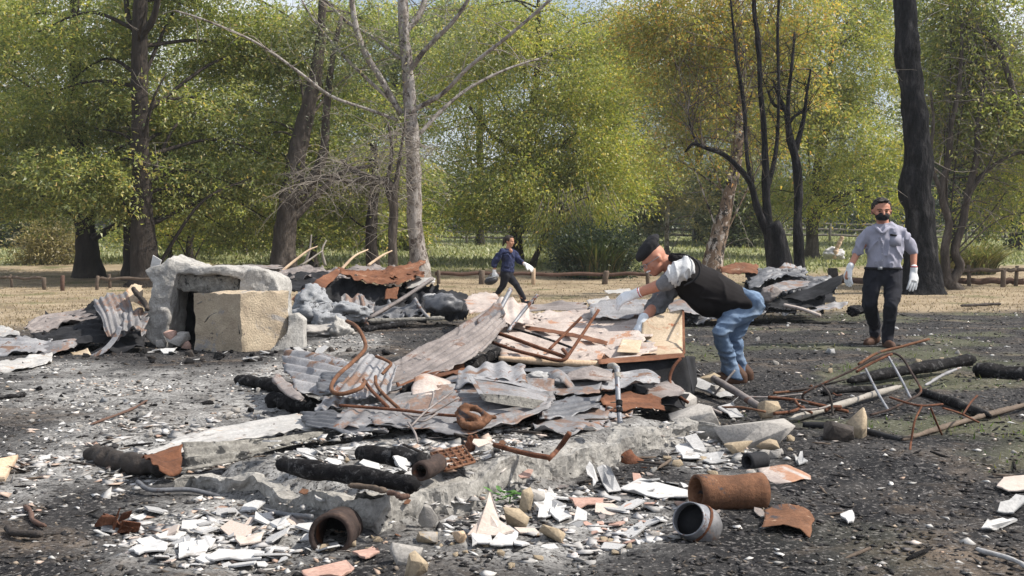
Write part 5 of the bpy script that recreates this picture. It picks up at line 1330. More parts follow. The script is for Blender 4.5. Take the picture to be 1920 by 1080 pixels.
# long sheet with a folded front edge at lower left
sheet('long_flat_sheet', "bleached flat sheet with a rusty end at lower left", [[(250, 852, 6.3), (390, 806, 6.95), (470, 788, 7.2), (560, 772, 7.5)], [(300, 858, 6.05), (400, 832, 6.4), (500, 816, 6.6), (610, 806, 6.7)]], M['zinc_white'], 4, 'u', .008, .02, 2, 90)
sheet('folded_flange_sheet', "weathered ribbed strip folded down along the flat sheet's front", [[(340, 829, 6.15), (420, 828, 6.2), (500, 822, 6.35), (615, 806, 6.6)], [(345, 858, 6.05), (420, 850, 6.12), (500, 838, 6.25), (615, 814, 6.55)], [(338, 886, 5.95), (420, 872, 6.05), (500, 850, 6.2), (610, 822, 6.5)]], M['concrete_dark'], 3, 'u', .012, .01, 1, 91)
sheet('rusty_sheet_end', "orange and cream curled end of the flat sheet at lower left", [[(262, 856, 6.0), (300, 846, 6.1), (342, 830, 6.15)], [(278, 858, 5.85), (310, 868, 5.9), (342, 858, 5.98)], [(300, 880, 5.75), (322, 889, 5.78), (340, 886, 5.85)]], M['rust_sheet'], 3, 'u', .014, .01, 1, 92)
log_('charred_log', "blackened log stub at the left end of the folded strip", (168, 850, 6.55), (300, 880, 6.0), [.055, .06, .05], M['charwood'], 21)
log_('charred_log', "longest charcoal log lying on the ash inside the footing", Z(524, 868, .235), Z(772, 912, .225), [.036, .044, .042, .038], M['char'], 22, rough=.12)
log_('charred_log', "short charcoal log behind the longest one", Z(676, 848, .25), Z(795, 868, .245), [.036, .046, .04], M['char'], 23, rough=.2)
log_('charred_log', "dark charred log under the bright ribbed sheet's left end", (445, 712, 9.9), (560, 733, 9.1), [.04, .06, .05], M['char'], 24)
log_('charred_log', "crumbling black log between flat sheet and ribbed sheet", (500, 750, 8.6), (620, 766, 8.1), [.05, .07, .05], M['char'], 25, rough=.5)
grate = thing('rusty_grate', Z(845, 880, .19), "square rusty perforated grate on the ash beside the tin", 'grate')
ga, gb, gc, gd = P(808, 850, 5.75), P(868, 836, 5.85), P(890, 866, 5.45), P(835, 882, 5.3)
for i in range(6):
    t = i / 5
    rod('bar', None, [ga + (gb - ga) * t, gd + (gc - gd) * t], .007, M['rust_orange'], parent=grate, n=5, straight=True)
    rod('cross_bar', None, [ga + (gd - ga) * t, gb + (gc - gb) * t], .007, M['rust_orange'], parent=grate, n=5, straight=True)
sheet('backing', None, [[ga - .006, gb - .006], [gd - .006, gc - .006]], M['rust'], 0, dent=.004, tear=0, parent=grate, seed=9)
def can(name, label, a, b, r, mat, inner, rim, wall=.006, n=26, dent=.1, seed=0, cat='can', flare=None, closed=True, extra=None):
    """hollow cylinder from a to b, open at a"""
    a, b = V3(a), V3(b)
    t = np.linspace(0, 1, 12)
    root = thing(name, np.array([(a[0] + b[0]) / 2, (a[1] + b[1]) / 2, min(a[2], b[2]) - r]), label, cat)
    c = a + (b - a) * t[:, None]
    rr = np.full(12, r) if flare is None else np.interp(t, np.linspace(0, 1, len(flare)), flare) * r
    o1 = put('shell', *tube_geo(c, rr, n, False, dent, seed, 5.0)[:2], None, mat, root, smooth=True)
    solid(o1, wall)
    ax = (b - a) / np.linalg.norm(b - a)
    put('rim', *tube_geo([a - ax * .004, a + ax * .012], [rr[0] * 1.03, rr[0] * 1.03], n, False, dent, seed, 5.0)[:2], None, rim, root, smooth=True)
    solid(root.children[-1], wall * 2)
    if closed: put('bottom', *tube_geo([b - ax * .01, b], [rr[-1] * .98, rr[-1] * .98], n, True, dent, seed, 5.0), inner, root)
    return root, (a, b, ax, rr)
can('rusty_tin', "crushed grey tin with rusty mouth beside the grate", Z(788, 884, .215), Z(822, 868, .22), .034, M['dark_rust'], M['rust'], M['rust'], dent=.35, seed=4)
rod('angle_iron', "bent L shaped rusty angle iron inside the footing", [Z(926, 834, .21), Z(985, 850, .20), Z(1030, 858, .20)], .014, M['rust'], n=4, cat='angle iron')
rod('angle_iron', "rusty upright stub at the angle iron's end", [Z(1030, 860, .20), P(1048, 840, 5.75), P(1068, 812, 5.7)], .016, M['rust'], n=4, cat='angle iron')
rock('dark_scrap', "dark rusted scrap standing behind the grate", P(888, 838, 5.95), (.08, .07, .13), 97, M['rust'], cat='scrap', rough=.3)
rock('greenish_stone', "mottled grey green lump beside the dark rusted scrap", P(912, 840, 5.9), (.12, .1, .12), 98, M['stone_grey'], cat='stone', rough=.2)
log_('burnt_stick', "thin brown stick just inside the footing below the long log", Z(655, 912, .20), Z(735, 918, .20), .012, M['wood'], 31, cat='stick')
log_('burnt_stick', "tan stick at the footing's edge right of the long log", Z(720, 925, .20), Z(775, 930, .20), .012, M['wood_red'], 32, cat='stick')

# foreground metal
pipe_can = can('pipe_collar', "dark rusty pipe collar facing the camera below the footing", P(620, 1004, 4.60), P(642, 988, 4.86), .080, M['dark_rust'], M['black_sheet'], M['rust'], wall=.008, seed=6, cat='pipe collar')
can('rusty_drum', "orange rusty drum section lying on its side at lower right", G(1306, 955, .077), G(1426, 951, .075), .078, M['rust_orange'], M['black_sheet'], M['rust'], wall=.006, seed=7, dent=.14, closed=False, flare=[1.0, 1.0, .97, 1.0, 1.08], cat='drum')
def elbow():
    root = thing('grey_elbow', G(1315, 1022), "grey two piece stovepipe elbow tilted up in front of the drum", 'stovepipe elbow')
    a, b, c = P(1292, 985, 5.0), P(1316, 985, 5.05), P(1322, 1008, 4.9)
    a, m1, e = P(1290, 972, 4.66), P(1307, 982, 4.72), P(1334, 1000, 4.74)
    o = put('socket', *tube_geo(catmull([a, (a + m1) / 2, m1], 8), [.070, .076, .084], 26, False, .04, 3, 5.)[:2], None, M['grey_iron'], root, smooth=True); solid(o, .005)
    o = put('body', *tube_geo(catmull([m1, (m1 + e) / 2, e], 8), [.086, .090, .066], 26, False, .04, 3, 5.)[:2], None, M['zinc_blue'], root, smooth=True); solid(o, .005)
    o = put('seam', *tube_geo([m1 - (e - m1) * .06, m1 + (e - m1) * .1], [.089, .090], 26, False, .04, 3, 5.)[:2], None, M['rust'], root, smooth=True); solid(o, .004)
    put('end_cap', *tube_geo([e - (e - m1) * .10, e + (e - m1) * .12, e + (e - m1) * .2], [.068, .05, .02], 26, True, .04, 3, 5.), M['zinc_blue'], root, smooth=True)
    put('dark_lining', *tube_geo([a * .45 + m1 * .55, a * .4 + m1 * .6], [.074, .074], 26, True), M['black_sheet'], root)  # black disc added as the shade inside the mouth
elbow()
sheet('rusty_plate', "orange rusty plate with curled pale end right of the elbow", [[G(1432, 970, .03), G(1475, 968, .05), G(1512, 972, .045), G(1528, 985, .03)], [G(1428, 1000, .015), G(1470, 1000, .03), G(1500, 1005, .03), G(1520, 1010, .01)]], M['rust_orange'], 0, dent=.012, tear=2, seed=101, nu=30, nv=20)
sheet('mauve_flat_sheet', "flat mauve sheet scrap behind the rusty drum", [[G(1420, 885, .02), G(1470, 882, .03), G(1520, 893, .01)], [G(1430, 905, .01), G(1480, 908, .02), G(1525, 900, .01)]], M['zinc_pink'], 0, dent=.012, tear=2, seed=102)
can('black_tin', "small black tin lying left of the mauve sheet", G(1402, 880, .04), G(1432, 876, .04), .04, M['black_sheet'], M['black_sheet'], M['rust'], seed=8, dent=.2)
rod('long_dark_rod', "long thin dark rod lying along the front of the footing", [G(258, 922, .05), G(285, 930, .03), G(360, 930, .03), (440, 940, 5.45), (520, 962, 5.15), G(585, 990, .05)], .012, M['dark_zinc'])
rc = thing('rusty_cluster', G(215, 1000), "cluster of jagged rusty scraps at lower left", 'scrap')
for i, (x, y, a, b) in enumerate([(190, 990, (178, 995), (215, 985)), (0, 0, (205, 1000), (220, 965)), (0, 0, (215, 990), (240, 972)), (0, 0, (225, 998), (262, 992)), (0, 0, (195, 985), (250, 1002))]):
    pa, pb = G(a[0], a[1], .02), P(b[0], b[1], G(b[0], 1000)[1])
    sheet('scrap', None, [[pa, pb], [pa + np.array([.03, -.02, .05]), pb + np.array([.02, -.03, .04])]], M['rust'], 0, dent=.02, tear=2, seed=110 + i, parent=rc)

# stones of the footing corner and big slabs
rock('flat_boulder', "large flat grey boulder right of the footing's end", G(1415, 835, .075), (.50, .42, .22), 120, M['stone_grey'], sub=4)
rock('boulder_chip', "broken rock tucked under the flat boulder's near edge", G(1385, 848, .03), (.22, .14, .10), 121, M['stone'])
rock('boulder_chip', "small tan rock under the flat boulder's right side", G(1440, 845, .03), (.16, .12, .08), 122, M['stone'])
for i, (x, y, w, h, mt, lab) in enumerate([(990, 940, 40, 55, 'stone', "tall tan stone wedged against the footing left of the green sprout"), (962, 975, 65, 48, 'stone', "brown stone below the green sprout"), (1038, 1000, 56, 46, 'stone', "pale tan angular stone right of the big white slab"),
                                           (800, 1010, 48, 34, 'stone', "rounded tan stone below the footing's corner"), (762, 1040, 70, 52, 'stone_grey', "blocky grey stone in front of the footing's corner"), (780, 1068, 60, 60, 'stone', "reddish brown stone at the bottom edge below the grey one"),
                                           (858, 1008, 36, 36, 'wood_pale', "round cut tan wooden plug left of the white slab"), (805, 970, 40, 60, 'stone_grey', "narrow upright stone leaning on the footing's corner"), (1000, 925, 55, 50, 'stone_grey', "grey stone against the footing right of the green sprout"), (700, 880, 30, 24, 'stone_grey', "small stone on the ash beside the long log"),
                                           (1440, 770, 46, 40, 'stone', "rough tan stone above the flat boulder"), (1300, 790, 110, 70, 'stone_grey', "grey mound of rubble above the footing's right end"), (1265, 755, 90, 50, 'stone_grey', "grey rubble lump below the cabinet's front"), (1608, 800, 52, 70, 'stone', "square brown block standing among the bars at right"), (1570, 812, 80, 44, 'charwood', "dark earth clod left of the square brown block"),
                                           (1110, 870, 40, 26, 'stone_grey', "small grey stone on the footing left of the standing pipe"), (1330, 715, 50, 36, 'stone', "pale tan lump between the cabinet and the man's shoe"), (1350, 735, 40, 30, 'stone_grey', "grey lump at the end of the cabinet")]):
    c = G(x, y + h * .3)
    s = c[1] / F
    if i in (7, 0, 8): c = c + np.array([0, -.02, 0])
    rock('stone', lab, c + np.array([0, 0, h * s * .35]), (w * s, w * s * .8, h * s), 130 + i, M[mt], rough=.1)

WHITE = [("large upright white pink slab in front of the footing", [(875, 1008), (918, 925), (965, 1000), (930, 1015)], 'plaster_pink', .10), ("white slab leaning on the large pink one, right half", [(918, 1028), (925, 980), (972, 1002), (962, 1030), (940, 1032)], 'plaster', .04),
         ("white slab piece below the large pink one, left half", [(878, 1005), (920, 1000), (925, 1026), (885, 1032)], 'plaster', .02), ("white triangular shard right of the green sprout", [(1000, 940), (1030, 915), (1052, 938), (1020, 948)], 'plaster', .03),
         ("white square shard left of the pink tile", [(1000, 945), (1035, 942), (1032, 975), (1008, 978)], 'plaster', .02), ("bluish white shard right of the white square shard", [(1032, 955), (1062, 950), (1072, 975), (1048, 985)], 'plaster', .02),
         ("pink clay tile shard in the middle of the white litter", [(1065, 938), (1130, 938), (1132, 948), (1085, 962)], 'tile_pink', .02), ("long white plate left of the rusty drum", [(1160, 920), (1200, 900), (1295, 925), (1290, 940), (1210, 935)], 'plaster', .02),
         ("tall white sliver leaning at the footing right of centre", [(1098, 880), (1105, 868), (1122, 905), (1112, 920)], 'plaster', .10), ("pale grey curved sliver beside the tall white one", [(1118, 880), (1135, 875), (1165, 925), (1140, 930)], 'plaster_grey', .05),
         ("white curved slab right of the standing pipe", [(1265, 840), (1290, 832), (1330, 858), (1320, 868), (1280, 865)], 'plaster', .03), ("grey upright slab on the white curved slab", [(1282, 822), (1305, 815), (1325, 850), (1305, 855)], 'plaster_grey', .08),
         ("grey plate fragment right of the grey upright slab", [(1310, 855), (1345, 850), (1365, 868), (1330, 875)], 'plaster_grey', .03), ("largest white plate in the lower left litter", [(335, 1035), (345, 1012), (405, 1015), (385, 1045), (335, 1055)], 'plaster', .03),
         ("white plate leftmost in the lower left litter", [(240, 1040), (290, 1015), (315, 1025), (310, 1040), (260, 1048)], 'plaster', .02), ("long white plate lowest in the lower left litter", [(385, 1052), (410, 1035), (495, 1040), (490, 1056), (400, 1060)], 'plaster', .02),
         ("white plate above the largest one at lower left", [(285, 1012), (320, 1000), (350, 1005), (335, 1020), (300, 1020)], 'plaster', .02), ("grey slab on the ash behind the short log", [(648, 830), (675, 808), (686, 815), (680, 838)], 'plaster_grey', .08),
         ("pink tile fragment at the bottom edge left of centre", [(565, 1078), (650, 1055), (665, 1072), (640, 1090), (580, 1095)], 'tile_pink', .02), ("pink edged plate below the pipe collar", [(660, 1042), (700, 1030), (712, 1042), (685, 1055)], 'tile_pink', .02),
         ("white chip by the pinkish plate in the lower left", [(440, 1010), (495, 1003), (490, 1020), (450, 1030)], 'plaster_pink', .02), ("white plate left of the pipe collar", [(505, 985), (540, 970), (545, 990), (520, 1000)], 'plaster', .03),
         ("narrow white plate at the right frame edge", [(1840, 998), (1880, 975), (1908, 978), (1860, 1000)], 'plaster', .03), ("tall white plate at the right frame edge above the narrow one", [(1870, 965), (1905, 930), (1935, 935), (1900, 970)], 'plaster_grey', .06),
         ("yellowish white rag like plate at the right edge", [(1868, 915), (1880, 898), (1940, 895), (1940, 925), (1890, 928)], 'plaster_pink', .05), ("small upright white chip on the dark soil right of the rusty plate", [(1575, 968), (1598, 960), (1600, 985), (1590, 988)], 'plaster', .05),
         ("white chip behind the rusty drum", [(1400, 928), (1440, 930), (1445, 938), (1415, 940)], 'plaster', .01), ("grey plate leaning at the scrap right of the cabinet", [(1345, 765), (1385, 745), (1395, 785), (1370, 788)], 'plaster_grey', .06),
         ("long grey plate sloping beside the pale rubble", [(1285, 715), (1310, 710), (1385, 745), (1350, 750)], 'plaster_grey', .08), ("pale grey plate in front of the flat boulder", [(1490, 860), (1505, 850), (1515, 872), (1498, 878)], 'plaster_grey', .02)]
for i, (lab, pts, mt, lift) in enumerate(WHITE):
    ys = [p[1] for p in pts]
    y1, y0 = max(ys), min(ys)
    base = [G(p[0], p[1]) for p in pts]
    dn = min(b[1] for b in base)
    w = []
    for p in pts:
        f_ = (y1 - p[1]) / max(1, y1 - y0)
        g = G(p[0], y1)
        flat = G(p[0], p[1])
        # between lying flat and standing up at the near edge, by how far the piece is lifted
        k = min(1.0, lift / .1)
        d = flat[1] * (1 - k * .8) + g[1] * k * .8
        q_ = P(p[0], p[1], d)
        q_[2] = max(q_[2], float(terrain(q_[0], q_[1])) + .012)
        w.append(q_ + np.array([0, 0, .012]))
    slab('plaster_shard' if 'tile' not in mt else 'tile_shard', lab, w, .009, M[mt], cat='shard', seed=i, rag=.05)

# ------------------------------------------------------------------ right foreground: frames, beams, sticks
fr = thing('tubular_frame', G(1620, 790), "bent chrome and rust tubular chair frame lying at right", 'chair frame')
for nm, pts, r, mt in (('frame_tube', [(1508, 750, 8.7), (1505, 742, 8.7), (1520, 730, 8.7), (1590, 698, 8.8), (1640, 672, 8.9), (1668, 662, 9.0), (1690, 670, 8.95), (1710, 700, 8.75), (1726, 728, 8.5), (1722, 740, 8.4), (1700, 752, 8.25), (1668, 768, 8.1), (1632, 778, 8.0)], .0095, 'dark_rust'),
                       ('cross_bar', [(1622, 690, 8.85), (1645, 735, 8.45), (1666, 770, 8.1)], .010, 'grey_iron'), ('cross_bar', [(1665, 668, 8.98), (1690, 712, 8.65), (1708, 748, 8.3)], .010, 'grey_iron'),
                       ('top_bar', [(1610, 683, 8.9), (1645, 662, 9.1), (1690, 650, 9.2), (1742, 636, 9.3)], .012, 'rust_orange'), ('side_bar', [(1606, 697, 8.8), (1640, 678, 8.9), (1672, 664, 9.0)], .012, 'rust')):
    rod(nm, None, pts, r, M[mt], parent=fr, n=8)
fr2 = thing('rusty_stool_frame', G(1730, 835), "thin rusty leg frame standing right of the tubular frame", 'stool frame')
for pts in ([(1668, 745, 7.2), (1720, 760, 7.0), (1768, 758, 7.1)], [(1728, 762, 7.0), (1715, 790, 6.9), (1708, 830, 6.85)], [(1745, 765, 7.05), (1755, 790, 7.1), (1766, 815, 7.2)], [(1768, 765, 7.1), (1800, 775, 7.3), (1835, 792, 7.6)], [(1708, 828, 6.85), (1706, 848, 6.7)], [(1805, 778, 7.3), (1820, 755, 7.5), (1832, 742, 7.6)]):
    rod('rusty_tube', None, pts, .007, M['rust'], parent=fr2, n=6)
log_('charred_beam', "thick charred beam lying behind the tubular frame", (1590, 714, 9.8), (1822, 674, 10.8), [.042, .055, .06], M['char'], 41, cat='beam', n=7, rough=.06)
log_('charred_beam', "charred beam end cut by the right frame edge", (1828, 692, 10.4), (1990, 716, 9.9), [.075, .08], M['char'], 42, cat='beam', n=4, rough=.06)
log_('charred_beam', "low black beam under the chrome tubes", (1545, 736, 9.1), (1680, 726, 9.5), [.028, .03], M['char'], 43, cat='beam', n=6, rough=.1)
log_('charred_beam', "black beam lying right of the tubular frame", (1720, 733, 9.2), (1860, 780, 7.9), [.03, .038, .03], M['char'], 44, cat='beam', n=6, rough=.1)
log_('pale_pole', "long pale brown pole lying under the tubular frame", (1478, 786, 7.8), (1690, 725, 9.3), [.022, .026, .026, .024], M['pale_pipe'], 45, cat='pole', n=10, rough=.1)
log_('thin_grey_pole', "thin grey pole continuing behind the charred beam", (1730, 722, 9.5), (1800, 690, 10.2), .014, M['zinc'], 46, cat='pole', n=6)
rod('black_hose', "black curved strip lying in front of the square brown block", [(1505, 796, 7.6), (1560, 800, 7.55), (1620, 810, 7.35), (1690, 826, 7.05)], [.02, .03, .03, .02], M['black_sheet'], cat='hose')
rod('rusty_bar', "rusty bar crossing left of the tubular frame", [(1440, 745, 8.6), (1500, 752, 8.5), (1590, 772, 8.2)], .014, M['rust'], cat='bar', n=4)
rod('rusty_pipe', "thick rusty pipe slanting at the bending man's feet", [(1338, 710, 9.2), (1380, 735, 8.8), (1422, 762, 8.4)], .030, M['brownish'], cat='pipe', n=10)
log_('rail_plank', "grey brown plank rising to the right frame edge", (1690, 824, 7.05), (1950, 752, 8.6), [.02, .024], M['wood'], 47, cat='plank', n=4)
log_('white_stick', "white stick on the soil at lower right corner", G(1836, 1036, .02), G(1918, 1072, .02), .010, M['plaster_grey'], 48, cat='stick', n=6)
log_('rust_stick', "long thin rust coloured stick on the ash at left", G(175, 802, .02), G(280, 755, .02), .010, M['wood_red'], 49, cat='stick', n=6)
log_('black_stick', "black stick on the ground at the left edge", G(-20, 752, .03), G(55, 745, .03), .02, M['char'], 50, cat='stick', n=6)
slab('tan_board', "tan broken board cut by the left frame edge", [G(-30, 905, .03), G(-5, 880, .06), G(35, 868, .05), G(10, 905, .03)], .03, M['wood_pale'], cat='board')
log_('brown_stick', "brown stick at the lower left on bare soil", G(38, 958, .02), G(90, 995, .02), .011, M['wood_red'], 51, cat='stick', n=6)
log_('dark_root', "dark root like stick at the bottom left", G(5, 998, .02), G(72, 1018, .03), .016, M['charwood'], 52, cat='stick', n=6)
rock('white_heap', "white heap in the paddock left of the standing man", P(1565, 476, 44), (.9, .6, .5), 99, M['plaster'], cat='heap', rough=.4)
log_('red_brown_board', "reddish board leaning up out of the white heap", P(1563, 485, 43.8), P(1579, 443, 43.8), .09, M['wood_pale'], 53, cat='board', n=4)

# ------------------------------------------------------------------ more sheets in the heaps
sheet('fallen_roof_sheet', "grey ribbed sheet lying under the fan ribbed sheet's right side", [[(600, 690, 8.6), (680, 700, 8.4), (760, 690, 8.4)], [(590, 735, 7.7), (680, 745, 7.6), (770, 728, 7.7)]], M['dark_zinc'], 7, 'u', .016, .022, 3, 201)
sheet('buckled_sheet', "buckled rusty brown sheet behind the pink folded scrap", [[(740, 715, 8.0), (800, 690, 8.2), (870, 672, 8.4)], [(750, 740, 7.5), (810, 716, 7.6), (880, 700, 7.8)]], M['rust_sheet'], 5, 'u', .014, .022, 3, 202)
sheet('leaning_grey_sheet', "blue grey sheet leaning up behind the metal trough", [[(860, 695, 7.6), (920, 684, 7.7), (985, 690, 7.7)], [(850, 722, 7.3), (920, 716, 7.3), (990, 722, 7.3)]], M['zinc'], 4, 'v', .012, .022, 3, 203)
sheet('curled_brown_sheet', "brown curled sheet in front of the dark band below the roof sheet", [[(1060, 694, 8.0), (1110, 686, 8.1), (1150, 694, 8.0)], [(1055, 712, 7.6), (1105, 708, 7.6), (1150, 712, 7.7)]], M['brownish'], 3, 'u', .014, .022, 3, 204)
sheet('jutting_sheet', "dark sheet jutting left beneath the torn front sheet", [[(560, 770, 7.2), (640, 772, 7.0), (720, 780, 6.8)], [(570, 800, 6.7), (650, 812, 6.4), (730, 815, 6.3)]], M['dark_zinc'], 5, 'u', .014, .022, 4, 205)
sheet('lower_torn_sheet', "torn blue black sheet under the curved front sheet's right end", [[(1000, 760, 7.1), (1060, 745, 7.3), (1130, 742, 7.4)], [(1010, 785, 6.7), (1065, 778, 6.8), (1125, 770, 7.0)]], M['dark_zinc'], 4, 'u', .014, .022, 4, 206)
sheet('rust_streaked_sheet', "rust streaked sheet under the standing pipe's middle", [[(1120, 745, 7.5), (1180, 735, 7.7), (1240, 742, 7.7)], [(1130, 775, 7.1), (1190, 770, 7.2), (1250, 768, 7.4)]], M['rust_sheet'], 4, 'u', .014, .022, 4, 207)
sheet('hollow_shade_sheet', "black sheet put in as the shade of the hollow right of the standing pipe", [[(1190, 715, 8.3), (1240, 722, 8.3), (1290, 742, 8.3)], [(1180, 745, 7.8), (1230, 760, 7.8), (1290, 768, 7.9)]], M['black_sheet'], 0, dent=.06, tear=3, seed=208)  # black sheet added to darken the hollow like shade
sheet('peak_sheet', "reddish sheet propped behind the rusty chair frame's left legs", [[(905, 580, 10.2), (945, 560, 10.5), (990, 570, 10.6)], [(915, 622, 9.6), (955, 610, 9.7), (1000, 612, 9.8)]], M['zinc_pink'], 4, 'v', .014, .022, 3, 209)
sheet('warped_roof_strip', "warped grey strip across the back of the large roof sheet", [[(940, 575, 11.4), (1020, 566, 11.6), (1100, 566, 11.6)], [(945, 590, 10.9), (1020, 583, 11.0), (1105, 580, 11.0)]], M['brownish'], 3, 'u', .014, .022, 3, 210)
sheet('crossed_strip', "narrow rusty strip lying across the large roof sheet", [[(985, 612, 9.9), (1060, 622, 9.6), (1140, 640, 9.2)], [(983, 618, 9.8), (1058, 629, 9.5), (1138, 648, 9.1)]], M['rust_sheet'], 0, dent=.01, tear=1, seed=211)
log_('burnt_rafter', "burnt rafter running back under the long sloping sheet", (760, 735, 7.4), (940, 660, 9.2), [.04, .045], M['char'], 212, cat='rafter', n=8)
log_('burnt_rafter', "burnt rafter poking out under the curved front sheet", (850, 800, 6.5), (1010, 775, 7.0), [.03, .035], M['char'], 213, cat='rafter', n=8)
log_('burnt_rafter', "short burnt rafter in the hollow beside the cabinet", (1130, 722, 8.2), (1230, 700, 8.6), [.035, .035], M['char'], 214, cat='rafter', n=8)
# rear heap, centre left
sheet('jagged_black_sheet', "jagged black sheet standing behind the ash lumps", [[(560, 545, 17.78), (610, 530, 18.02), (670, 525, 18.25), (720, 545, 18.02)], [(565, 590, 17.43), (615, 592, 17.32), (670, 596, 17.32), (720, 600, 17.32)]], M['black_sheet'], 6, 'v', .03, .12, 4, 221)
sheet('tilted_rust_sheet', "tilted rusty sheet at the rear heap's left top behind the hearth", [[(520, 508, 19.42), (570, 500, 19.66), (615, 505, 19.66)], [(530, 530, 18.60), (580, 528, 18.60), (620, 524, 18.72)]], M['brownish'], 5, 'u', .025, .10, 4, 222)
sheet('hanging_black_sheet', "black sheet hanging below the rusted crown's right end", [[(740, 535, 18.25), (790, 525, 18.37), (825, 535, 18.25)], [(735, 585, 17.67), (785, 590, 17.55), (830, 592, 17.55)]], M['black_sheet'], 5, 'v', .03, .12, 4, 223)
sheet('rust_edge_sheet', "rust edged sheet low at the front of the rear heap", [[(690, 575, 17.43), (740, 566, 17.55), (790, 572, 17.55)], [(690, 600, 16.85), (740, 598, 16.85), (795, 598, 16.96)]], M['dark_zinc'], 4, 'u', .02, .10, 4, 224)
sheet('grey_torn_sheet', "torn grey sheet between the ash lumps and the mauve bar", [[(640, 560, 17.43), (672, 552, 17.55), (700, 562, 17.55)], [(640, 590, 16.96), (672, 585, 16.96), (705, 592, 17.08)]], M['zinc_blue'], 4, 'v', .02, .08, 4, 225)
# right rear pile
sheet('long_dark_sheet', "long dark ribbed sheet spread under the right rear pile", [[(1390, 525, 20.34), (1470, 515, 20.58), (1560, 518, 20.58)], [(1400, 560, 18.97), (1480, 556, 18.97), (1575, 545, 19.22)]], M['dark_zinc'], 7, 'u', .022, .08, 4, 231)
sheet('low_black_sheet', "black sheet low in the right rear pile behind the man's hip", [[(1430, 560, 18.60), (1490, 552, 18.72), (1550, 552, 18.72)], [(1430, 588, 17.73), (1490, 584, 17.73), (1545, 580, 17.86)]], M['black_sheet'], 5, 'u', .022, .08, 4, 232)  # black sheet low in the pile
sheet('left_rib_sheet', "ribbed grey sheet showing between the bending man's arm and legs", [[(1270, 555, 19.10), (1330, 548, 19.34), (1400, 556, 19.10)], [(1265, 590, 17.61), (1330, 590, 17.61), (1395, 588, 17.61)]], M['dark_zinc'], 6, 'u', .022, .08, 4, 233)
sheet('tipped_pale_sheet', "pale tipped sheet corner at the right rear pile's crest", [[(1430, 506, 20.58), (1475, 498, 20.83), (1510, 505, 20.83)], [(1440, 520, 19.96), (1480, 515, 20.09), (1515, 516, 20.09)]], M['zinc'], 3, 'u', .02, .06, 3, 234)
# left heap
sheet('torn_black_sheet', "torn black sheet peaking left of the pale upright ribbed sheet", [[(90, 600, 14.2), (140, 585, 14.4), (190, 570, 14.4)], [(80, 645, 13.0), (140, 640, 13.0), (200, 630, 13.1)]], M['black_sheet'], 6, 'u', .03, .12, 4, 241)
sheet('rolled_grey_sheet', "rolled blue grey sheet edge on top of the left heap", [[(52, 605, 14.0), (80, 592, 14.2), (115, 588, 14.3)], [(58, 618, 13.6), (88, 605, 13.8), (120, 600, 13.9)]], M['zinc_blue'], 3, 'u', .02, .06, 3, 242)
sheet('leaning_brown_strip', "brown strip leaning across the left heap's middle", [[(70, 640, 13.1), (120, 612, 13.6), (170, 600, 13.8)], [(78, 650, 12.9), (128, 622, 13.4), (176, 608, 13.6)]], M['brownish'], 0, dent=.03, tear=2, seed=243)
sheet('crumpled_blue_sheet', "crumpled blue sheet between the upright sheet and the hearth", [[(225, 590, 13.2), (248, 580, 13.3), (272, 592, 13.4)], [(222, 625, 12.8), (250, 628, 12.8), (275, 632, 12.9)]], M['zinc_blue'], 4, 'v', .025, .10, 4, 244)

# ------------------------------------------------------------------ a tangle of bars and scraps at the bending man's feet
rng = np.random.default_rng(5)
for i in range(14):
    x, y = 1330 + rng.random() * 270, 740 + rng.random() * 60
    a = G(x, y, .03 + .08 * rng.random())
    an = rng.random() * math.pi
    ln = .2 + .4 * rng.random()
    b = a + np.array([math.cos(an) * ln, math.sin(an) * ln * .6, .10 * rng.normal()])
    b[2] = max(b[2], .04)
    rod('scrap_bar', "thin rusty bar in the tangle right of the cabinet", [a, (a + b) / 2 + rng.normal(size=3) * .02, b], .008 + .006 * rng.random(), M[['rust', 'brownish', 'charwood', 'rust_orange'][i % 4]], n=5, cat='bar', group="rusty bars tangled at the bending man's feet", seed=i)

# ------------------------------------------------------------------ loose litter: individuals first, then what nobody could count
def flat_shape(rng, r):
    k = rng.integers(4, 7)
    a = np.sort(rng.random(k)) * 2 * math.pi
    a = np.linspace(0, 2 * math.pi, k, endpoint=False) + rng.normal(size=k) * .35
    rr = r * (0.65 + .6 * rng.random(k))
    return np.stack([np.cos(a) * rr, np.sin(a) * rr * .8, 0 * a], -1)

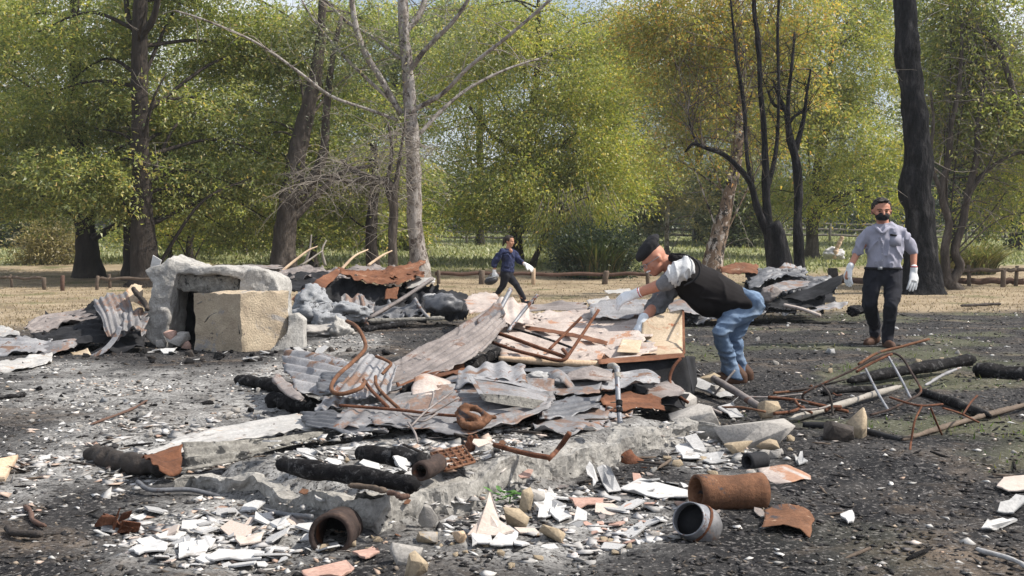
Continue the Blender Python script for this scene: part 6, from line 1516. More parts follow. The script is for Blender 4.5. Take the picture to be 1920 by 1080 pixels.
LIT = {}
LOOK = dict(plaster='white', plaster_grey='grey', plaster_pink='pinkish', tile_pink='brick pink', stone='tan', stone_grey='grey', char='black', charwood='dark brown', wood='brown', concrete='pale grey', ashlump='bluish grey', rust='dark rust', rust_orange='orange rust', brownish='mauve brown')
def lit_mesh(kind, j, mat):
    """a few shared meshes per kind"""
    key = (kind, j)
    if key not in LIT:
        rng = np.random.default_rng(hash(kind) % 1000 * 0 + len(kind) * 100 + j)
        if kind == 'shard':
            sh = flat_shape(rng, 1.0)
            k = len(sh)
            v = np.concatenate([sh, sh + np.array([0, 0, -.11])])
            p = [list(range(k)), list(range(2 * k - 1, k - 1, -1))] + [[i, k + i, k + (i + 1) % k, (i + 1) % k] for i in range(k)]
            me = bpy.data.meshes.new('plaster_flake')
            me.from_pydata(v.tolist(), [], p)
        elif kind == 'stone':
            v, t = hull_geo((0, 0, 0), (2, 1.6, 1.3), 300 + j, 12)
            me = mesh_np('pebble', v, None, t)
        else:
            v, q, t = tube_geo(np.array([[-1, 0, 0], [-.3, .02, .01], [.4, -.02, 0], [1, .01, .01]]), [.07, .10, .09, .05], 5, True, .4, j, 4.0)
            me = mesh_np('stick', v, q, t)
        me.update()
        LIT[key] = me
    key2 = (kind, j, mat.name)
    if key2 not in LIT:
        me = LIT[key].copy()
        me.materials.append(mat)
        LIT[key2] = me
    return LIT[key2]

def litter(name, kind, mats, num, zone, size, label, cat, group, seed, tilt=.25, lift=.3):
    rng = np.random.default_rng(seed)
    got = 0
    while got < num:
        cx, cy, rx, ry = zone
        px, py = cx + (rng.random() * 2 - 1) * rx, cy + (rng.random() * 2 - 1) * ry
        if ((px - cx) / rx) ** 2 + ((py - cy) / ry) ** 2 > 1: continue
        p = G(px, py)
        s = (size[0] + (size[1] - size[0]) * rng.random() ** 1.6)
        ex = 0.0
        if inside_footing(p[0], p[1], -.02) > .1 and inside_footing(p[0], p[1], .24) < .5:
            if rng.random() < .75: continue
            ex = .09
        mname = mats[int(rng.integers(len(mats)))]
        o = bpy.data.objects.new(name, lit_mesh(kind, int(rng.integers(8)), M[mname]))
        scene.collection.objects.link(o)
        o.location = (p[0], p[1], p[2] + s * lift + ex)
        o.scale = (s, s, s)
        o.rotation_euler = (rng.normal() * tilt, rng.normal() * tilt, rng.random() * 6.28)
        props(o, label.format(LOOK.get(mname, '')), cat, group)
        got += 1

litter('plaster_flake', 'shard', ['plaster', 'plaster', 'plaster_grey', 'plaster_pink', 'plaster'], 75, (420, 1010, 240, 58), (.028, .085), "{} flake of plaster in the lower left litter before the footing", 'shard', "plaster flakes lower left", 1)
litter('plaster_flake', 'shard', ['plaster', 'plaster', 'plaster_pink', 'plaster_grey', 'tile_pink'], 75, (1080, 960, 260, 75), (.026, .075), "{} flake of plaster in the litter right of the footing's corner", 'shard', "plaster flakes right of the corner", 2)
litter('plaster_flake', 'shard', ['plaster', 'plaster_grey', 'plaster', 'plaster_pink'], 45, (830, 865, 330, 60), (.025, .065), "{} flake of plaster on the ash inside the footing", 'shard', "plaster flakes inside the footing", 3)
litter('plaster_flake', 'shard', ['plaster', 'plaster_grey', 'plaster'], 45, (700, 890, 230, 38), (.03, .075), "{} flake of plaster around the charcoal logs inside the footing", 'shard', "plaster flakes around the logs", 23)
litter('plaster_flake', 'shard', ['plaster_grey', 'plaster', 'stone_grey'], 40, (220, 830, 240, 80), (.022, .05), "{} flake in the grey ash at middle left", 'shard', "pale flakes at middle left", 4)
litter('plaster_flake', 'shard', ['plaster', 'plaster_grey'], 20, (420, 665, 200, 14), (.04, .11), "{} flake lying before the hearth and tan block", 'shard', "white flakes before the hearth", 5)
litter('small_stone', 'stone', ['stone', 'stone_grey', 'stone'], 45, (900, 1000, 330, 70), (.014, .032), "small {} stone in the litter along the footing's front", 'stone', "small stones along the footing", 6)
litter('small_stone', 'stone', ['stone', 'stone_grey', 'plaster_grey'], 40, (1550, 660, 280, 55), (.02, .06), "small {} stone on the dark soil around the standing man", 'stone', "small stones around the standing man", 7)
litter('small_stone', 'stone', ['stone', 'stone_grey', 'concrete'], 40, (1330, 840, 170, 60), (.018, .05), "{} rubble lump in the grey ash around the flat boulder", 'rubble', "rubble lumps around the flat boulder", 8)
litter('small_stone', 'stone', ['stone_grey', 'ashlump', 'char', 'concrete'], 50, (260, 760, 260, 60), (.02, .05), "{} clinker lump on the ash at middle left", 'clinker', "clinker lumps at middle left", 9)
litter('charred_stick', 'stick', ['char', 'charwood', 'wood'], 30, (1650, 900, 330, 150), (.04, .10), "{} charred twig on the dark soil at lower right", 'twig', "charred twigs at lower right", 10, .12, .12)
litter('charred_stick', 'stick', ['char', 'charwood', 'wood'], 30, (250, 900, 260, 130), (.04, .09), "{} charred twig in the ash at lower left", 'twig', "charred twigs at lower left", 11, .12, .12)
litter('charred_stick', 'stick', ['char', 'charwood', 'wood'], 35, (1000, 860, 280, 60), (.05, .11), "{} burnt splinter on the ash inside or along the footing", 'splinter', "burnt splinters around the footing", 12, .15, .2)
litter('charcoal_lump', 'stone', ['char', 'char', 'charwood'], 50, (420, 665, 320, 18), (.03, .08), "{} charcoal lump in the black strip before the hearth", 'charcoal', "charcoal lumps before the hearth", 13)
litter('rusty_flake', 'shard', ['rust', 'rust_orange', 'brownish'], 30, (1000, 900, 500, 130), (.02, .045), "{} metal flake among the foreground litter", 'flake', "rusty flakes in the foreground", 14)

def chips(name, label, num, mat, seed, size, dens, yr=(3.6, 24), flat=.28):
    rng = np.random.default_rng(seed)
    y = yr[0] * (yr[1] / yr[0]) ** rng.random(num * 3)
    x = (rng.random(num * 3) * 2 - 1) * .56 * y
    band = (inside_footing(x, y, -.02) > .1) & (inside_footing(x, y, .20) < .5) & (x + y * .02 < FR[0] + .3) & (((x - FB[0]) ** 2 + (y - FB[1]) ** 2) > 1.2)
    k = (rng.random(num * 3) < dens(x, y)) & ~(band & (rng.random(num * 3) < (.25 if 'fragments' in name else .9)))
    x, y = x[k][:num], y[k][:num]
    n = len(x)
    oc = np.array([[1, 0, 0], [0, 1, 0], [-1, 0, 0], [0, -1, 0], [.1, 0, flat], [0, .1, -flat]], float)
    tr = np.array([[0, 1, 4], [1, 2, 4], [2, 3, 4], [3, 0, 4], [1, 0, 5], [2, 1, 5], [3, 2, 5], [0, 3, 5]])
    v = oc[None] * (1 + .45 * rng.normal(size=(n, 6, 3))) + .18 * rng.normal(size=(n, 6, 3)) * np.array([1, 1, .4])
    s = size[0] + (size[1] - size[0]) * rng.random((n, 1, 1)) ** 2.2
    s = s * (0.75 + .04 * y)[:, None, None]
    v = v * s * np.stack([np.ones(n), .5 + .5 * rng.random(n), np.ones(n)], -1)[:, None]
    a = rng.random(n) * 6.28
    tl = rng.normal(size=n) * .35
    ca, sa, ct, st = np.cos(a), np.sin(a), np.cos(tl), np.sin(tl)
    X, Y_, Z_ = v[..., 0], v[..., 1], v[..., 2]
    Y2, Z2 = Y_ * ct[:, None] - Z_ * st[:, None], Y_ * st[:, None] + Z_ * ct[:, None]
    X3, Y3 = X * ca[:, None] - Y2 * sa[:, None], X * sa[:, None] + Y2 * ca[:, None]
    ex = .05 * ((inside_footing(x, y, -.02) > .1) & (inside_footing(x, y, .24) < .5))
    w = np.stack([X3 + x[:, None], Y3 + y[:, None], Z2 + (terrain(x, y) + ex)[:, None] + s[:, 0] * .15], -1).reshape(-1, 3)
    t = (tr[None] + (np.arange(n) * 6)[:, None, None]).reshape(-1, 3)
    put(name, w, None, t, mat, kind="stuff", label=label)
PACK = [ell(430, 1005, 235, 62), ell(1040, 975, 270, 75), ell(820, 870, 300, 60), ell(1330, 850, 110, 40), ell(110, 900, 230, 85), ell(330, 810, 200, 40)]
def pack(x, y):
    m = np.zeros(np.shape(x))
    for cx, cy, rx, ry in PACK: m = np.maximum(m, sstep(1.1, .5, np.sqrt(((x - cx) / rx) ** 2 + ((y - cy) / ry) ** 2)))
    return m * np.clip(.5 + 1.6 * fbm(xy0(x, y) * 3.1, 3, 61), 0, 1)
burn = lambda x, y: (1 - grass_masks(x, y)[0])
M['chip_white'] = islandmat('pale_chips', [(0.0, (0.22, 0.215, 0.21)), (0.45, (0.38, 0.37, 0.36)), (0.8, (0.60, 0.59, 0.58)), (0.92, (0.50, 0.40, 0.34)), (1.0, (0.34, 0.24, 0.18))])
M['chip_black'] = islandmat('charcoal_crumbs', [(0.0, (0.008, 0.008, 0.009)), (0.7, (0.035, 0.033, 0.034)), (1.0, (0.11, 0.10, 0.10))], .7)
M['chip_brown'] = islandmat('earth_crumbs', [(0.0, (0.03, 0.028, 0.027)), (0.6, (0.085, 0.072, 0.062)), (0.9, (0.18, 0.15, 0.125)), (1.0, (0.32, 0.26, 0.20))])
chips('pale_rubble_chips', "countless pale plaster and ash chips strewn over the burnt ground", 30000, M['chip_white'], 1, (.005, .030), lambda x, y: (0.03 + .97 * ash_mask(x, y) * np.clip(.12 + 2.2 * fbm(xy0(x, y) * 1.7, 3, 51) + .5 * fbm(xy0(x, y) * 6, 2, 57), .04, 1)) * burn(x, y))
M['chip_tile'] = islandmat('tile_fragments', [(0.0, (0.24, 0.235, 0.23)), (0.4, (0.38, 0.37, 0.365)), (0.8, (0.50, 0.495, 0.50)), (0.92, (0.46, 0.36, 0.30)), (1.0, (0.30, 0.20, 0.16))])
chips('plaster_fragments', "dense drift of small broken plaster around the footing", 11500, M['chip_tile'], 5, (.010, .055), pack, (3.9, 9.0), .12)
chips('charcoal_crumbs', "countless black charcoal crumbs over the burnt ground", 19000, M['chip_black'], 2, (.005, .026), lambda x, y: burn(x, y) * (.55 + .45 * (fbm(xy0(x, y) * 2, 2, 52) > 0)))
chips('earth_crumbs', "countless brown earth crumbs and leaf bits on the soil", 13000, M['chip_brown'], 3, (.005, .022), lambda x, y: burn(x, y) * (1 - .6 * ash_mask(x, y)))

# a green seedling sprouting at the footing, leaf by leaf
sp_ = thing('green_seedling', G(955, 948), "small bright green seedling sprouting at the footing", 'plant')
M['seedling'] = leafmat('seedling_leaf', [(0.0, (0.05, 0.14, 0.03)), (1.0, (0.12, 0.26, 0.06))], .35)
rng = np.random.default_rng(8)
g0 = G(955, 948)
rod('stem', None, [g0, g0 + np.array([.005, -.01, .05])], .004, M['seedling'], parent=sp_, n=5)
for i in range(22):
    a = rng.random() * 6.28
    d_ = np.array([math.cos(a), math.sin(a) * .8, .15 + .7 * rng.random()])
    sd = np.cross(d_, [0, 0, 1]); sd /= np.linalg.norm(sd)
    b0 = g0 + np.array([.03 * rng.normal(), .02 * rng.normal(), .02 + .05 * rng.random()])
    l = .035 + .03 * rng.random()
    v = [b0, b0 + d_ * l * .4 + sd * l * .28, b0 + d_ * l * .8 + sd * l * .2 - np.array([0, 0, .004]), b0 + d_ * l - np.array([0, 0, .01]), b0 + d_ * l * .8 - sd * l * .2 - np.array([0, 0, .004]), b0 + d_ * l * .4 - sd * l * .28]
    put('leaf', np.array(v), mat=M['seedling'], polys=[[0, 1, 2, 3], [0, 3, 4, 5]], parent=sp_)

# ------------------------------------------------------------------ people
def cap(p0, p1, r0, r1, n=14):
    """tapered limb with rounded ends"""
    p0, p1 = V3(p0), V3(p1)
    ax = p1 - p0
    L = np.linalg.norm(ax) + 1e-9
    ax = ax / L
    pts, rr = [], []
    for a in np.linspace(-math.pi / 2 * .96, 0, 5): pts.append(p0 + ax * r0 * math.sin(a)); rr.append(r0 * math.cos(a))
    for a in np.linspace(0, math.pi / 2 * .96, 5): pts.append(p1 + ax * r1 * math.sin(a)); rr.append(r1 * math.cos(a))
    return tube_geo(np.array(pts), np.array(rr), n, True)

def loft(pts, rx, ry, side, n=24):
    """closed body through centres with elliptic rings: rx along side, ry across it"""
    pts = np.array([V3(p) for p in pts])
    k = max(18, len(pts) * 5)
    c = catmull(pts, k)
    f = np.linspace(0, 1, len(rx))
    rx, ry = np.interp(np.linspace(0, 1, k), f, rx), np.interp(np.linspace(0, 1, k), f, ry)
    e = np.sqrt(np.clip(1 - np.clip((np.array([.06] * k) - np.minimum(np.linspace(0, 1, k), np.linspace(1, 0, k))) / .06, 0, 1) ** 2, .05, 1))
    rx, ry = rx * e, ry * e
    tan = np.gradient(c, axis=0); tan /= np.linalg.norm(tan, axis=1, keepdims=True)
    side = np.asarray(side, float)
    a = np.linspace(0, 2 * math.pi, n, endpoint=False)
    v = []
    for i in range(k):
        s = side - tan[i] * side.dot(tan[i]); s /= np.linalg.norm(s)
        nn = np.cross(tan[i], s)
        v.append(c[i] + np.cos(a)[:, None] * s * rx[i] + np.sin(a)[:, None] * nn * ry[i])
    v = np.concatenate(v + [[c[0]], [c[-1]]])
    i = np.arange(k - 1)[:, None] * n
    j = np.arange(n)[None]
    q = np.stack([i + j, i + (j + 1) % n, i + n + (j + 1) % n, i + n + j], -1).reshape(-1, 4)
    jj = np.arange(n)
    t = np.concatenate([np.stack([np.full(n, k * n), (jj + 1) % n, jj], -1), np.stack([np.full(n, k * n + 1), (k - 1) * n + jj, (k - 1) * n + (jj + 1) % n], -1)])
    return v, q, t

def egg(c, r, R=None, sub=3):
    d, t = ico(sub)
    v = d * np.asarray(r, float)
    if R is not None: v = v @ np.asarray(R).T
    return v + V3(c), None, t

def chain(pts, r, n=14):
    pts = [V3(p) for p in pts]
    return [cap(pts[i], pts[i + 1], r[i], r[i + 1], n) for i in range(len(pts) - 1)]

def basis(fwd, up):
    f = np.asarray(fwd, float); f /= np.linalg.norm(f)
    s = np.cross(f, np.asarray(up, float)); s /= np.linalg.norm(s)
    u = np.cross(s, f)
    return f, s, u

def hand_prims(w, d, pn, k=1.0, curl=.3, thumb=1, fat=1.0):
    """palm, four fingers of unequal length with a bend, thumb from the side of the palm; d: wrist to knuckles, pn: out of the back of the hand"""
    w = V3(w)
    d = np.asarray(d, float); d /= np.linalg.norm(d)
    pn = np.asarray(pn, float); pn = pn - d * pn.dot(d); pn /= np.linalg.norm(pn)
    s = np.cross(d, pn)
    out = [loft([w, w + d * .045 * k, w + d * .095 * k], np.array([.030, .040, .042]) * k * fat, np.array([.022, .020, .016]) * k * fat, s, 16)]
    for i, (o, ln) in enumerate(((-.037, .066), (-.012, .084), (.013, .090), (.038, .080))):
        a = w + d * .088 * k + s * o * k * 1.05
        c1 = curl * (1.0 + .15 * i)
        d1 = d * math.cos(c1) - pn * math.sin(c1) + s * o * 5
        b = a + d1 * ln * .5 * k
        d2 = d * math.cos(c1 * 2.1) - pn * math.sin(c1 * 2.1) + s * o * 2
        e = b + d2 * ln * .5 * k
        out += chain([a, b, e], np.array([.0098, .0092, .0078]) * k * fat, 10)
    a = w + d * .03 * k - thumb * s * .030 * k
    b = a + (d * .6 - thumb * s * .75 - pn * .25) * .042 * k
    e = b + (d * .95 - thumb * s * .25 - pn * .3) * .034 * k
    out += chain([a, b, e], np.array([.015, .0125, .0100]) * k * fat, 10)
    return out

def head_prims(c, fwd, up, k=1.0, wide=1.0):
    """skull, jaw, brow, nose, lips and ears; returns the pieces and a frame to hang features on"""
    c = V3(c)
    f, s, u = basis(fwd, up)
    R = np.stack([s, f, u], 1)
    at = lambda x, y, z: c + (s * x * wide + f * y + u * z) * k
    pr = [egg(at(0, -.012, .035), np.array([.076 * wide, .098, .092]) * k, R), egg(at(0, .022, -.03), np.array([.060 * wide, .068, .078]) * k, R), egg(at(0, .050, -.082), np.array([.034 * wide, .034, .026]) * k, R),
          egg(at(0, .078, .025), np.array([.050 * wide, .016, .013]) * k, R), cap(at(0, .084, .018), at(0, .108, -.022), .010 * k, .014 * k, 10), egg(at(0, .094, -.026), np.array([.018 * wide, .012, .010]) * k, R),
          egg(at(0, .082, -.052), np.array([.024 * wide, .012, .007]) * k, R), egg(at(0, .080, -.064), np.array([.022 * wide, .012, .008]) * k, R), egg(at(.044, .060, -.02), np.array([.022, .022, .022]) * k, R), egg(at(-.044, .060, -.02), np.array([.022, .022, .022]) * k, R)]
    for sg in (-1, 1): pr.append(egg(at(sg * .078, -.010, -.005), np.array([.011 * wide, .020, .033]) * k, R))
    return pr, at, (f, s, u, R)

def mk(name, c, rough=.8, var=.25, scale=12.0, bump=.3):
    return mottle(name, [(0.3, tuple(x * (1 - var) for x in c)), (0.7, tuple(min(1, x * (1 + var)) for x in c))], scale, rough=rough, bump=bump, bscale=120, fine=.12, fscale=200, spec=.25, bdist=.003)
M['skin'] = mk('sunburnt_skin', (.47, .22, .15), .55, .12, 9)
M['skin_b'] = mk('tan_skin', (.40, .21, .14), .55, .12, 9)
M['glove'] = mk('white_work_glove', (.74, .75, .77), .9, .10, 20)
M['glove_b'] = mk('blue_white_glove', (.55, .60, .66), .9, .15, 20)
M['shirt'] = mk('grey_blue_shirt', (.30, .30, .37), .9, .10, 10)
M['button'] = mk('pale_button', (.45, .45, .50), .5, .05)
M['black_cloth'] = mk('black_cloth', (.016, .016, .019), .9, .3, 10)
M['trousers'] = mk('black_jeans', (.014, .015, .022), .9, .35, 10)
M['vest'] = mk('dark_brown_knit', (.010, .0085, .0095), .95, .3, 30)
M['stripe'] = mottle('striped_sleeve', [(0.3, (.30, .31, .34)), (0.5, (.55, .56, .58)), (0.7, (.66, .67, .69))], 16.0, rough=.9, bump=.3, fine=.1)
M['sleeve_grey'] = mk('grey_sleeve', (.16, .165, .18), .9, .3, 14)
M['denim'] = mottle('creased_faded_denim', [(0.28, (.075, .115, .195)), (0.50, (.13, .19, .29)), (0.74, (.25, .32, .42))], 6.0, (1, 1, 1.3), rough=.9, bump=.35, bscale=160, fine=.15, fscale=150, spec=.2, bdist=.003)  # faded wear, plus light and dark of creases put into the colour
M['boot'] = mk('brown_boot', (.075, .038, .024), .7, .3, 14)
M['hair'] = mk('dark_hair', (.022, .017, .014), .6, .4, 60, .8)
M['navy'] = mottle('navy_plaid', [(0.3, (.007, .010, .032)), (0.55, (.017, .025, .075)), (0.75, (.06, .075, .16))], 14.0, rough=.85, bump=.3, fine=.15)
M['white_patch'] = mk('white_print', (.6, .6, .62), .9, .2)
M['eye'] = mk('dark_eye', (.02, .015, .012), .3, .1, 30, 0)
M['red_cuff'] = mk('red_cuff', (.42, .03, .04), .9, .15)
M['pot'] = mk('dark_pot', (.03, .03, .035), .5, .4, 8)
M['steel'] = mk('dull_steel', (.22, .23, .25), .45, .2, 10)
M['lens'] = mk('spectacle_lens', (.25, .28, .32), .15, .1, 10, 0)

def standing_man():
    d = 13.5
    p = lambda x, y, o=0.0: P(x, y, d + o)
    g = p(1655, 645); g[2] = float(terrain(g[0], g[1]))
    root = thing('person', g, "man in grey blue shirt, black trousers and black face mask walking with white gloves", 'person')
    S = np.array([1.0, 0, 0])
    hp, at, (f, s, u, R) = head_prims(p(1653, 396.5), (-.10, -1, -.10), (0, -.05, 1), 1.18, 1.16)
    shL, shR = p(1631, 440), p(1686, 440)
    elL, wrL = p(1608, 473, .02), p(1593, 503, -.06)
    elR, wrR = p(1713, 473, .06), p(1713, 506, -.02)
    hipL, hipR = p(1638, 513), p(1674, 513)
    knL, anL = p(1630, 572, -.05), p(1641, 618, .22)
    knR, anR = p(1671, 573, -.22), p(1664, 632, -.10)
    body = hp + [cap(p(1654, 405, .03), p(1656, 428, .03), .068, .075), loft([p(1657, 428, .02), p(1657, 450), p(1657, 480), p(1656, 512)], [.10, .20, .17, .16], [.07, .115, .11, .11], S)]
    body += chain([shL, elL, wrL], [.046, .044, .034]) + chain([shR, elR, wrR], [.046, .044, .034]) + chain([wrL, p(1588, 520, -.07)], [.03, .03]) + chain([wrR, p(1709, 525, -.05)], [.03, .03])
    body += chain([hipL, knL, anL], [.08, .05, .036]) + chain([hipR, knR, anR], [.08, .05, .036]) + chain([anL, anL + np.array([-.01, -.02, -.07])], [.03, .025]) + chain([anR, anR + np.array([0, -.02, -.07])], [.03, .025])
    fuse('body', body, .0095, M['skin'], root, 2)
    shirt = [loft([p(1655, 418, .02), p(1656, 424, .02), p(1657, 433, .01), p(1658, 448), p(1658, 470, -.01), p(1657, 492, -.01), p(1656, 507)], [.085, .13, .205, .225, .215, .210, .214], [.08, .10, .125, .145, .145, .145, .135], S)]
    shirt += chain([p(1645, 430), p(1628, 437), p(1616, 454, .0), p(1609, 470, .02)], [.055, .066, .064, .060]) + chain([p(1672, 430), p(1690, 437), p(1704, 454, .03), p(1711, 470, .06)], [.055, .066, .065, .062])
    shirt += chain([p(1612, 463, .01), p(1608, 471, .02)], [.066, .068]) + chain([p(1708, 462, .05), p(1712, 471, .06)], [.067, .070])
    sh_o = fuse('shirt', shirt, .010, M['shirt'], root, 3, wrinkle=.020, wscale=8, seed=3, stretch=(1.2, 1, .7))
    put('collar', *tube_geo(catmull([p(1640, 424, -.06), p(1646, 430, -.13), p(1654, 437, -.16), p(1662, 430, -.13), p(1670, 424, -.06)], 16), [.016, .022, .016, .022, .016], 6, True), M['shirt'], sh_o, smooth=True)
    pk = [p(1668, 440, -.158), p(1690, 441, -.150), p(1689, 462, -.155), p(1669, 461, -.163)]
    solid(put('pocket', np.array(pk), np.array([[0, 1, 2, 3]]), None, M['shirt'], sh_o), .008)
    solid(put('phone_edge', np.array([p(1669, 438, -.166), p(1682, 440, -.162), p(1681, 443, -.164), p(1669, 442, -.168)]), np.array([[0, 1, 2, 3]]), None, M['black_cloth'], sh_o), .008)
    for y in (440, 452, 464, 476, 488): put('button', *egg(p(1654, y, -.158 if y < 480 else -.163), (.007, .004, .007), None, 1)[0:1], None, ico(1)[1], M['button'], sh_o)
    tr = [loft([p(1656, 500), p(1656, 515), p(1656, 535)], [.205, .205, .17], [.135, .14, .12], S)]
    tr += chain([hipL, p(1634, 545, -.04), knL, anL + np.array([0, 0, .02])], [.115, .105, .085, .068]) + chain([hipR, p(1674, 545, -.10), knR, anR + np.array([0, 0, .02])], [.115, .105, .085, .068])
    tr += [cap(anL + np.array([0, 0, .04]), anL + np.array([-.01, -.02, -.05]), .066, .062), cap(anR + np.array([0, 0, .04]), anR + np.array([0, -.02, -.05]), .066, .062)]
    tr_o = fuse('trousers', tr, .011, M['trousers'], root, 3, wrinkle=.010, wscale=8, seed=5)
    put('belt', *tube_geo(np.array([[p(1656, 503)[0] + .212 * math.cos(a), p(1656, 503)[1] + .142 * math.sin(a), p(1656, 503)[2]] for a in np.linspace(0, 2 * math.pi, 40)]), .018, 6, False)[:2], None, M['black_cloth'], tr_o)
    put('buckle', *box_geo(p(1650, 503, -.155), (.05, .02, .035)), None, M['steel'], tr_o)
    for (a, dv, sd) in ((anL, np.array([-.16, -.16, 0]), 1), (anR, np.array([-.01, -.22, 0]), 1)):
        gz = float(terrain(a[0], a[1]))
        q0 = np.array([a[0], a[1], gz + .05])
        fuse('shoe', [cap(q0 + np.array([0, .05, 0]), q0 + dv * .9 + np.array([0, 0, -.012]), .052, .042), cap(a + np.array([0, .0, .06]), q0 + np.array([0, .0, .01]), .062, .060), cap(q0 + np.array([0, .05, -.025]), q0 + dv * .95 + np.array([0, 0, -.025]), .045, .04)], .010, M['boot'], root, 2)
    fuse('glove', hand_prims(wrL + np.array([-.005, 0, -.01]), (-.16, -.15, -1), (-.9, -.4, .1), 1.22, .25, -1, 1.2) + [cap(wrL + np.array([.012, 0, .03]), wrL, .042, .042)], .007, M['glove'], root, 1)
    fuse('glove', hand_prims(wrR + np.array([0, 0, -.02]), (-.10, -.22, -1), (.5, -.9, .0), 1.35, .12, 1, 1.2) + [cap(wrR + np.array([.004, 0, .025]), wrR + np.array([0, 0, -.02]), .043, .043)], .007, M['glove'], root, 1)
    put('cuff', *tube_geo([wrR + np.array([.004, 0, .045]), wrR + np.array([.004, 0, .03])], .042, 14, True), M['red_cuff'], root)
    # face mask, eyes, hair
    fm_o = fuse('face_mask', [egg(at(0, .045, -.045), np.array([.076, .070, .055]) * 1.12, R), egg(at(0, .078, -.03), np.array([.035, .042, .03]) * 1.12, R)], .008, M['black_cloth'], root, 1)
    for sg in (-1, 1):
        rod('mask_strap', None, [at(sg * .062, .05, -.03), at(sg * .083, .02, -.012), at(sg * .088, -.012, .01)], .004, M['black_cloth'], parent=fm_o, n=5)
        put('eye', *egg(at(sg * .031, .080, .006), np.array([.012, .008, .006]) * 1.1, R, 2)[0:1], None, ico(2)[1], M['eye'], root)
        rod('eyebrow', None, [at(sg * .014, .092, .026), at(sg * .033, .088, .031), at(sg * .052, .074, .024)], .005, M['hair'], parent=root, n=5)
    fuse('hair', [egg(at(0, -.030, .056), np.array([.097, .100, .088]) * 1.17, R), egg(at(.02, .052, .108), np.array([.042, .030, .018]) * 1.12, R), egg(at(-.025, .045, .112), np.array([.03, .035, .018]) * 1.12, R), egg(at(.075, -.02, .03), np.array([.014, .03, .035]) * 1.12, R), egg(at(-.075, -.02, .03), np.array([.014, .03, .035]) * 1.12, R)], .009, M['hair'], root, 1, wrinkle=.007, wscale=35)
standing_man()

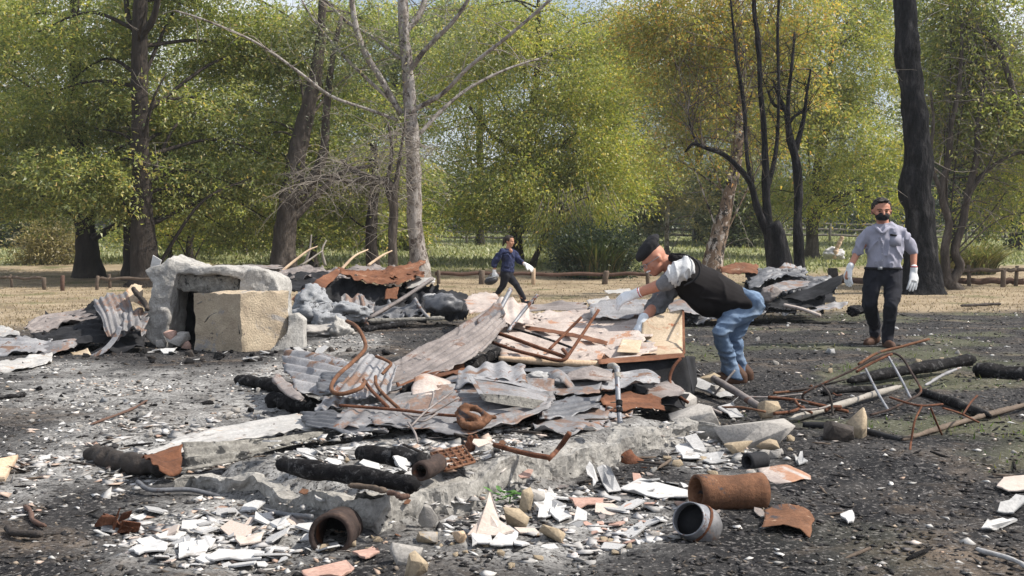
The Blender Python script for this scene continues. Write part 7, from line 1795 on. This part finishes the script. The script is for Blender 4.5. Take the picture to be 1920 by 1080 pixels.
def bending_man():
    d = 10.0
    p = lambda x, y, o=0.0: P(x, y, d + o)
    g = p(1385, 715); g[2] = float(terrain(g[0], g[1]))
    root = thing('person', g, "man in black beret, dark vest and blue jeans bending over the sheets with gloved hands", 'person')
    S = np.array([0, 1.0, 0.0])
    hc = p(1227, 488, -.05)
    hp, at, (f, s, u, R) = head_prims(hc, (-.80, -.28, -.55), (-.55, .02, .83), 1.16, 1.12)
    shN, shF = p(1278, 503, -.20), p(1262, 525, .16)
    elN, wrN = p(1247, 531, -.22), p(1192, 551, -.10)
    elF, wrF = p(1226, 575, .0), p(1203, 606, -.28)
    hipN, hipF = p(1392, 572, -.10), p(1400, 572, .12)
    knN, anN = p(1350, 622, -.22), p(1376, 703, .02)
    knF, anF = p(1372, 628, .12), p(1388, 698, .22)
    body = hp + [cap(at(0, -.03, -.03), p(1262, 498, -.02), .072, .085), loft([p(1258, 500, -.02), p(1290, 515), p(1340, 545), p(1385, 570)], [.13, .18, .17, .13], [.09, .12, .12, .09], S)]
    body += chain([shN, elN, wrN], [.062, .056, .040]) + chain([shF, elF, wrF], [.062, .052, .040]) + chain([wrN, wrN + (wrN - elN) * .25], [.03, .03]) + chain([wrF, wrF + np.array([-.03, 0, -.05])], [.03, .03])
    body += chain([hipN, knN, anN], [.080, .046, .038]) + chain([hipF, knF, anF], [.080, .046, .038]) + chain([anN, anN + np.array([-.05, 0, -.04])], [.03, .025]) + chain([anF, anF + np.array([-.05, 0, -.04])], [.03, .025])
    fuse('body', body, .0095, M['skin'], root, 2)
    vest = [loft([p(1254, 493), p(1268, 502), p(1292, 522), p(1325, 545), p(1362, 560), p(1390, 566), p(1402, 563)], [.12, .20, .235, .245, .245, .24, .225], [.085, .125, .165, .19, .18, .145, .11], S),
            egg(p(1320, 560, -.02), (.19, .205, .145), rot_axis((0, 1, 0), .5)), loft([p(1255, 486, -.18), p(1280, 488, -.12), p(1310, 500, -.05)], [.05, .08, .08], [.03, .04, .05], S)]
    ve_o = fuse('vest', vest, .011, M['vest'], root, 4, wrinkle=.018, wscale=4.5, seed=2, stretch=(.7, .7, 1.5))
    rod('vest_seam', None, [p(1258, 476, -.16), p(1285, 478, -.23), p(1306, 490, -.27), p(1312, 508, -.285), p(1303, 524, -.29), p(1282, 536, -.28)], .009, M['black_cloth'], parent=ve_o, n=6)
    fuse('sleeve', [loft([p(1298, 496, -.17), p(1283, 503, -.215), p(1264, 517, -.235), p(1252, 528, -.235)], [.080, .100, .094, .078], [.06, .085, .082, .072], (0.5, -.2, .85))], .009, M['stripe'], root, 2, wrinkle=.020, wscale=9, seed=8, stretch=(1.6, .6, .5))
    fuse('rolled_cuff', [cap(p(1257, 524, -.235), p(1246, 531, -.225), .078, .070), cap(p(1250, 529, -.23), p(1244, 533, -.22), .078, .070)], .009, M['sleeve_grey'], root, 1, wrinkle=.006, wscale=16)
    fuse('far_sleeve', chain([p(1265, 530, .12), p(1243, 556, .08), p(1227, 577, .0)], [.10, .088, .078]) + chain([p(1234, 570, .03), p(1226, 580, -.01)], [.082, .080]), .010, M['sleeve_grey'], root, 2, wrinkle=.016, wscale=10, seed=4)
    jn = [loft([p(1414, 556, .0), p(1405, 565), p(1388, 576)], [.205, .215, .19], [.12, .145, .135], S), egg(p(1408, 566, -.06), (.105, .135, .105)), egg(p(1408, 566, .09), (.105, .125, .105))]
    jn += chain([p(1402, 578, -.10), p(1370, 600, -.17), knN, p(1362, 660, -.10), p(1376, 703, .02)], [.112, .088, .072, .066, .064]) + chain([hipF, knF, p(1380, 668, .17), p(1388, 698, .22)], [.12, .086, .074, .07])
    jn += chain([p(1366, 692, -.02), p(1384, 708, .04)], [.075, .075])
    fuse('jeans', jn, .010, M['denim'], root, 3, wrinkle=.014, wscale=9.0, seed=6, stretch=(.6, .6, 1.4))
    for a, hid in ((anN, 0), (anF, 1)):
        gz = float(terrain(a[0], a[1]))
        q0 = np.array([a[0] + .04, a[1], gz + .06])
        fuse('boot', [cap(q0, q0 + np.array([-.19, -.05, -.008]), .062, .052), cap(q0 + np.array([.02, 0, 0]), a + np.array([.0, 0, .05]), .064, .066), cap(q0 + np.array([.03, 0, -.03]), q0 + np.array([-.20, -.05, -.028]), .055, .05)], .010, M['boot'], root, 2)
    fuse('glove', hand_prims(wrN + (wrN - elN) * .06, (-1, .1, -.38), (-.25, -.55, .85), 1.28, .42, -1, 1.25) + [cap(wrN - (wrN - elN) * .12, wrN + (wrN - elN) * .08, .048, .046)], .007, M['glove'], root, 1)
    put('cuff', *tube_geo([wrN - (wrN - elN) * .16, wrN - (wrN - elN) * .10], .047, 14, True), M['red_cuff'], root)
    fuse('glove', hand_prims(wrF + np.array([-.01, 0, -.015]), (-.45, -.25, -.75), (-.8, -.3, .5), 1.25, .75, 1, 1.25) + [cap(wrF + np.array([.02, .02, .045]), wrF, .046, .045)], .007, M['glove_b'], root, 1)
    # beret, spectacles, moustache, eyes
    fuse('beret', [egg(at(0, -.012, .110), np.array([.118, .138, .052]) * 1.12, R @ np.array(rot_axis((1, 0, 0), -.30))), egg(at(0, .00, .080), np.array([.090, .112, .040]) * 1.12, R), egg(at(.03, -.06, .118), np.array([.08, .08, .045]) * 1.12, R)], .009, M['black_cloth'], root, 2, wrinkle=.006, wscale=12)
    for sg in (-1, 1):
        put('eye', *egg(at(sg * .031, .081, .010), np.array([.012, .008, .006]) * 1.1, R, 2)[0:1], None, ico(2)[1], M['eye'], root)
        rod('spectacle_rim', None, [at(sg * .032 + .022 * math.cos(a), .102, .006 + .018 * math.sin(a)) for a in np.linspace(0, 2 * math.pi, 13)], .0028, M['steel'], parent=root, n=5, k=1)
        rod('spectacle_arm', None, [at(sg * .054, .098, .010), at(sg * .080, .05, .012), at(sg * .090, -.012, .010)], .003, M['steel'], parent=root, n=5)
    fuse('moustache', [cap(at(-.026, .092, -.044), at(.0, .104, -.040), .008, .010), cap(at(.0, .104, -.040), at(.026, .092, -.044), .010, .008)], .005, M['glove'], root, 1)
    # the trowel held in the lower hand
    t = thing('trowel', p(1205, 650, -.3), "flat grey trowel held in the bending man's lower hand", 'trowel')
    hd = wrF + np.array([-.035, -.03, -.09])
    e1, e2 = hd + np.array([.06, -.01, -.03]), P(1226, 652, 9.2)
    rod('handle', None, [hd + np.array([-.04, .01, .03]), e1], .014, M['wood'], parent=t, n=8)
    b = MB()
    ax = e2 - e1
    sd = np.cross(ax, [0, 1, 0.3]); sd /= np.linalg.norm(sd)
    b.add(np.array([e1 - sd * .010, e1 + sd * .010, e1 + ax * .25 + sd * .030, e2 + sd * .016, e2 - sd * .016, e1 + ax * .25 - sd * .030]), np.array([[0, 1, 2, 5], [5, 2, 3, 4]]))
    solid(b.put('blade', M['steel'], t), .006)
bending_man()

def walking_woman():
    d = 25.0
    p = lambda x, y, o=0.0: P(x, y, d + o)
    g = p(962, 570); g[2] = float(terrain(g[0], g[1]))
    root = thing('person', g, "woman in navy shirt and black leggings striding across dry grass in the distance", 'person')
    hp, at, (f, s, u, R) = head_prims(p(955.5, 453), (.85, -.5, -.12), (.05, 0, 1), 1.06, 1.1)
    shB, shF = p(941, 471, -.12), p(963, 474, .14)
    elB, wrB = p(927.5, 491, -.14), p(927, 510, -.12)
    elF, wrF = p(974, 489, .10), p(985.5, 496, .02)
    hip = p(950, 514)
    knB, anB = p(943, 536, -.02), p(929, 556, .05)
    knF, anF = p(968, 534, -.06), p(982, 564, .0)
    for a in (anF,): a[2] = float(terrain(a[0], a[1])) + .10
    anB[2] = float(terrain(anB[0], anB[1])) + .16
    S = np.array([.55, .83, 0])
    body = hp + [cap(p(954, 460), p(953, 470), .055, .065), loft([p(953, 468), p(953, 482), p(952, 500), p(950, 515)], [.09, .165, .14, .16], [.06, .10, .095, .11], S)]
    body += chain([shB, elB, wrB], [.050, .042, .032]) + chain([shF, elF, wrF], [.050, .042, .032]) + chain([wrB, p(927, 514, -.12)], [.028, .03]) + chain([wrF, p(991, 499.5, .02)], [.028, .03])
    body += chain([hip + np.array([-.02, -.08, 0]), knB, anB], [.09, .058, .042]) + chain([hip + np.array([.03, .08, 0]), knF, anF], [.09, .058, .042]) + chain([anB, anB + np.array([.06, 0, -.10])], [.036, .03]) + chain([anF, anF + np.array([.12, 0, -.05])], [.036, .03])
    fuse('body', body, .012, M['skin_b'], root, 2)
    sh = [loft([p(953, 466), p(953, 470), p(953, 480), p(953, 492), p(952, 503), p(951, 511)], [.07, .17, .19, .17, .175, .20], [.05, .10, .13, .12, .12, .13], S)] + chain([shB, elB, p(927, 497, -.14)], [.075, .068, .06]) + chain([shF, elF, p(978, 492, .07)], [.075, .068, .058])
    fuse('shirt', sh, .014, M['navy'], root, 2, wrinkle=.02, wscale=8, seed=4)
    put('chest_print', *egg(p(947, 478, -.15), (.07, .02, .025), None, 2)[0:1], None, ico(2)[1], M['navy'], root)
    put('collar_opening', *egg(p(957.5, 470, -.11), (.045, .03, .05), rot_axis((0, 1, 0), -.5), 2)[0:1], None, ico(2)[1], M['skin_b'], root)
    lg = [loft([p(951, 508), p(950, 516), p(951, 523)], [.19, .19, .15], [.125, .13, .11], S)] + chain([hip + np.array([-.03, -.08, -.03]), knB, anB + np.array([0, 0, .05])], [.105, .074, .056]) + chain([hip + np.array([.03, .08, -.03]), knF, anF + np.array([0, 0, .05])], [.105, .074, .056])
    fuse('leggings', lg, .014, M['trousers'], root, 2, wrinkle=.005, wscale=8)
    for a, dv in ((anF, np.array([.20, -.02, -.0])), (anB, np.array([.14, -.01, -.08]))):
        q0 = a + np.array([0, 0, -.045])
        fuse('boot', [cap(q0, q0 + dv, .046, .038), cap(a + np.array([-.06, 0, .16]) * (1 if a is anF else .5), q0 + np.array([-.01, 0, .03]), .058, .05)], .012, M['trousers'], root, 1)
    fuse('glove', hand_prims(wrF, (.8, -.1, -.5), (.3, -.6, .7), 1.25, .2, -1, 1.3) + [cap(wrF - (wrF - elF) * .2, wrF, .042, .04)], .009, M['glove'], root, 1)
    fuse('glove', hand_prims(wrB, (0, 0, -1), (-.2, -1, 0), 1.2, .5, 1, 1.3) + [cap(wrB + np.array([0, 0, .04]), wrB, .042, .04)], .009, M['glove'], root, 1)
    for sg in (-1, 1): put('eye', *egg(at(sg * .031, .081, .010), np.array([.013, .009, .007]), R, 1)[0:1], None, ico(1)[1], M['eye'], root)
    fuse('hair', [egg(at(0, -.036, .045), np.array([.104, .100, .094]) * 1.08, R), egg(at(0, -.125, .02), (.05, .05, .055), R), cap(at(0, -.13, .02), at(0, -.15, -.11), .04, .02), egg(at(0, .03, .105), np.array([.06, .05, .022]), R)], .012, M['hair'], root, 1)
    pot = thing('dark_pot', p(922, 535, -.15), "dark round pot carried in the walking woman's rear hand", 'pot')
    c = p(921, 526, -.13)
    fuse('bowl', [egg(c, (.16, .13, .095), rot_axis((0, 1, 0), -.3))], .015, M['pot'], pot, 1)
    put('rim', *tube_geo(np.array([c + np.array([.12 * math.cos(a), .1 * math.sin(a), .07 + .03 * math.cos(a)]) for a in np.linspace(0, 2 * math.pi, 25)]), .014, 6, False)[:2], None, M['steel'], pot)
    rod('handle', None, [c + np.array([-.09, 0, .06]), c + np.array([.03, 0, .17]), c + np.array([.12, 0, .09])], .008, M['steel'], parent=pot, n=6)
walking_woman()

# ------------------------------------------------------------------ thin air haze that lifts the far trees
hz, nt, b, out = newmat('thin_haze')
nt.nodes.remove(b)
pv = nt.nodes.new("ShaderNodeVolumePrincipled")
pv.inputs["Color"].default_value = (0.86, 0.92, 1.0, 1)
pv.inputs["Density"].default_value = 0.0005
pv.inputs["Anisotropy"].default_value = 0.2
nt.links.new(pv.outputs[0], out.inputs["Volume"])
o = put('haze', *box_geo((0, 430, 64), (3900, 1020, 134)), None, hz, kind="stuff", label="thin pale air haze over the clearing")
